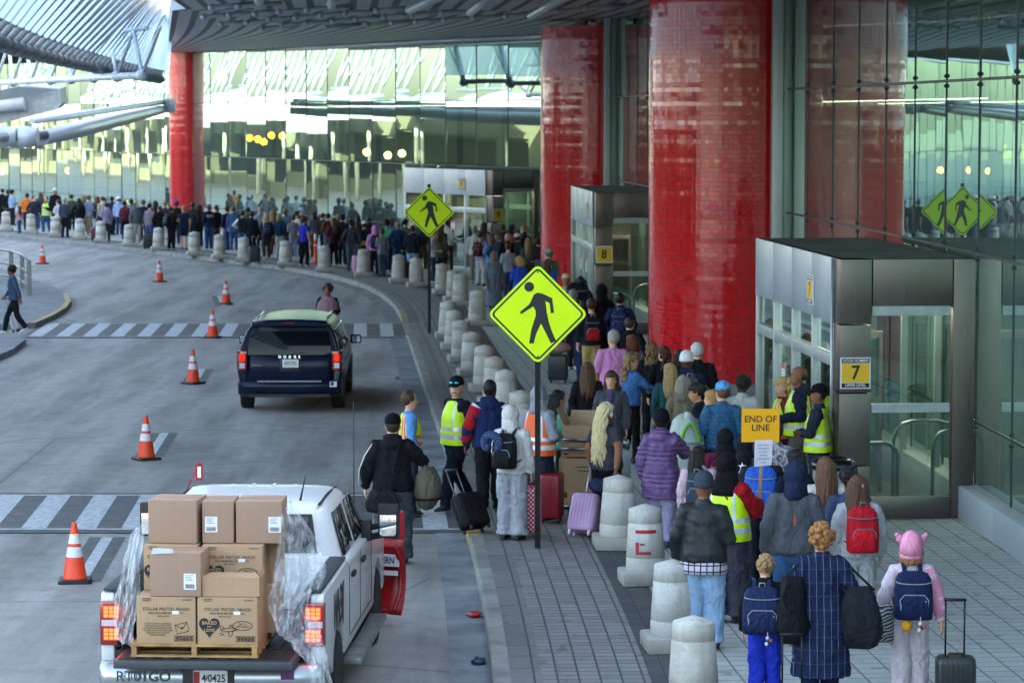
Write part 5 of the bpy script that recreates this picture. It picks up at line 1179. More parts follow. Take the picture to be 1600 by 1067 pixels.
for s in(-1,1):
    mb=MB(); mb.X=face_m((s*1.0 if s>0 else -.88,0,0),(0,1,0),(0,0,1)); mb.plate(side,.12,Matrix()); bo=mb.build('body_side',[W_],TRK,bevel=.028,seg=3)
    mb=MB(); mb.box((s*.90,.98,1.366),(.155,1.94,.028)); mb.build('bed_rail_cap',[M('33373a',.6,0,.15,6,.2,60)],TRK,bevel=.008)
    mb=MB(); mb.box((s*.855,.98,1.1),(.05,1.93,.5)); mb.box((s*.74,1.17,.95),(.24,1.0,.22)); mb.build('bed_liner',[BLK],TRK,bevel=.01)
    # tail lamps
    mb=MB(); mb.box((s*.925,.03,1.07),(.165,.11,.40)); tl_=mb.build('tail_light',[RED],TRK,bevel=.02)
    mb=MB(); 
    for z in(1.175,.975): 
        mb=MB()
        for dx in(-.045,0,.045):
            for dz in(-.035,0,.035):
                if not(dx>0.03*s and dz<-.03 and False): mb.box((s*.905+dx,-.027,z+dz),(.037,.006,.028))
        mb.build('brake_lamp',[LIT],tl_)
    mb=MB(); mb.box((s*.925,-.027,1.075),(.13,.006,.055)); mb.build('reverse_lamp',[M('d8cfcf',.1)],tl_)
    # glass of the doors
    sl=.30
    for y0,y1,nm in((2.24,3.0,'rear'),(3.08,4.02,'front')):
        M4=face_m((s*.875,0,1.565),(0,s,0),(-s*sl,0,1)); yy0,yy1=(y0,y1) if s>0 else (-y1,-y0)
        k=.30 if nm=='front' else .02
        poly=[(y0,-.23),(y1+.1 if nm=='front' else y1,-.23),(y1-k if nm=='front' else y1,.20),(y0+.06,.20)]
        if s<0: poly=[(-a,b) for a,b in poly][::-1]
        mb=MB(); mb.plate(poly,.02,M4); mb.build('door_window',[WIN],TRK,bevel=.006)
    mb=MB()
    for y in(2.06,3.04,4.12): mb.box((s*1.002,y,.95),(.006,.012,.66))
    mb.box((s*1.002,3.1,.60),(.005,2.1,.01)); mb.build('door_seam',[M('35393b',.7)],TRK)
    for y in(2.32,3.22): mb=MB(); mb.box((s*1.018,y,1.16),(.04,.20,.045)); mb.build('door_handle',[BLK],TRK,bevel=.012)
    mb=MB(); mb.box((s*1.06,3.0,.40),(.17,2.5,.05)); mb.box((s*1.06,3.0,.428),(.13,2.4,.006)); mb.build('running_board',[M('8a8d8c',.4,.5,.2,8)],TRK,bevel=.012)
    # towing mirror
    mb=MB(); mb.tube([(s*.96,3.78,1.38),(s*1.14,3.74,1.42),(s*1.17,3.72,1.44)],.035,8); mb.tube([(s*.96,3.78,1.28),(s*1.14,3.74,1.32),(s*1.17,3.72,1.34)],.035,8); mb.box((s*.99,3.79,1.36),(.10,.16,.2)); mb.box((s*1.22,3.72,1.47),(.20,.12,.34)); mi=mb.build('towing_mirror',[BLK],TRK,bevel=.02)
    mb=MB(); mb.plate(rrect(.165,.29,.03),.004,face_m((s*1.22,3.656,1.47),(1,0,0),(0,.06,1))); mb.build('mirror_glass',[M('e6ebee',.02,1,.01)],mi)
    for y in(1.17,4.83): wheel(TRK,s*.86,y,.41,.27)
    mb=MB(); mb.box((s*.74,1.17,.62),(.18,1.0,.55)); mb.box((s*.74,4.83,.62),(.18,1.0,.6)); mb.build('wheel_well',[BLK],TRK)
mb=MB(); mb.box((0,1.0,.80),(1.76,1.98,.06)); 
for k in range(11): mb.box((-.7+.14*k,1.0,.834),(.07,1.9,.012))
mb.build('bed_floor',[BLK],TRK)
mb=MB(); mb.box((0,1.97,1.12),(1.72,.06,.5)); mb.build('bed_front_wall',[W_],TRK,bevel=.01)
mb=MB(); mb.box((0,3.0,.72),(1.70,1.9,.5)); mb.box((0,4.7,.75),(1.66,1.4,.5)); mb.build('cab_floor',[BLK],TRK)
# cab
def rrectr(z,hx,y0,y1,e=7,n=40): return [V((hx*math.copysign(abs(math.cos(2*PI*k/n))**(2/e),math.cos(2*PI*k/n)),(y0+y1)/2+(y1-y0)/2*math.copysign(abs(math.sin(2*PI*k/n))**(2/e),math.sin(2*PI*k/n)),z)) for k in range(n)]
mb=MB(); mb.rings([rrectr(.95,.90,2.0,4.5),rrectr(1.30,.945,2.0,4.55),rrectr(1.36,.935,2.01,4.42),rrectr(1.56,.872,2.06,4.02),rrectr(1.76,.812,2.12,3.68),rrectr(1.82,.785,2.15,3.60,6),rrectr(1.86,.73,2.22,3.52,5),rrectr(1.885,.60,2.4,3.35,4),rrectr(1.892,.3,2.6,3.1,3)],0); mb.build('cab',[W_],TRK)
mb=MB()
for x in(-.52,-.31,-.10,.11,.32,.53): mb.box((x,2.86,1.888-abs(x)*.035),(.035,1.05,.016))
rf=mb.build('roof_rib',[W_],TRK,bevel=.006)
mb=MB()
for s in(-1,1): mb.tube([(s*.70,2.18,1.845),(s*.71,2.8,1.87),(s*.705,3.5,1.845)],.018,6,flat=.5)
mb.build('roof_gutter',[BLK],TRK)
M4=face_m((0,2.045,1.585),(1,0,0),(0,.22,1)); mb=MB(); mb.plate([(-.70,-.19),(.70,-.19),(.64,.185),(-.64,.185)],.02,M4); rw=mb.build('rear_window',[BLK],TRK,bevel=.01); mb=MB(); mb.plate([(-.655,-.15),(.655,-.15),(.605,.155),(-.605,.155)],.012,M4@Matrix.Translation((0,0,.012))); mb.build('pane',[WIN],rw)
mb=MB(); mb.plate([(-.75,0),(.75,0),(.66,.5),(-.66,.5)],.02,face_m((0,4.28,1.36),(-1,0,0),(0,-1.6,1))); mb.build('windscreen',[WIN],TRK)
mb=MB(); mb.rings([rrectr(.70,.93,4.0,5.5,8),rrectr(1.12,.93,4.0,5.47,8),rrectr(1.22,.86,4.0,5.38,7),rrectr(1.25,.6,4.2,5.2,5)],0); mb.build('bonnet',[W_],TRK)
mb=MB(); mb.box((0,5.52,.85),(1.6,.08,.42)); mb.build('grille',[CHR],TRK,bevel=.02)
# tailgate down + bumper
mb=MB(); mb.box((0,-.27,.80),(1.58,.54,.075)); tg=mb.build('tailgate',[M('3f4447',.5,.1,.1)],TRK,bevel=.015); mb=MB(); mb.box((0,-.27,.842),(1.5,.48,.012))
for k in range(9): mb.box((-.64+.16*k,-.27,.852),(.08,.44,.01))
mb.build('tailgate_liner',[BLK],tg)
mb=MB()
for s in(-1,1): mb.tube([(s*.80,-.06,.83),(s*.80,.02,1.02)],.01,6)
mb.build('tailgate_cable',[BLK],tg)
bp=MB(); bp.rings([[V((x,-.20+.10*(abs(x)/.99)**4+(-.035 if kk in(1,2) else .03 if kk in(0,3) else .2),z)) for kk,z in enumerate((.47,.52,.70,.735,.735,.47))] for x in [-.99+1.98*i/22 for i in range(23)]],0); bu=bp.build('rear_bumper',[M('aab0b4',.25,.75,.08,4)],TRK)
mb=MB(); mb.box((0,-.228,.61),(.46,.05,.20)); mb.build('plate_recess',[BLK],bu,bevel=.01)
mb=MB(); mb.plate(rrect(.305,.155,.012),.004,face_m((.02,-.262,.625),(1,0,0),(0,0,1))); lp=mb.build('licence_plate',[M('dfe0de',.4)],bu); mb=MB(); mb.plate([(-.15,-.05),(-.095,-.05),(-.095,.06),(-.15,.06)],.002,face_m((.02,-.265,.63),(1,0,0),(0,0,1))); mb.build('plate_crest',[M('a02028',.5)],lp)
txt('4\u20090425',.10,INK,lp,face_m((.05,-.2665,.63),(1,0,0),(0,0,1)),bold=.012,sx=.8)
txt('F',.06,INK,lp,face_m((-.01,-.2665,.63),(1,0,0),(0,0,1)),bold=.012,sx=.8)
txt('RT01GO',.13,M('3c4043',.5),bu,face_m((-.58,-.244,.635),(1,0,0),(0,0,1)),bold=.012)
mb=MB(); mb.plate([(-.06,-.04),(.06,-.04),(.06,.04),(-.06,.04)],.003,face_m((.70,-.222,.66),(1,0,0),(0,0,1))); st=mb.build('sticker',[M('5a2a5e',.4)],bu)
# letters on the bed side
txt('WN30',.50,M('23262a',.5),TRK,face_m((1.004,1.12,1.02),(0,1,0),(0,0,1)),bold=.01,sx=.62,space=.9,shear=.25,name='side_lettering')
mb=MB(); mb.plate([(-.06,-.2),(.0,-.2),(.06,.2),(0,.2)],.002,face_m((1.006,1.52,1.02),(0,1,0),(0,0,1))); mb.build('red_stripe',[M('a02a2a',.5)],TRK)
# aerials
mb=MB(); mb.tube([(.50,2.3,1.86),(.56,2.25,2.12)],[.012,.004],6); mb.build('roof_aerial',[BLK],TRK)
# plough
PL=MB(); rs=[]
for i in range(15):
    x=-1.24+2.48*i/14; r=[]
    for j in range(9):
        a=R(-52+104*j/8); h=.36+.05*abs(x)/1.24; r.append(V((x,.42*math.cos(a)-.42+(.10 if j==8 else 0),.56+h*math.sin(a)/.788)))
    rs.append(r+[q+V((0,.02,0)) for q in r[::-1]])
PL.X=Matrix.Translation((.0,6.12,0))@Matrix.Rotation(R(-14),4,'Z'); PL.rings(rs,0)
PR=M('a8141c',.3,0,.15,6); pb=PL.build('plough_blade',[PR],TRK)
mb=MB(); mb.X=PL.X
for x in(-1.1,-.6,-.1,.4,.9,1.2): mb.tube([V((x,-.30+.02,.22)),V((x,-.05,.40)),V((x,-.04,.72)),V((x,-.26,.92))],.03,6)
mb.tube([(-1.2,-.30,.93),(1.24,-.30,.93)],.035,6); mb.build('blade_rib',[PR],pb)
mb=MB(); mb.X=PL.X; mb.box((.98,-.10,.74),(.44,.02,.13)); mb.box((.98,-.09,.60),(.40,.02,.05)); pl2=mb.build('label_plate',[WHT],pb)
txt('WESTERN',.105,INK,pl2,PL.X@face_m((.98,-.113,.74),(1,0,0),(0,0,1)),bold=.012,sx=.72)
mb=MB(); mb.box((-.2,5.72,.55),(.9,.5,.2)); mb.tube([(-.6,5.6,.5),(-.3,6.0,.5)],.05,8); mb.tube([(.5,5.6,.5),(.2,6.0,.5)],.05,8); mb.build('plough_mount',[BLK],TRK)
for x,z1,m,nm in((-.42,2.0,PR,'marker_flag'),(1.05,2.1,BLK,'plough_guide')):
    if nm=='marker_flag':
        mb=MB(); mb.tube([(-.72,2.9,1.85),(-.58,2.9,2.16)],.007,6); fl=mb.build('flag_stick',[PR],TRK); mb=MB(); mb.box((-.58,2.9,2.06),(.07,.006,.17)); f2=mb.build('marker_tag',[PR],fl); mb=MB(); mb.box((-.58,2.895,2.06),(.035,.004,.11)); mb.build('tag_paper',[WHT],f2)
    else:
        mb=MB(); mb.tube([(.62,6.0,.95),(.62,6.0,2.45)],.006,6); mb.build('plough_guide',[BLK],TRK)
        mb=MB(); mb.tube([(1.16,5.9,.85),(1.16,5.9,1.27)],.014,6); mb.box((1.16,5.9,1.10),(.045,.03,.30)); mb.build('plough_guide',[PR],TRK)
# stretch wrap hanging from the load
def wrapm():
    t=NT('stretch_film'); n=t.noise(t.coord(scale=(3,3,.8)),7,6,.7); n2=t.noise(t.coord(scale=(1,1,.5)),22,4); d=t.n('ShaderNodeBsdfDiffuse'); d.inputs[0].default_value=(.93,.95,.95,1); tr=t.n('ShaderNodeBsdfTransparent'); tr.inputs[0].default_value=(.95,.97,.98,1); g=t.n('ShaderNodeBsdfGlossy'); g.inputs['Roughness'].default_value=.15
    b=t.bump(t.math('ADD',n,n2),.5,.03); t.t.links.new(b,d.inputs['Normal']); t.t.links.new(b,g.inputs['Normal'])
    m=t.n('ShaderNodeMixShader'); t.t.links.new(t.ramp(n,[(.42,.05),(.70,.50)]),m.inputs[0]); t.t.links.new(tr.outputs[0],m.inputs[1]); t.t.links.new(d.outputs[0],m.inputs[2]); m2=t.n('ShaderNodeMixShader'); m2.inputs[0].default_value=.10; t.t.links.new(m.outputs[0],m2.inputs[1]); t.t.links.new(g.outputs[0],m2.inputs[2]); t.t.links.new(m2.outputs[0],t.out.inputs[0]); return t.m
WR=wrapm()
def drape(rows,label,seed):
    """rows: list of (left point, right point) from top to bottom"""
    nu=26; mb=MB(); K=len(rows); NV=44
    for j in range(NV+1):
        f=j/NV*(K-1); i=min(int(f),K-2); t=f-i; a=V(rows[i][0]).lerp(V(rows[i+1][0]),t); b=V(rows[i][1]).lerp(V(rows[i+1][1]),t)
        for k in range(nu+1):
            u=k/nu; p=a.lerp(b,u); w=noise.noise(V((u*5+seed,f*.9,seed)))*.10+noise.noise(V((u*13,f*1.6,seed)))*.05+.03*math.sin(u*22+f*2+3*noise.noise(V((f,u,1))))
            mb.v.append(TM@(p+V((w*.5,-w,noise.noise(V((u*4,f*2,seed+5)))*.04))))
    for j in range(NV):
        for k in range(nu): q=j*(nu+1)+k; mb.f.append([q,q+1,q+nu+2,q+nu+1]); mb.m.append(0); mb.s.append(True)
    o=mb.build('stretch_wrap',[WR],fixn=False); tag(o,label,'plastic film'); return o
drape([((.62,.05,2.10),(.66,.45,2.14)),((.60,-.10,1.85),(.86,.40,1.85)),((.58,-.15,1.55),(1.0,.15,1.50)),((.56,-.28,1.25),(.92,.0,1.25)),((.62,-.36,1.05),(.98,-.10,1.05)),((.80,-.50,.98),(1.02,-.26,.98)),((.92,-.56,.80),(1.08,-.36,.80)),((1.0,-.58,.50),(1.16,-.42,.50))],'clear stretch wrap trailing down over the right tail light of the pickup',2.0)
drape([((-.72,.10,1.90),(-.60,.02,1.95)),((-.80,.0,1.62),(-.62,-.10,1.62)),((-.86,-.02,1.35),(-.62,-.15,1.35)),((-.88,-.05,1.1),(-.66,-.22,1.1)),((-.84,-.16,.95),(-.64,-.30,.90))],'white bunched stretch wrap down the left side of the boxes',7.0)
# ---- load: pallet and cartons
CB=None
def cardm(hex_):
    t=NT('cardboard_'+hex_); vec=t.coord(); a=t.noise(vec,3,5); w=t.noise(t.coord(scale=(120,1,1)),1,2); c=t.mix(a,rgb(hex_,.82),rgb(hex_,1.08)); c=t.mix(t.ramp(w,[(.4,0),(.7,.18)]),c,rgb(hex_,.6)); return t.bsdf(c,.8,0,t.bump(w,.15,.003),.2)
CK=cardm('b99876'); CG=cardm('aa8b76'); TAPE=M('a8896a',.3,0,.05)
pw=thing('pallet','wooden pallet on the lowered tailgate under the cartons','pallet',TM@V((-.085,-.02,.86)),TRZ); WD=M('b08a58',.8,0,.25,6,.3,30)
mb=MB(); mb.box((0,0,.105),(1.12,.94,.018))
for k in(-.42,-.21,0,.21,.42): mb.box((0,k,.009),(1.12,.09,.017))
mb.build('deck_board',[WD],pw)
for x in(-.53,0,.53): mb=MB(); mb.box((x,0,.057),(.045,.93,.078)); mb.build('stringer',[WD],pw)
def carton(lx,ly,lz,w,d,h,label,mat=None,rz=0,art=None,sticker=None,open_=False,group='cardboard cartons on the pickup'):
    Mx=TM@Matrix.Translation((lx,ly,lz))@Matrix.Rotation(R(rz),4,'Z'); rt=thing('carton',label,'carton',Mx.translation,TRZ+R(rz),group); mat=mat or CK
    F=face_m((0,-d/2-.0015,h/2),(1,0,0),(0,0,1))
    if not open_:
        mb=MB(); mb.box((0,0,h/2),(w,d,h)); mb.build('carton_body',[mat],rt,bevel=.008); mb=MB(); mb.box((0,0,h+.0012),(w*.99,.05,.0015)); mb.build('tape',[TAPE],rt)
        mb=MB(); mb.box((0,0,h+.0004),(w*.985,.004,.0008)); mb.build('flap_seam',[M('5e4630',.9)],rt)
    else:
        mb=MB(); t_=.008; mb.box((0,0,t_/2),(w,d,t_)); mb.box((0,-d/2,h/2),(w,t_,h)); mb.box((0,d/2,h/2),(w,t_,h)); mb.box((-w/2,0,h/2),(t_,d-.02,h)); mb.box((w/2,0,h/2),(t_,d-.02,h)); mb.build('carton_body',[mat],rt)
        mb=MB(); mb.plate([(-w/2,0),(w/2,0),(w/2-.02,.17),(-w/2+.02,.17)],.006,face_m((0,d/2-.01,h),(1,0,0),(0,.25,1))); mb.plate([(-w/2,0),(w/2,0),(w/2-.05,.16),(-w/2+.05,.16)],.006,face_m((0,-d/2,h),(1,0,0),(0,1,.12))); mb.build('flap',[mat],rt)
    if sticker:
        sx,sz=sticker; mb=MB(); mb.plate([(-.055,-.07),(.055,-.07),(.055,.07),(-.055,.07)],.001,F@Matrix.Translation((sx,sz,.001))); s=mb.build('address_label',[WHT],rt); mb=MB(); 
        for k in range(14): mb.plate([(-.042+.006*k,-.06),(-.042+.006*k+(.0025,.004)[k%2],-.06),(-.042+.006*k+(.0025,.004)[k%2],-.022),(-.042+.006*k,-.022)],.0006,F@Matrix.Translation((sx,sz,.002)))
        for k in range(4): mb.plate([(-.042,.01+.014*k),(.03-.012*(k%3),.01+.014*k),(.03-.012*(k%3),.0135+.014*k),(-.042,.0135+.014*k)],.0006,F@Matrix.Translation((sx,sz,.002)))
        mb.build('barcode',[INK],s)
    if art:
        T=lambda s,size,x,z,**k: txt(s,size,INK,rt,F@Matrix.Translation((x,z,.0005)),name='print',ext=.0004,**k)
        T('STELLAR PRETZEL BRAIDS',.038,0,h*.24,bold=.004,sx=.85,space=1.12); T('MAKE MORE MINI BRAIDS 0.5OZ',.024,0,h*.155,bold=.003,sx=.8,space=1.1); T('BEST IF USED BY',.018,-.02,h*.09,sx=.8)
        T('HAND DELIV.\nTHIS SIDE UP',.017,-w*.40,h*.44,sx=.8,align='LEFT',bold=.004); T('PACK MINIS IN',.017,w*.36,h*.44,sx=.8,bold=.004)
        mb=MB(); mb.plate([(.055,.055),(.115,.055),(.115,.085),(.055,.085)],.001,F@Matrix.Translation((0,0,.001))); mb.build('small_label',[WHT],rt)
        mb=MB()
        def line(pts,r=.0028,closed=False): mb.tube([F@V((x,z,.001)) for x,z in pts],r,4,closed=closed)
        bx=w*.30
        line([(bx-.085,-h*.43),(bx+.085,-h*.43),(bx+.085,-h*.33),(bx-.085,-h*.33)],closed=True)
        for k in range(16): line([(bx-.075+.01*k,-h*.415),(bx-.075+.01*k,-h*.345)],.0016+.0012*(k%3))
        if art=='letter':
            T('IF WAIT IS NEXT TO LONESOME,\nTHIS SHOULD LIGHTEN UP OUR\nDAYS. FRESH BAKED BRAIDS MADE\nTO SHARE WITH CREW AND CABIN\nAND EVERYONE YOU MEET.\nSTELLAR SNACKERS',.019,-w*.14,-h*.19,sx=.85,line=1.05)
            ex,ez=w*.27,-h*.16; c,s=math.cos(.25),math.sin(.25); q=lambda x,z:(ex+c*x-s*z,ez+s*x+c*z)
            line([q(-.055,-.04),q(.055,-.04),q(.055,.04),q(-.055,.04)],.003,True); line([q(-.055,.04),q(0,-.01),q(.055,.04)],.003); mb.plate(circ(*q(0,0),.010,10),.0008,F@Matrix.Translation((0,0,.0015)))
        else:
            hx,hz=-w*.30,-h*.12; hp=[]
            for k in range(28):
                a=2*PI*k/28; hp.append((hx+.0058*16*math.sin(a)**3,hz+.0062*(13*math.cos(a)-5*math.cos(2*a)-2*math.cos(3*a)-math.cos(4*a))))
            mb.plate(hp[::-1],.0008,F@Matrix.Translation((0,0,.0012)))
            for s_,z,sz_ in(('BAKED',.030,.042),('with',.0,.022),('LOVE',-.035,.040)): txt(s_,sz_,M('c9a06a',.8),rt,F@Matrix.Translation((hx,hz+z,.0016)),name='print',ext=.0004,bold=.006)
            ax_,az=w*.03,-h*.20
            line([(ax_-.075,az),(ax_-.03,az+.018),(ax_+.05,az+.022),(ax_+.075,az+.012),(ax_+.04,az-.006),(ax_-.06,az-.012)],.0028,True); line([(ax_-.01,az-.006),(ax_+.0,az-.055),(ax_+.02,az-.055),(ax_+.03,az-.006)]); line([(ax_-.07,az+.004),(ax_-.085,az+.04),(ax_-.065,az+.04),(ax_-.045,az+.014)]); line([(ax_+.0,az+.02),(ax_+.008,az+.05),(ax_+.022,az+.05),(ax_+.025,az+.02)]); line([(ax_-.09,az-.03),(ax_-.06,az-.024)]); line([(ax_-.08,az-.045),(ax_-.045,az-.036)])
            bx_,bz=w*.25,-h*.10; line([(bx_+.085*math.cos(t),bz+.04*math.sin(t)) for t in [2*PI*k/20 for k in range(20)]],.0028,True); line([(bx_-.07,bz-.022),(bx_-.095,bz-.05),(bx_-.05,bz-.032)]); T('WE \u2665\nTHE CREW!'.replace('\u2665','<3'),.026,bx_,bz+.002,sx=.85,line=.9)
        mb.build('drawing',[INK],rt)
    return rt
z1=.972
carton(-.335,-.20,z1,.52,.50,.415,'lower left printed carton with an envelope drawing',art='letter'); carton(.21,-.20,z1,.53,.50,.415,'lower right printed carton with a black heart and aeroplane',art='heart',rz=-1)
carton(-.26,.36,z1,.50,.52,.415,'plain side carton behind the envelope carton',rz=1); carton(.33,.38,z1,.46,.5,.42,'lower carton behind the aeroplane carton')
z2=z1+.418
carton(-.35,.12,z2,.48,.46,.40,'printed carton behind the small torn carton',art='heart'); carton(.20,.12,z2,.54,.46,.40,'printed carton above the open tray',art='heart'); carton(.36,.48,z2,.42,.3,.43,'tall carton at the right rear of the stack')
carton(-.24,-.27,z2+.002,.455,.36,.385,'small torn open plain carton with a white label on its front',CG,rz=-3,sticker=(.13,-.06)); carton(.235,-.26,z2+.002,.50,.34,.17,'open printed tray with its flap folded out',open_=True)
mb=MB(); mb.plate([(-.22,0),(-.02,.01),(-.03,.05),(-.20,.055)],.004,TM@face_m((-.24,-.46,z2+.375),(1,0,0),(0,-.3,1))); tag(mb.build('torn_flap',[WHT]),'torn pale cardboard flap on the small carton','cardboard')
z3=z2+.405
carton(-.33,.18,z3,.44,.42,.385,'top left plain carton of the stack',CG,rz=-4); carton(.055,.20,z3,.28,.40,.375,'narrow plain carton in the middle of the top row',CG,rz=1,sticker=(-.06,-.02)); carton(.42,.22,z3,.41,.42,.375,'top right plain carton with a label at its corner',CG,rz=1,sticker=(.14,-.02))
# ---------------------------------------------------------------- minivan
VRZ=R(.6); VAN=thing('minivan','dark navy minivan seen from behind on the road','minivan',(-4.17,53.1,0),VRZ)
NB=paint('0b1733',.22,.05,.10,.05,.16)
hp=[(0,.34),(.62,.34),(.84,.38),(.93,.50),(.975,.72),(.985,.92),(.955,1.08),(.90,1.30),(.825,1.50),(.74,1.62),(.59,1.69),(.33,1.73),(0,1.745)]
def vring(y,zs,xs,lean=0,zmax=9):
    pts=[]
    for x,z in hp: 
        zz=min(.34+(z-.34)*zs,zmax); pts.append(V((x*xs,y+lean*max(0,z-.85),zz)))
    return pts+[V((-p.x,p.y,p.z)) for p in pts[-2:0:-1]]
mb=MB(); mb.rings([vring(.03,.985,.93,.22),vring(.0,1,.97,.20),vring(.10,1.0,1.0,.18),vring(.8,1.0,1,.06),vring(2.2,1.005,1),vring(3.1,.99,1),vring(3.6,.93,.99,0,1.62),vring(4.1,.9,.985,0,1.30),vring(4.3,.9,.98,0,1.12),vring(4.9,.9,.95,0,.98),vring(5.12,.85,.86,0,.80)],0,mats=lambda i,k:0); mb.build('body',[NB],VAN)
def rearz(z): return .0+.20*max(0,z-.85)
M4=face_m((0,rearz(1.31)-.012,1.31),(1,0,0),(0,.21,1)); mb=MB(); mb.plate([(-.80,-.235),(.80,-.235),(.725,.22),(-.725,.22)],.02,M4); mb.build('rear_window',[wing(.22,.06)],VAN,bevel=.008)
mb=MB(); mb.rings([[V((x,y,1.755-.028*(x/.7)**2-d)) for x in(-.70,-.4,0,.4,.70)]+[V((x,y,1.70-.02-d)) for x in(.70,-.70)] for y,d in((.02,.05),(.06,.012),(.30,.0))],0); sp=mb.build('roof_spoiler',[NB],VAN); mb=MB(); mb.box((0,.012,1.69),(.20,.03,.03)); mb.build('high_brake_light',[M('7d0d12',.2)],sp)
for s in(-1,1):
    mb=MB(); mb.rings([[V((s*x,y,z)) for x,y in((.985,.30),(1.0,.12),(.93,-.03),(.80,-.035),(.80,.2))] for z in(.80,.86,1.08,1.16)],0); tl_=mb.build('tail_light',[RED],VAN,bevel=.01); mb=MB(); mb.box((s*.885,-.028,.89),(.10,.02,.10)); mb.build('reverse_lamp',[M('cfd2d4',.1)],tl_); mb=MB(); mb.box((s*.885,-.03,1.04),(.09,.012,.13)); mb.build('brake_lamp',[emis('ff2a20',.2)],tl_)
    for y0,y1 in((.30,1.15),(1.25,2.2),(2.3,3.3)):
        poly=[(y0,-.19),(y1,-.19),(y1-(.35 if y1>3 else 0),.20),(y0+(.15 if y0<1 else 0),.20)]
        if s<0: poly=[(-a,b) for a,b in poly][::-1]
        mb=MB(); mb.plate(poly,.02,face_m((s*.897,0,1.34),(0,s,0),(-s*.32,0,1))); mb.build('side_window',[WIN],VAN)
    mb=MB(); mb.tube([(s*.66,.55,1.68),(s*.66,.75,1.725),(s*.66,2.6,1.72),(s*.66,2.85,1.67)],.018,6); mb.build('roof_rail',[CHR],VAN)
    mb=MB(); mb.box((s*1.10,3.2,1.14),(.22,.12,.18)); mi=mb.build('door_mirror',[NB],VAN,bevel=.03); mb=MB(); mb.plate(rrect(.16,.13,.03),.003,face_m((s*1.11,3.137,1.14),(1,0,0),(0,0,1))); mb.build('mirror_glass',[M('e6ebee',.02,1,.01)],mi)
    for y in(.95,4.03): wheel(VAN,s*.865,y,.34,.235,5)
    mb=MB(); mb.box((s*.80,.95,.50),(.36,.84,.50)); mb.box((s*.80,4.03,.50),(.36,.84,.5)); mb.build('wheel_well',[BLK],VAN)
    mb=MB(); mb.box((s*.99,1.9,.9),(.01,1.8,.012)); mb.build('slide_track',[BLK],VAN)
mb=MB(); mb.rings([[V((x,-.075+.13*(abs(x)/.97)**3.5+o_,z)) for z,o_ in((.34,.06),(.38,.0),(.56,-.01),(.62,.05),(.62,.25),(.34,.25))] for x in [-.97+1.94*i/20 for i in range(21)]],0); vb=mb.build('rear_bumper',[NB],VAN)
mb=MB(); mb.box((0,-.095,.60),(1.2,.02,.028)); mb.build('bumper_strip',[CHR],vb); mb=MB(); mb.box((0,-.02,.33),(1.5,.14,.06)); mb.build('bumper_valance',[BLK],vb); mb=MB(); mb.box((.82,-.035,.54),(.13,.02,.10)); st=mb.build('sticker',[WHT],vb); mb=MB(); mb.box((.80,-.047,.55),(.06,.004,.07)); mb.build('sticker_print',[M('4a3a66',.5)],st)
mb=MB(); mb.rings([[V((x,-.016+.05*(abs(x)/.82)**4+o_,z)) for x in [-.82+1.64*i/14 for i in range(15)]]+[V((.80,.1,z)),V((-.80,.1,z))] for z,o_ in((.60,.004),(.63,-.006),(.85,-.004),(1.06,.012),(1.085,.03))],0); mb.build('tailgate',[NB],VAN)
mb=MB(); mb.box((.0,-.012,.90),(.36,.03,.24)); mb.build('hatch_recess',[BLK],VAN,bevel=.01)
mb=MB(); mb.plate(rrect(.305,.155,.01),.004,face_m((.02,-.034,.93),(1,0,0),(0,0,1))); lp=mb.build('licence_plate',[M('d5d8d8',.4)],VAN); txt('8EP1700',.085,M('5a6068',.5),lp,face_m((.02,-.036,.93),(1,0,0),(0,0,1)),bold=.01,sx=.75)
txt('DODGE',.066,CHR,VAN,face_m((.0,-.03,1.052),(1,.0,0),(0,.1,1)),space=2.3,bold=.012,ext=.004); txt('Caravan',.06,CHR,VAN,face_m((-.62,-.022,.90),(1,0,0),(0,0,1)),ext=.004)
mb=MB(); mb.tube([(-.02,-.012,1.10),(.30,.005,1.13)],.006,5); mb.build('rear_wiper',[BLK],VAN)
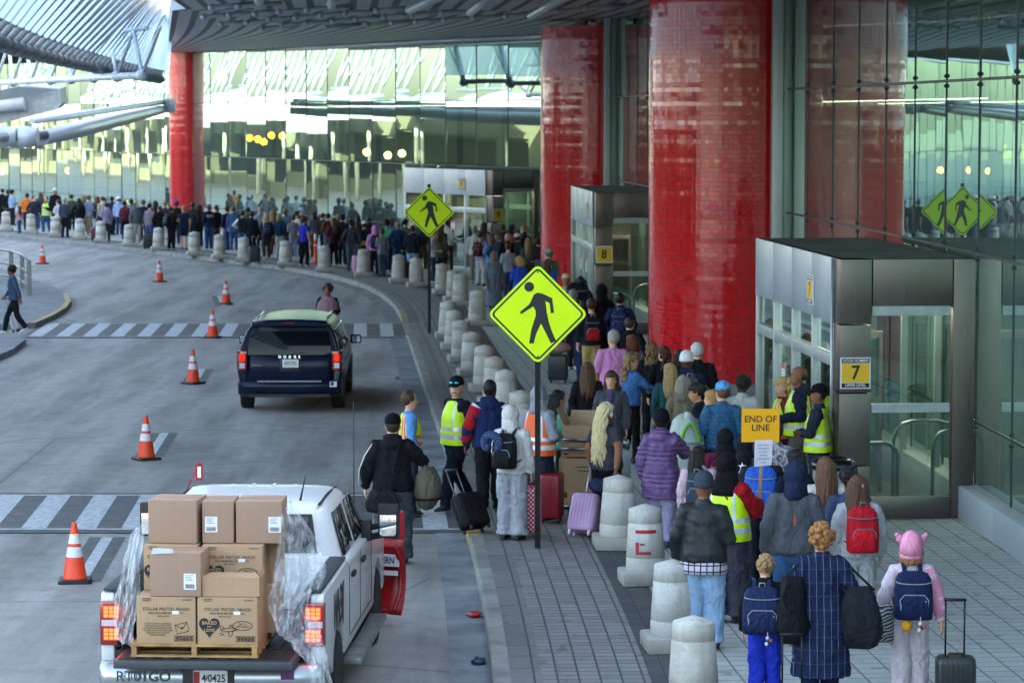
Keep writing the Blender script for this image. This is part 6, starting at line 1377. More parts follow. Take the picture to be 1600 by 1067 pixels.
# ---------------------------------------------------------------- pedestrian crossing signs
FIG=[(805.6,485.2),(820.7,472.5),(824,465.4),(827.3,458.1),(832.9,454.8),(841.7,456.8),(855.7,463.7),(857,473),(858.7,486.4),(853.6,487),(851.9,471.3),(845,468),(846.6,478),(847.3,485.2),(850.5,500),(855,514),(862,530),(854,534),(845.5,517),(838.5,503),(831,519),(827,534),(820,534),(823.3,513),(830.4,490),(829.9,482.6),(826.6,476.3),(807.6,488.5)]
FIG=[((x-833.5)/78,(488.5-y)/78) for x,y in FIG]
LEM=M('dcff08',.45,0,.03,4,0,30,.4); 
def pedsign(p,zc,hd,label,rz=0):
    rt=thing('crossing_sign',label,'road sign',p,rz); z0=zc-p.z
    mb=MB()
    mb.box((-.03,0,(z0+hd*1.09)/2),(.012,.06,z0+hd*1.09)); mb.box((.03,0,(z0+hd*1.09)/2),(.012,.06,z0+hd*1.09)); mb.box((0,.022,(z0+hd*1.09)/2),(.07,.014,z0+hd*1.09)); mb.build('post',[M('24282a',.5,.4,.2,6)],rt)
    F=face_m((0,-.045,z0),(1,0,0),(0,0,1)); Q=F@Matrix.Rotation(R(45),4,'Z'); a=hd*math.sqrt(2)
    mb=MB(); mb.plate(rrect(a,a,.07),.004,Q); pl=mb.build('sign_plate',[LEM],rt)
    mb=MB(); o=rrect(a-.055,a-.055,.055); i_=rrect(a-.10,a-.10,.04); n=len(o)
    mb.add([Q@V((x,y,.0012)) for x,y in o]+[Q@V((x,y,.0012)) for x,y in i_],[(k,(k+1)%n,n+(k+1)%n,n+k) for k in range(n)]); mb.build('border_line',[INK],pl,fixn=False)
    mb=MB(); mb.add([F@V((x*hd,y*hd,.0014)) for x,y in FIG[::-1]],[tuple(range(len(FIG)))]); mb.add([F@V((x,y,.0014)) for x,y in circ(-.172*hd,.545*hd,.098*hd)],[tuple(range(20))]); mb.build('walking_figure',[INK],pl)
    mb=MB()
    for s in(-1,1): mb.lathe([(.012,0),(.012,.006),(.004,.008)],F@V((0,s*hd*.84,0)),10,axis=Matrix.Rotation(R(90),4,'X'))
    mb.build('bolt',[steel],pl)
p=P(840,856,.15); pedsign(p,3.10,.627,'large yellow green crossing sign on a black post in front of the crowd')
p=P(671,521,.15); pedsign(p,3.16,.634,'smaller looking yellow green crossing sign on a black post by the far crosswalk')
# ---------------------------------------------------------------- traffic cones
CO=M('f0471c',.45,0,.08,6); CW=M('d9d9da',.4,0,.12,12); 
def make_cone():
    rt=thing('traffic_cone','x','traffic cone'); mb=MB(); mb.rings([[V((x*s,y*s,z)) for x,y in rrect(.40,.40,.05,3)] for s,z in((1,0),(1,.03),(.9,.045))],0,False); mb.build('base',[BLK],rt)
    pr=[(.150,.045),(.14,.06),(.1045,.31),(.082,.43),(.0745,.47),(.054,.585),(.033,.69),(.028,.715),(.001,.72)]
    mb=MB(); mb.lathe(pr,n=28,mats=lambda i,k:1 if i in(2,4) else 0); mb.build('cone_body',[CO,CW],rt); return rt
c0=make_cone(); index_kids(c0); GC='orange traffic cones in a line on the road'
for i,((px,py),lab) in enumerate([((113,913),'nearest orange cone, left of the pickup beside a lane dash'),((226,720),'second nearest orange cone, standing beside a wide lane dash'),((300,601),'orange cone just left of the minivan'),((331,529),'orange cone standing on the far crosswalk'),((352,476),'orange cone just beyond the far crosswalk with a lane mark'),((248,441),'orange cone alone in the far middle of the road'),((65,413),'farthest orange cone by the island railing')]):
    o=c0 if i==0 else copy_tree(c0); p=P(px,py,0); o.location=(p.x,p.y+.2,0); o.rotation_euler.z=R(8+23*i); tag(o,lab,'traffic cone',GC)
p=P(493,411,.15); o=thing('delineator','slim orange delineator post with white bands on the far pavement','traffic cone',p); mb=MB(); mb.lathe([(.20,0),(.20,.05),(.06,.06),(.06,.45),(.058,.62),(.057,.68),(.055,.85),(.05,1.05),(.02,1.09)],n=20,mats=lambda i,k:1 if i in(4,6) else 0); mb.build('tube',[CO,CW],o)
# ---------------------------------------------------------------- end of line sign in the worker's hand
sg=PEOPLE['signer']; SM=Matrix.Translation(sg.location)@Matrix.Rotation(sg.rotation_euler.z,4,'Z')@Matrix.Scale(sg.scale.x,4)
h=SM@V((.205,.375,1.25)); rt=thing('hand_sign','yellow END OF LINE placard on a wooden stick held above the crowd','sign',(h.x,h.y,h.z),R(3))
mb=MB(); mb.box((0,0,.27),(.034,.014,.90)); mb.build('stick',[M('b98a58',.7,0,.2,12)],rt); rt.rotation_euler.y=R(1.5)
F=face_m((-.02,-.012,.815),(1,0,.02),(-.02,0,1)); mb=MB(); mb.plate(rrect(.41,.36,.005,2),.006,F); b_=mb.build('placard',[M('f2a900',.5,0,.03)],rt); txt('END OF\nLINE',.098,INK,b_,F@Matrix.Translation((0,.02,.001)),bold=.012,line=.95)
F2=face_m((.02,-.02,.515),(1,0,.03),(-.03,-.05,1)); mb=MB(); mb.plate([(-.10,-.145),(.09,-.13),(.10,.15),(-.095,.145)],.002,F2); n_=mb.build('paper_note',[M('d9d5de',.6,0,.06,20)],rt); txt('customers\nwaiting for\namerican\nairlines\npassengers\nonly',.030,M('4a4460',.6),n_,F2@Matrix.Translation((0,.0,.001)),line=1.25,ext=.0004)
# ---------------------------------------------------------------- luggage
def pmat(o): return Matrix.Translation(o.location)@Matrix.Rotation(o.rotation_euler.z,4,'Z')@Matrix.Scale(o.scale.x,4)
def pk(sub):
    for o in COL.objects:
        if o.name.startswith('person') and sub in o.get('label',''): return o
    raise KeyError(sub)
def worn(name,label,cat,who,group=None):
    rt=thing(name,label,cat,who.location,who.rotation_euler.z,group); rt.scale=who.scale; return rt
def backpack(who,hex_,label,w=.15,d=.085,z0=.98,z1=1.44,y=-.235,trim='8d9298',pocket=None,strap=None,kind=0,x=0):
    rt=worn('backpack',label,'backpack',who); m=cloth(hex_,.6,.6); H=z1-z0; mb=MB()
    mb.rings([oval(z0+H*t,w*a,d*b,y+.02*(t-.5),x,e=4,n=28) for t,a,b in((0,.86,.8),(.03,.98,1),(.3,1.0,1.08),(.6,.98,1),(.85,.90,.85),(.95,.75,.62),(1,.45,.3))],0); 
    sd=len(label); mb.v=[p+V((0,-1,0))*.012*noise.noise(p*8+V((sd,0,0))) for p in mb.v]; mb.build('pack_body',[m],rt)
    mb=MB(); mb.rings([oval(z0+H*t,w*a,d*b,y-d*.95,x,e=4,n=24) for t,a,b in((.05,.72,.25),(.08,.8,.42),(.38,.78,.40),(.52,.62,.28),(.55,.4,.1))],0); po=mb.build('front_pocket',[cloth(pocket or hex_,.6,.6)],rt)
    mb=MB(); zz=z0+H*.5; yy=y-d*1.32
    mb.tube([(x-w*.68,yy+.015,z0+H*.12),(x-w*.72,yy+.012,zz-.03),(x-w*.5,yy+.02,zz+.02),(x+w*.5,yy+.02,zz+.02),(x+w*.72,yy+.012,zz-.03),(x+w*.68,yy+.015,z0+H*.12)],.006,5); mb.tube([(x+w*.9*math.cos(a),y-d*(.55+.45*abs(math.sin(a))),z0+H*.80+.02*math.sin(a)) for a in [PI+PI*k/8 for k in range(9)]],.006,5); mb.build('zip',[M(trim,.4,0,.05)],rt)
    if kind==1:
        mb=MB(); F=face_m((x-.01,yy+.004,z0+H*.33),(1,0,.14),(0,0,1)); mb.plate([(-w*.66,-.03),(w*.66,-.03),(w*.66,.03),(-w*.66,.03)],.012,F); mb.build('grey_band',[M('9aa0a6',.4)],po); txt('BA',.04,M('e2a040',.5),po,face_m((x+.03,yy-.002,z0+H*.14),(1,0,0),(0,0,1)),bold=.02)
        mb=MB()
        for k,(dx,dz,hx) in enumerate(((.06,-.02,'c9c4bf'),(.075,-.06,'20242c'),(.05,-.085,'d8d2cc'),(.095,-.05,'b0503c'))): mb.ell((x+dx,yy-.02,z0+dz),(.022,.02,.024),8,6,k%4)
        mb.tube([(x+.06,yy-.01,z0+.05),(x+.065,yy-.02,z0-.04)],.004,5); mb.build('charms',[M('c9c4bf'),M('20242c'),M('d8d2cc'),M('b0503c')],rt)
    fat=0
    for s in(-1,1):
        mb=MB(); mb.tube([(x+s*.08,y+d*.9,z1-.03),(x+s*.085,-.08,z1+.05),(x+s*.09,.0,z1+.055),(x+s*.11,.10,z1-.02),(x+s*.135,.15,z1-.14),(x+s*.17,.10,z1-.30),(x+s*.17,-.04,z0+.10),(x+s*.13,y+d*.8,z0+.07)],.024,6,flat=.35); mb.build('strap',[cloth(strap or hex_,.6)],rt)
    mb=MB(); mb.tube([(x-.03,y-.0,z1-.02),(x-.03,y-.03,z1+.05),(x+.03,y-.03,z1+.05),(x+.03,y,z1-.02)],.009,5); mb.build('grab_handle',[M(trim,.6)],rt)
    return rt
Pp=PEOPLE
backpack(Pp['cream'],'1b1c20','black backpack on the cream hoodie with a blue neck pillow',.16,.10,y=-.26)
rt=worn('neck_pillow','navy speckled neck pillow hung on the black backpack','neck pillow',Pp['cream']); 
mb=MB(); mb.tube([(-.13+.10*math.cos(a),-.38-.02*math.sin(a),1.32+.11*math.sin(a)) for a in [R(k) for k in range(-60,241,20)]],[.045]+[.058]*14+[.045],12); 
def spk():
    t=NT('speckled_navy'); n=t.noise(t.coord(),90,1); c=t.mix(t.ramp(n,[(.62,0),(.68,1)]),rgb('22355e'),rgb('8fa0c0')); return t.bsdf(c,.9)
mb.build('pillow_body',[spk()],rt)
backpack(Pp['beanie'],'4a525e','slate grey backpack under the white knit beanie',y=-.255)
mb=MB(); mb.plate([(-.05,-.01),(-.02,-.02),(.06,.025),(-.015,-.004)],.001,face_m((.03,-.38,1.18),(1,0,0),(0,0,1))); 
backpack(Pp['redhair'],'8a8060','khaki hiking backpack behind the red hair',y=-.245)
backpack(Pp['bluepack'],'1f5fc0','bright blue backpack behind the end of line placard',.20,.13,.92,1.50,y=-.29,strap='22262e')
backpack(Pp['redpack'],'c01a28','bright red and grey backpack on the grey hoodie with claw clip',.17,.11,.98,1.47,y=-.27,pocket='d01c2a',trim='6a6f76')
backpack(Pp['boy'],'1c2c50','navy school backpack with grey bands on the boy',.225,.13,.93,1.46,y=-.29,kind=1,x=-.04)
backpack(Pp['girl'],'18264a','navy school backpack with charms on the girl in the pink hat',.20,.12,.96,1.45,y=-.29,kind=1)
rt=worn('pompom','fluffy orange pompom hanging from the girl\'s backpack','pompom',Pp['girl']); mb=MB(); mb.ell((-.07,-.39,.90),(.055,.05,.058),16,12,0,lambda q,d:q*(1+.2*noise.noise(d*9))); mb.build('fluff',[M('e8a020',.9,0,.2,20,.6,40)],rt)
backpack(Pp['pinkkid'],'3a434e','dark grey backpack on the child in pink and white',y=-.25)
for sub,hx,lab,kw in(('black and red backpack','1a1b20','black backpack with red centre pocket behind the large sign edge',dict(pocket='b01a28',y=-.25)),('navy jacket and navy backpack','22345e','navy backpack left of the large red column',dict(y=-.245)),('bulky black pack','121318','huge bulky black pack left of the navy backpack',dict(w=.27,d=.20,z0=.85,z1=1.66,y=-.33)),('burgundy backpack','5a2630','burgundy backpack on the lilac shirt',{}),('pink hoodie wearing','1c1d22','black backpack on the pink hoodie',{}),('navy backpack and brown','24344f','navy backpack on the blonde in brown trousers',{}),('all in black with hands','202228','black backpack on the person by the red column',{})):
    backpack(pk(sub),hx,lab,**kw)
def bag(who,label,x,y,z,w,d,h,hex_,strapto=None,name='shoulder_bag',cat='bag',mat=None,rz=0,fl=1.0):
    rt=worn(name,label,cat,who); sd=len(label); mb=MB(); q=Matrix.Rotation(R(rz),4,'Z')
    rs=[oval(h*(t-.5),w/2*a,d/2*b,e=2.6,n=26) for t,a,b in((0,.55,.5),(.06,.85,.85),(.25,1.0,1.05),(.5,.97,1.0),(.75,.84,.8),(.92,.66,.5),(1,.5,.25))]; mb.rings(rs,0); mb.v=[q@(p+V((noise.noise(p*7+V((sd,1,2))),noise.noise(p*7+V((1,sd,2))),0))*.045*fl)+V((x,y,z)) for p in mb.v]; mb.build('bag_body',[mat or cloth(hex_,.6,.8)],rt)
    if strapto:
        mb=MB(); a,b=V((x-w*.33,y,z+h*.45)),V((x+w*.33,y,z+h*.45)); t=V(strapto); mb.tube([q@(a-V((x,y,z)))+V((x,y,z)),a.lerp(t,.6)+V((0,-.02,0)),t+V((0,-.03,.02)),t+V((.0,.05,.02)),b.lerp(t,.6)+V((0,.03,0)),q@(b-V((x,y,z)))+V((x,y,z))],.016,6,flat=.4); mb.build('carry_strap',[cloth(hex_,.7)],rt)
    return rt
d=Pp['duffel']
bag(d,'black messenger bag at the left hip of the man in the black hoodie',-.10,-.27,.80,.40,.14,.28,'1b1c1f'); rt=worn('bag_strap','black messenger bag strap crossing the back of the black hoodie','strap',d); mb=MB(); mb.tube([(.10,-.16,1.44),(.05,-.225,1.30),(.02,-.245,1.1),(.03,-.25,.93)],.02,6,flat=.4); mb.build('strap_band',[cloth('101113',.6)],rt)
rt=worn('duffel_bag','olive grey duffel bag hanging at the right side of the man','bag',d); mb=MB(); mb.ell((.40,.02,.92),(.16,.17,.26),18,14,0,lambda q,dd:q*(1+.10*noise.noise(dd*2.2)+.05*noise.noise(dd*6))); 
mb.build('bag_body',[cloth('5f5a4c',.7,.8)],rt); mb=MB(); mb.tube([(.40,.02,1.17),(.34,.04,1.27),(.24,.06,1.40)],.015,6); mb.tube([(.40+.165*math.cos(a),.02+.175*math.sin(a),.80) for a in [2*PI*k/16 for k in range(16)]],.012,5,closed=True); mb.build('carry_strap',[cloth('15161a')],rt)
pl_=Pp['plaid']
bag(pl_,'large slouchy black nylon bag on the right arm of the plaid coat',.34,-.16,.93,.40,.26,.58,'1a1d24',(.20,-.02,1.44),rz=-15)
bag(pl_,'black quilted bag and jacket at the left side of the plaid coat',-.30,-.14,1.0,.30,.24,.62,'15161a',(-.19,-.02,1.44),rz=10,fl=1.6)
def greek():
    t=NT('grey_maze_print'); v=t.coord(); wv=t.n('ShaderNodeTexWave',wave_type='RINGS',rings_direction='SPHERICAL'); wv.inputs['Scale'].default_value=9; wv.inputs['Distortion'].default_value=6; t.t.links.new(v,wv.inputs['Vector']); c=t.mix(t.ramp(wv.outputs['Fac'],[(.45,0),(.55,1)]),rgb('26282c'),rgb('a7a8aa')); return t.bsdf(c,.85)
bag(Pp['girl'],'black and white patterned soft bag under the girl\'s left arm',-.30,-.05,.88,.24,.2,.42,'444444',None,mat=greek(),fl=1.4)
rt=worn('camera','black camera with lens held by the person in mint green','camera',Pp['mint']); mb=MB(); mb.box((0,.33,1.25),(.13,.06,.09)); mb.build('camera_body',[BLK],rt,bevel=.01); mb=MB(); mb.lathe([(.04,0),(.04,.09),(.03,.10)],(0,.36,1.25),14,axis=Matrix.Rotation(R(-90),4,'X')); mb.build('lens',[BLK],rt)
bag(pk('red bag at the hip'),'red sports bag at the hip of the person by the slim column',.10,-.24,.92,.34,.2,.26,'b32236',(.1,0,1.42))
bag(pk('tan shoulder bag'),'tan shoulder bag on the sky blue jacket',.16,-.16,1.08,.26,.12,.34,'b07a3c',(-.1,0,1.45))
bag(pk('yellow bag at'),'small yellow bag under the white cap',0,-.17,1.0,.26,.1,.16,'d8b41c',None)
bag(pk('white jacket with sling'),'small dark sling bag across the white jacket',.02,-.17,1.16,.22,.08,.3,'2a2d30',(.1,0,1.45))
bag(pk('black parka left of the grey coat'),'small black camera bag at the side of the black parka',-.22,-.05,1.0,.2,.12,.2,'131317',(.1,0,1.45))
def suitcase(px,py,w,d,h,rz,tilt,hex_,label,handle=.45,wheelc='1a1b1d',ribs=True,mat=None,base=.15,hexh='6d7276',group=None,side=None):
    p=P(px,py,base); rt=thing('suitcase',label,'suitcase',p,R(rz),group); rt.rotation_euler.x=R(tilt); m=mat or M(hex_,.35,0,.06,4)
    mb=MB(); mb.rings([[V((x*s,y*s2,z)) for x,y in rrect(w,d,min(.06,d*.3),4)] for s,s2,z in((.86,.8,.06),(.97,.95,.075),(1,1,.11),(1,1,h-.06),(.97,.95,h-.02),(.86,.8,h))],0); mb.build('shell',[m] ,rt)
    if ribs:
        mb=MB(); n=7
        for k in range(n): 
            x=-w*.36+w*.72*k/(n-1); mb.box((x,-d/2-.001,.06+(h-.06)/2),(w*.035,.012,h*.78))
        mb.build('ribbed_front',[m],rt,bevel=.004)
    mb=MB(); mb.rings([[V((x,y,z)) for x,y in rrect(w+.006,.014,.005,2)] for z in(.10,h-.04)],0); 
    if side: mb.box((0,0,.06+h/2),(.0,.0,.0))
    mb.build('zip',[BLK],rt)
    for sx in(-1,1):
        for sy in(-1,1):
            mb=MB(); mb.lathe([(.012,-.014),(.028,-.012),(.028,.012),(.012,.014)],(sx*w*.36,sy*d*.32,.028),12,axis=Matrix.Rotation(R(90),4,'Y')); mb.box((sx*w*.36,sy*d*.32,.055),(.03,.04,.03)); mb.build('wheel',[M(wheelc,.5)],rt)
    if handle:
        mb=MB()
        for sx in(-1,1): mb.tube([(sx*.085,d*.36,h-.02),(sx*.085,d*.36,h+handle)],.009,6)
        mb.tube([(-.10,d*.36,h+handle),(.10,d*.36,h+handle)],.016,8); mb.build('pull_handle',[M(hexh,.4,.6)],rt)
    mb=MB(); mb.tube([(-.07,0,h),(-.06,0,h+.025),(.06,0,h+.025),(.07,0,h)],.010,6); mb.build('top_grip',[BLK],rt)
    return rt
def polka(a,b,sc):
    t=NT('polka_dots'); v=t.coord(scale=(sc,sc,sc)); sp=t.n('ShaderNodeSeparateXYZ'); t.t.links.new(v,sp.inputs[0]); x=t.math('ADD',sp.outputs[0],sp.outputs[1]); z=sp.outputs[2]
    def grid(o): 
        fx=t.math('SUBTRACT',t.math('FRACT',t.math('ADD',x,o)),.5); fz=t.math('SUBTRACT',t.math('FRACT',t.math('ADD',z,o)),.5); return t.math('LESS_THAN',t.math('ADD',t.math('MULTIPLY',fx,fx),t.math('MULTIPLY',fz,fz)),.05)
    return t.bsdf(t.mix(t.math('MAXIMUM',grid(0.0),grid(.5)),rgb(a),rgb(b)),.35,0,None,.5,Coat_Weight=.3)
suitcase(746,829,.40,.26,.52,38,-32,'1a1b1e','small black fabric trolley case tilted behind the man in navy and red',.42,mat=cloth('1b1c1f',.7,.6),ribs=False)
suitcase(826,838,.34,.30,.66,-2,0,'c01828','glossy red polka dot suitcase behind the black sign post',.28,'a01420',False,polka('c2122a','f0e4e6',17))
suitcase(862,815,.30,.34,.66,-10,0,'8a1626','dark red ribbed hard suitcase right of the polka dot one',.0,'301014')
suitcase(908,838,.38,.26,.56,-26,-24,'c9a2c4','pale pink hard suitcase with white wheels tilted by the bollard',.40,'e8e8ea',hexh='d8d8dc')
bag(pk('waist length blond'),'navy soft bag strapped above the pale pink suitcase',.14,-.36,.72,.30,.2,.18,'1e2a48',None,name='travel_bag')
suitcase(1492,1120,.36,.24,.56,-3,0,'1c1d1f','black ribbed cabin case right of the girl, bottom edge',.50,hexh='222426')
suitcase(1238,1165,.34,.22,.50,0,0,'1c1d1f','black case pulled by the boy, only its handle in the picture',.46,hexh='18191b')
suitcase(872,598,.40,.26,.58,-6,0,'2b3036','dark grey suitcase with a beige bag on top, left of the crowd',.0)
c=P(868,598,.15); rt=thing('tote_bag','beige soft bag lying on the dark grey suitcase','bag',(c.x-.02,c.y,.15+.60)); mb=MB(); mb.ell((0,0,.12),(.34,.18,.13),16,10,0,lambda q,d_:q*(1+.12*noise.noise(d_*3))); mb.build('bag_body',[cloth('a08a82')],rt)
suitcase(29,518,.38,.24,.52,80,-14,'d0d0d2','white hard suitcase behind the person on the island',.35,base=.15)
# ---- luggage cart with cartons
p=P(905,806,.15); CTR=thing('luggage_cart','steel luggage cart loaded with cardboard beside the orange vest','luggage cart',p,R(-8))
mb=MB()
for x in(-.33,.33):
    mb.tube([(x,-.05,.12),(x,-.02,1.02),(x,.02,1.05)],.016,8); mb.tube([(x,-.05,.14),(x,.85,.14)],.016,8)
for z in(.14,1.04): mb.tube([(-.33,-.04 if z<1 else .02,z),(.33,-.04 if z<1 else .02,z)],.018,8)
for y in(.15,.35,.55,.75): mb.tube([(-.33,y,.14),(.33,y,.14)],.010,6)
mb.tube([(-.30,-.02,.92),(.30,-.02,.92)],.022,8); mb.build('frame',[steel],CTR)
for x in(-.28,.28):
    for y in(.02,.78): mb=MB(); mb.lathe([(.02,-.02),(.065,-.018),(.065,.018),(.02,.02)],(x,y,.065),14,axis=Matrix.Rotation(R(90),4,'Y')); mb.build('caster',[BLK],CTR)
def freebox(x,y,z,w,d,h,rz,label,open_=False,mat=None):
    q=Matrix.Translation(p)@Matrix.Rotation(R(-8),4,'Z')@V((x,y,z)); rt=thing('carton',label,'carton',q,R(-8+rz),'cartons on the luggage cart'); mb=MB(); mm=mat or CK
    if not open_: mb.box((0,0,h/2),(w,d,h)); mb.build('carton_body',[mm],rt,bevel=.008)
    else:
        t_=.01; mb.box((0,0,t_/2),(w,d,t_)); mb.box((0,-d/2,h/2),(w,t_,h)); mb.box((0,d/2,h/2),(w,t_,h)); mb.box((-w/2,0,h/2),(t_,d-.02,h)); mb.box((w/2,0,h/2),(t_,d-.02,h)); mb.build('carton_body',[mm],rt); mb=MB(); mb.plate([(-w/2,0),(w/2,0),(w/2-.03,.26),(-w/2+.03,.24)],.006,face_m((-w/2+.01,0,h),(0,1,0),(-.5,0,1))); mb.plate([(-w/2,0),(w/2,0),(w/2-.02,.18),(-w/2+.02,.18)],.006,face_m((0,d/2,h),(1,0,0),(0,.5,1))); mb.build('flap',[mm],rt)
    mb=MB()
    for k,(zz,ww) in enumerate(((.82,.5),(.74,.35),(.2,.4))): mb.box((w*.15,-d/2-.0012,h*zz),(w*ww,.001,h*.018))
    mb.box((-w*.36,-d/2-.0012,h*.2),(w*.12,.001,h*.12)); mb.build('print',[M('5a3f26',.8)],rt); return rt
freebox(.0,.22,.16,.56,.42,.62,0,'large printed carton standing on the luggage cart'); freebox(-.02,.26,.80,.50,.40,.20,4,'flat carton under the open one on the luggage cart'); freebox(.02,.26,1.01,.46,.38,.22,-4,'open carton with raised flaps on top of the luggage cart',True)
mb=MB(); mb.plate([(-.045,-.03),(.045,-.03),(.045,.03),(-.045,.03)],.001,Matrix.Translation(p)@Matrix.Rotation(R(-8),4,'Z')@face_m((.19,.008,.38),(1,0,0),(0,0,1))); tag(mb.build('paper_label',[WHT]),'small white paper label on the large cart carton','label')
# trash can, steel post
p=P(1306,838,.15); p=V(((1306-800)/FPX*36.3,36.3,.15)); rt=thing('litter_bin','round litter bin with black domed rim by the door 7 pilaster','bin',p); mb=MB(); mb.lathe([(.25,0),(.26,.02),(.27,.9),(.26,.92)],n=32); mb.build('bin_body',[M('8f8a7c',.7,0,.15,10,.4,60)],rt); mb=MB(); mb.lathe([(.29,.90),(.305,.93),(.29,.99),(.22,1.04),(.17,1.04),(.15,.98)],n=36); mb.build('rim',[M('15171a',.2)],rt)
p=P(975,826,.15); rt=thing('steel_post','square steel post with a ball finial behind the bollard','post',p); mb=MB(); mb.box((0,0,.52),(.17,.12,1.04)); mb.build('shaft',[M('8f9496',.4,.6)],rt,bevel=.01); mb=MB(); mb.ell((0,0,1.13),(.07,.07,.075),16,10); mb.lathe([(.04,1.03),(.025,1.07)],n=12); mb.build('finial',[steel],rt)
# ---------------------------------------------------------------- small clothing parts
def part(who,name,mats,fn,label=None): mb=MB(); fn(mb); return mb.build(name,mats,who,label=label)
def sleeve(mb,arm,s,bulk,fat,t0=.0,t1=1.0,grow=.006,mat=0):
    e,w=ARMS[arm]; sh=V((s*.168,-.012,1.405)); el=V((s*(e[0]+fat*.5),e[1],e[2])); wr=V((s*(w[0]+(fat*.6 if w[0]>.2 else 0)),w[1]+(fat*.6 if w[1]>.1 else 0),w[2])); a=bulk*.8+fat*.25+grow
    if abs(w[0])<.2 and w[1]>.05: wr=V((s*w[0],w[1]+fat*.8+bulk*.5,w[2]))
    limb(mb,[sh+V((s*.0,0,.0)),sh.lerp(el,.45),el,el.lerp(wr,.4),el.lerp(wr,.93)],[.066+a,.056+a,.046+a,.042+a,.032+a*.7],mat,16)
n=Pp['navyred']
for s,arm in((-1,'loose'),(1,'bent')): part(n,'sleeve',[cloth('b0202c')],lambda mb:sleeve(mb,arm,s,.03,.03))
[part(n,'shoulder_stripe',[cloth('d8d8da')],lambda mb:limb(mb,[V((s*.150,-.012,1.43)),V((s*.19,-.014,1.375))],[.098,.095],0,16)) for s in(-1,1)]
part(d,'sleeve_stripe',[cloth('d8d8da')],lambda mb:[mb.tube([(-.235-.0+.0,-.02+o,1.44),(-.325,-.05+o,1.30),(-.385,-.06+o,1.14),(-.40,.0+o,1.02),(-.395,.05+o,.95)],.008,5) for o in(-.03,.0)])
part(Pp['leather'],'shirt_tail',[cloth('c9c6cb',kind='shirtplaid')],lambda mb:mb.rings([oval(z,.235+g,.195+g,-.004,n=40) for z,g in((.93,-.02),(.88,.0),(.82,.006),(.79,.004))],0))
part(Pp['girl'],'pink_sleeve',[cloth('e79ab0')],lambda mb:sleeve(mb,'pull',1,.03,0,grow=.008))
part(Pp['fleece'],'zip_tab',[M('d8542a')],lambda mb:mb.box((-.02,-.212,1.24),(.012,.006,.10)))
for k in('clip1','redpack'): part(Pp[k],'hair_clip',[M('d4d6d8',.25,.3)],lambda mb:[mb.tube([(o-.012,-.10,1.63),(o,-.135,1.665),(o+.004,-.12,1.715)],.008,6) for o in(-.02,.0,.022)])
part(Pp['plaid'],'hair_clip',[M('8a8078',.3)],lambda mb:[mb.tube([(.02+o,-.14,1.64),(.03+o,-.155,1.67),(.03+o,-.14,1.71)],.007,6) for o in(-.015,.012)])
part(Pp['officer'],'sunglasses',[M('1ab0b8',.03,.9,.2,30)],lambda mb:[mb.ell((s*.036,.098,1.705),(.032,.016,.022),12,8) for s in(-1,1)]).rotation_euler.z=R(38)
part(Pp['officer'],'moustache',[M('5e3a26',.8)],lambda mb:mb.tube([(-.035,.088,1.56),(-.02,.098,1.576),(0,.102,1.578),(.02,.098,1.576),(.035,.088,1.56)],.0075,6)).rotation_euler.z=R(38)
def hp_(mb):
    mb.tube([(.092*math.cos(a),-.012,1.66+.125*math.sin(a)) for a in [PI*k/12 for k in range(13)]],.010,6)
    for s in(-1,1): mb.ell((s*.088,-.008,1.622),(.018,.034,.042),12,8)
part(pk('waist length blond'),'headphones',[M('d9d6dc',.3)],hp_)
part(Pp['greycoat'],'scarf',[cloth('5a4a7c')],lambda mb:(limb(mb,[(0,-.01,1.42),(0,0,1.50)],[(.10,.095),(.075,.075)],0,18),mb.rings([oval(z,.045,.03,y_,n=14) for z,y_ in((1.44,.09),(1.3,.145),(1.1,.15),(.95,.15))],0)))
part(pk('navy rugby shirt'),'chest_band',[cloth('d8d8da'),cloth('b02a34')],lambda mb:[mb.rings([oval(z,.205,.155,.004,n=24) for z in zz],m_) for zz,m_ in(((1.335,1.36),0),((1.295,1.335),1),((1.27,1.295),0))])
g_=pk('black gilet with white sleeves'); part(g_,'sleeve',[cloth('dfe2e8')],lambda mb:sleeve(mb,'hip',-1,.010,.012,grow=.008))
s_=Pp['star']; F=face_m((-.06,-.168,1.42),(1,0,0),(0,.25,1)); mb=MB(); mb.plate([((.05 if k%2==0 else .02)*math.sin(2*PI*k/10),(.05 if k%2==0 else .02)*math.cos(2*PI*k/10)) for k in range(10)][::-1],.002,F@Matrix.Translation((0,0,.02))); mb.build('star_print',[WHT],s_); txt('CH\nCH',.06,WHT,s_,F@Matrix.Translation((0,-.10,.02)),bold=.02)
part(Pp['redpack'],'cuff',[cloth('9a9a9c')],lambda mb:None) if False else None
part(Pp['shawl'],'shawl',[cloth('a07886')],lambda mb:mb.rings([oval(z,rx,ry,-.01,n=22) for z,rx,ry in((1.50,.09,.085),(1.45,.17,.12),(1.36,.235,.155),(1.2,.27,.18),(1.05,.28,.19),(1.0,.2,.14))],0))
bag(Pp['shawl'],'bright pink bag at the side of the shawl wearer beyond the minivan',.33,-.02,1.05,.12,.1,.2,'c02860',None)
part(pk('white black'),'x',[WHT],lambda mb:None) if False else None

for px,py,hx,lab in((232,390,'20242a','dark upright suitcase between two bollards right of the burgundy jacket'),(398,412,'2a3040','navy suitcase beside the long charcoal coat in the far queue'),(632,438,'1a1c20','black suitcase right of the grey haired person in blue jacket'),(560,428,'d0a0b8','pink suitcase beside the bollard below the yellow bag'),(150,378,'5c2430','small maroon suitcase near the long auburn hair')):
    suitcase(px,py,.42,.28,.62,R(0)+10,0,hx,lab,.35,ribs=False)

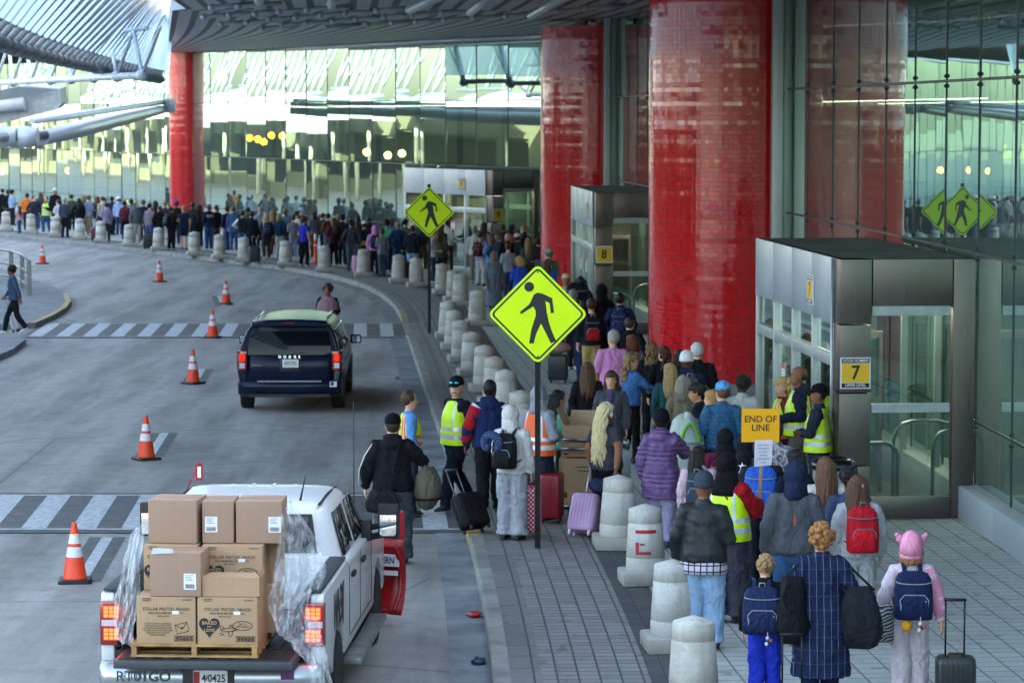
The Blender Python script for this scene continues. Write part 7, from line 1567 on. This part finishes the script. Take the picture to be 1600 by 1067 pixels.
backpack(pk('maroon hooded coat'),'6e1f38','maroon backpack on the person with the black head covering',.17,.10,y=-.27,strap='3a1420')
p=P(1066,812,.15); rt=thing('luggage_cart','steel luggage cart with a white and lime green bag beside the purple puffer jacket','luggage cart',p,R(-10))
mb=MB()
for x in(-.28,.28): mb.tube([(x,0,.12),(x,.03,1.0),(x,-.06,1.05)],.016,8); mb.tube([(x,0,.14),(x,.8,.14)],.016,8)
for z in(.14,1.04): mb.tube([(-.28,0 if z<1 else -.06,z),(.28,0 if z<1 else -.06,z)],.017,8)
mb.build('frame',[steel],rt)
for x in(-.24,.24):
    for y in(.05,.75): mb=MB(); mb.lathe([(.02,-.02),(.065,-.018),(.065,.018),(.02,.02)],(x,y,.065),14,axis=Matrix.Rotation(R(90),4,'Y')); mb.build('caster',[BLK],rt)
rt=thing('travel_bag','white and lime green travel bag piled on the cart by the purple jacket','bag',p+V((.06,.35,.17))); mb=MB(); mb.ell((0,0,.62),(.27,.25,.62),18,14,0,lambda q,d_:q*(1+.12*noise.noise(d_*3))); mb.build('bag_body',[cloth('c2ccc4')],rt)
mb=MB(); mb.tube([(.22*math.sin(a)+.05,-.20*math.cos(a)-.06,.62+.5*math.cos(a*1.7)) for a in [R(k) for k in range(-50,60,10)]],.022,6,flat=.5); mb.build('green_strap',[M('5fb52a',.5)],rt)
# ---------------------------------------------------------------- light, sky, camera
w=bpy.data.worlds.new('World'); SC.world=w; w.use_nodes=True; nt=w.node_tree; nt.nodes.clear()
SUN_EL,SUN_AZ=17.0,86.0     # degrees; azimuth clockwise from +Y (away from the camera)
sky=nt.nodes.new('ShaderNodeTexSky'); sky.sky_type='NISHITA'; sky.sun_disc=False; sky.sun_elevation=R(SUN_EL); sky.sun_rotation=R(SUN_AZ); sky.altitude=50; sky.air_density=.8; sky.dust_density=2.6; sky.ozone_density=.6
bg=nt.nodes.new('ShaderNodeBackground'); bg.inputs[1].default_value=.15; ow=nt.nodes.new('ShaderNodeOutputWorld'); nt.links.new(sky.outputs[0],bg.inputs[0]); nt.links.new(bg.outputs[0],ow.inputs[0])
sl=bpy.data.lights.new('sun','SUN'); sl.energy=4.0; sl.angle=R(.5); sl.color=(1,.94,.85); so=bpy.data.objects.new('sun',sl); COL.objects.link(so)
az,el=R(SUN_AZ),R(SUN_EL); sd=V((math.sin(az)*math.cos(el),math.cos(az)*math.cos(el),math.sin(el))); so.rotation_euler=sd.to_track_quat('Z','Y').to_euler()
cam=bpy.data.cameras.new('camera'); cam.sensor_width=36; cam.lens=FPX/1600*36; cam.clip_end=3000; cam.clip_start=.5; cam.dof.use_dof=True; cam.dof.focus_distance=32; cam.dof.aperture_fstop=4.0
co=bpy.data.objects.new('camera',cam); COL.objects.link(co); co.location=(0,0,CAMZ); co.rotation_euler=(R(90)-TILT,0,0); SC.camera=co
SC.view_settings.view_transform='Standard'; SC.view_settings.look='None'; SC.view_settings.gamma=1; SC.view_settings.exposure=3.35
try: SC.view_settings.use_white_balance=True; SC.view_settings.white_balance_temperature=7400; SC.view_settings.white_balance_tint=10
except Exception: pass
SC.cycles.max_bounces=10; SC.cycles.transparent_max_bounces=16; SC.cycles.glossy_bounces=5; SC.cycles.diffuse_bounces=4; SC.cycles.caustics_reflective=False; SC.cycles.caustics_refractive=False; SC.cycles.sample_clamp_indirect=6
try: SC.cycles.use_denoising=True
except Exception: pass
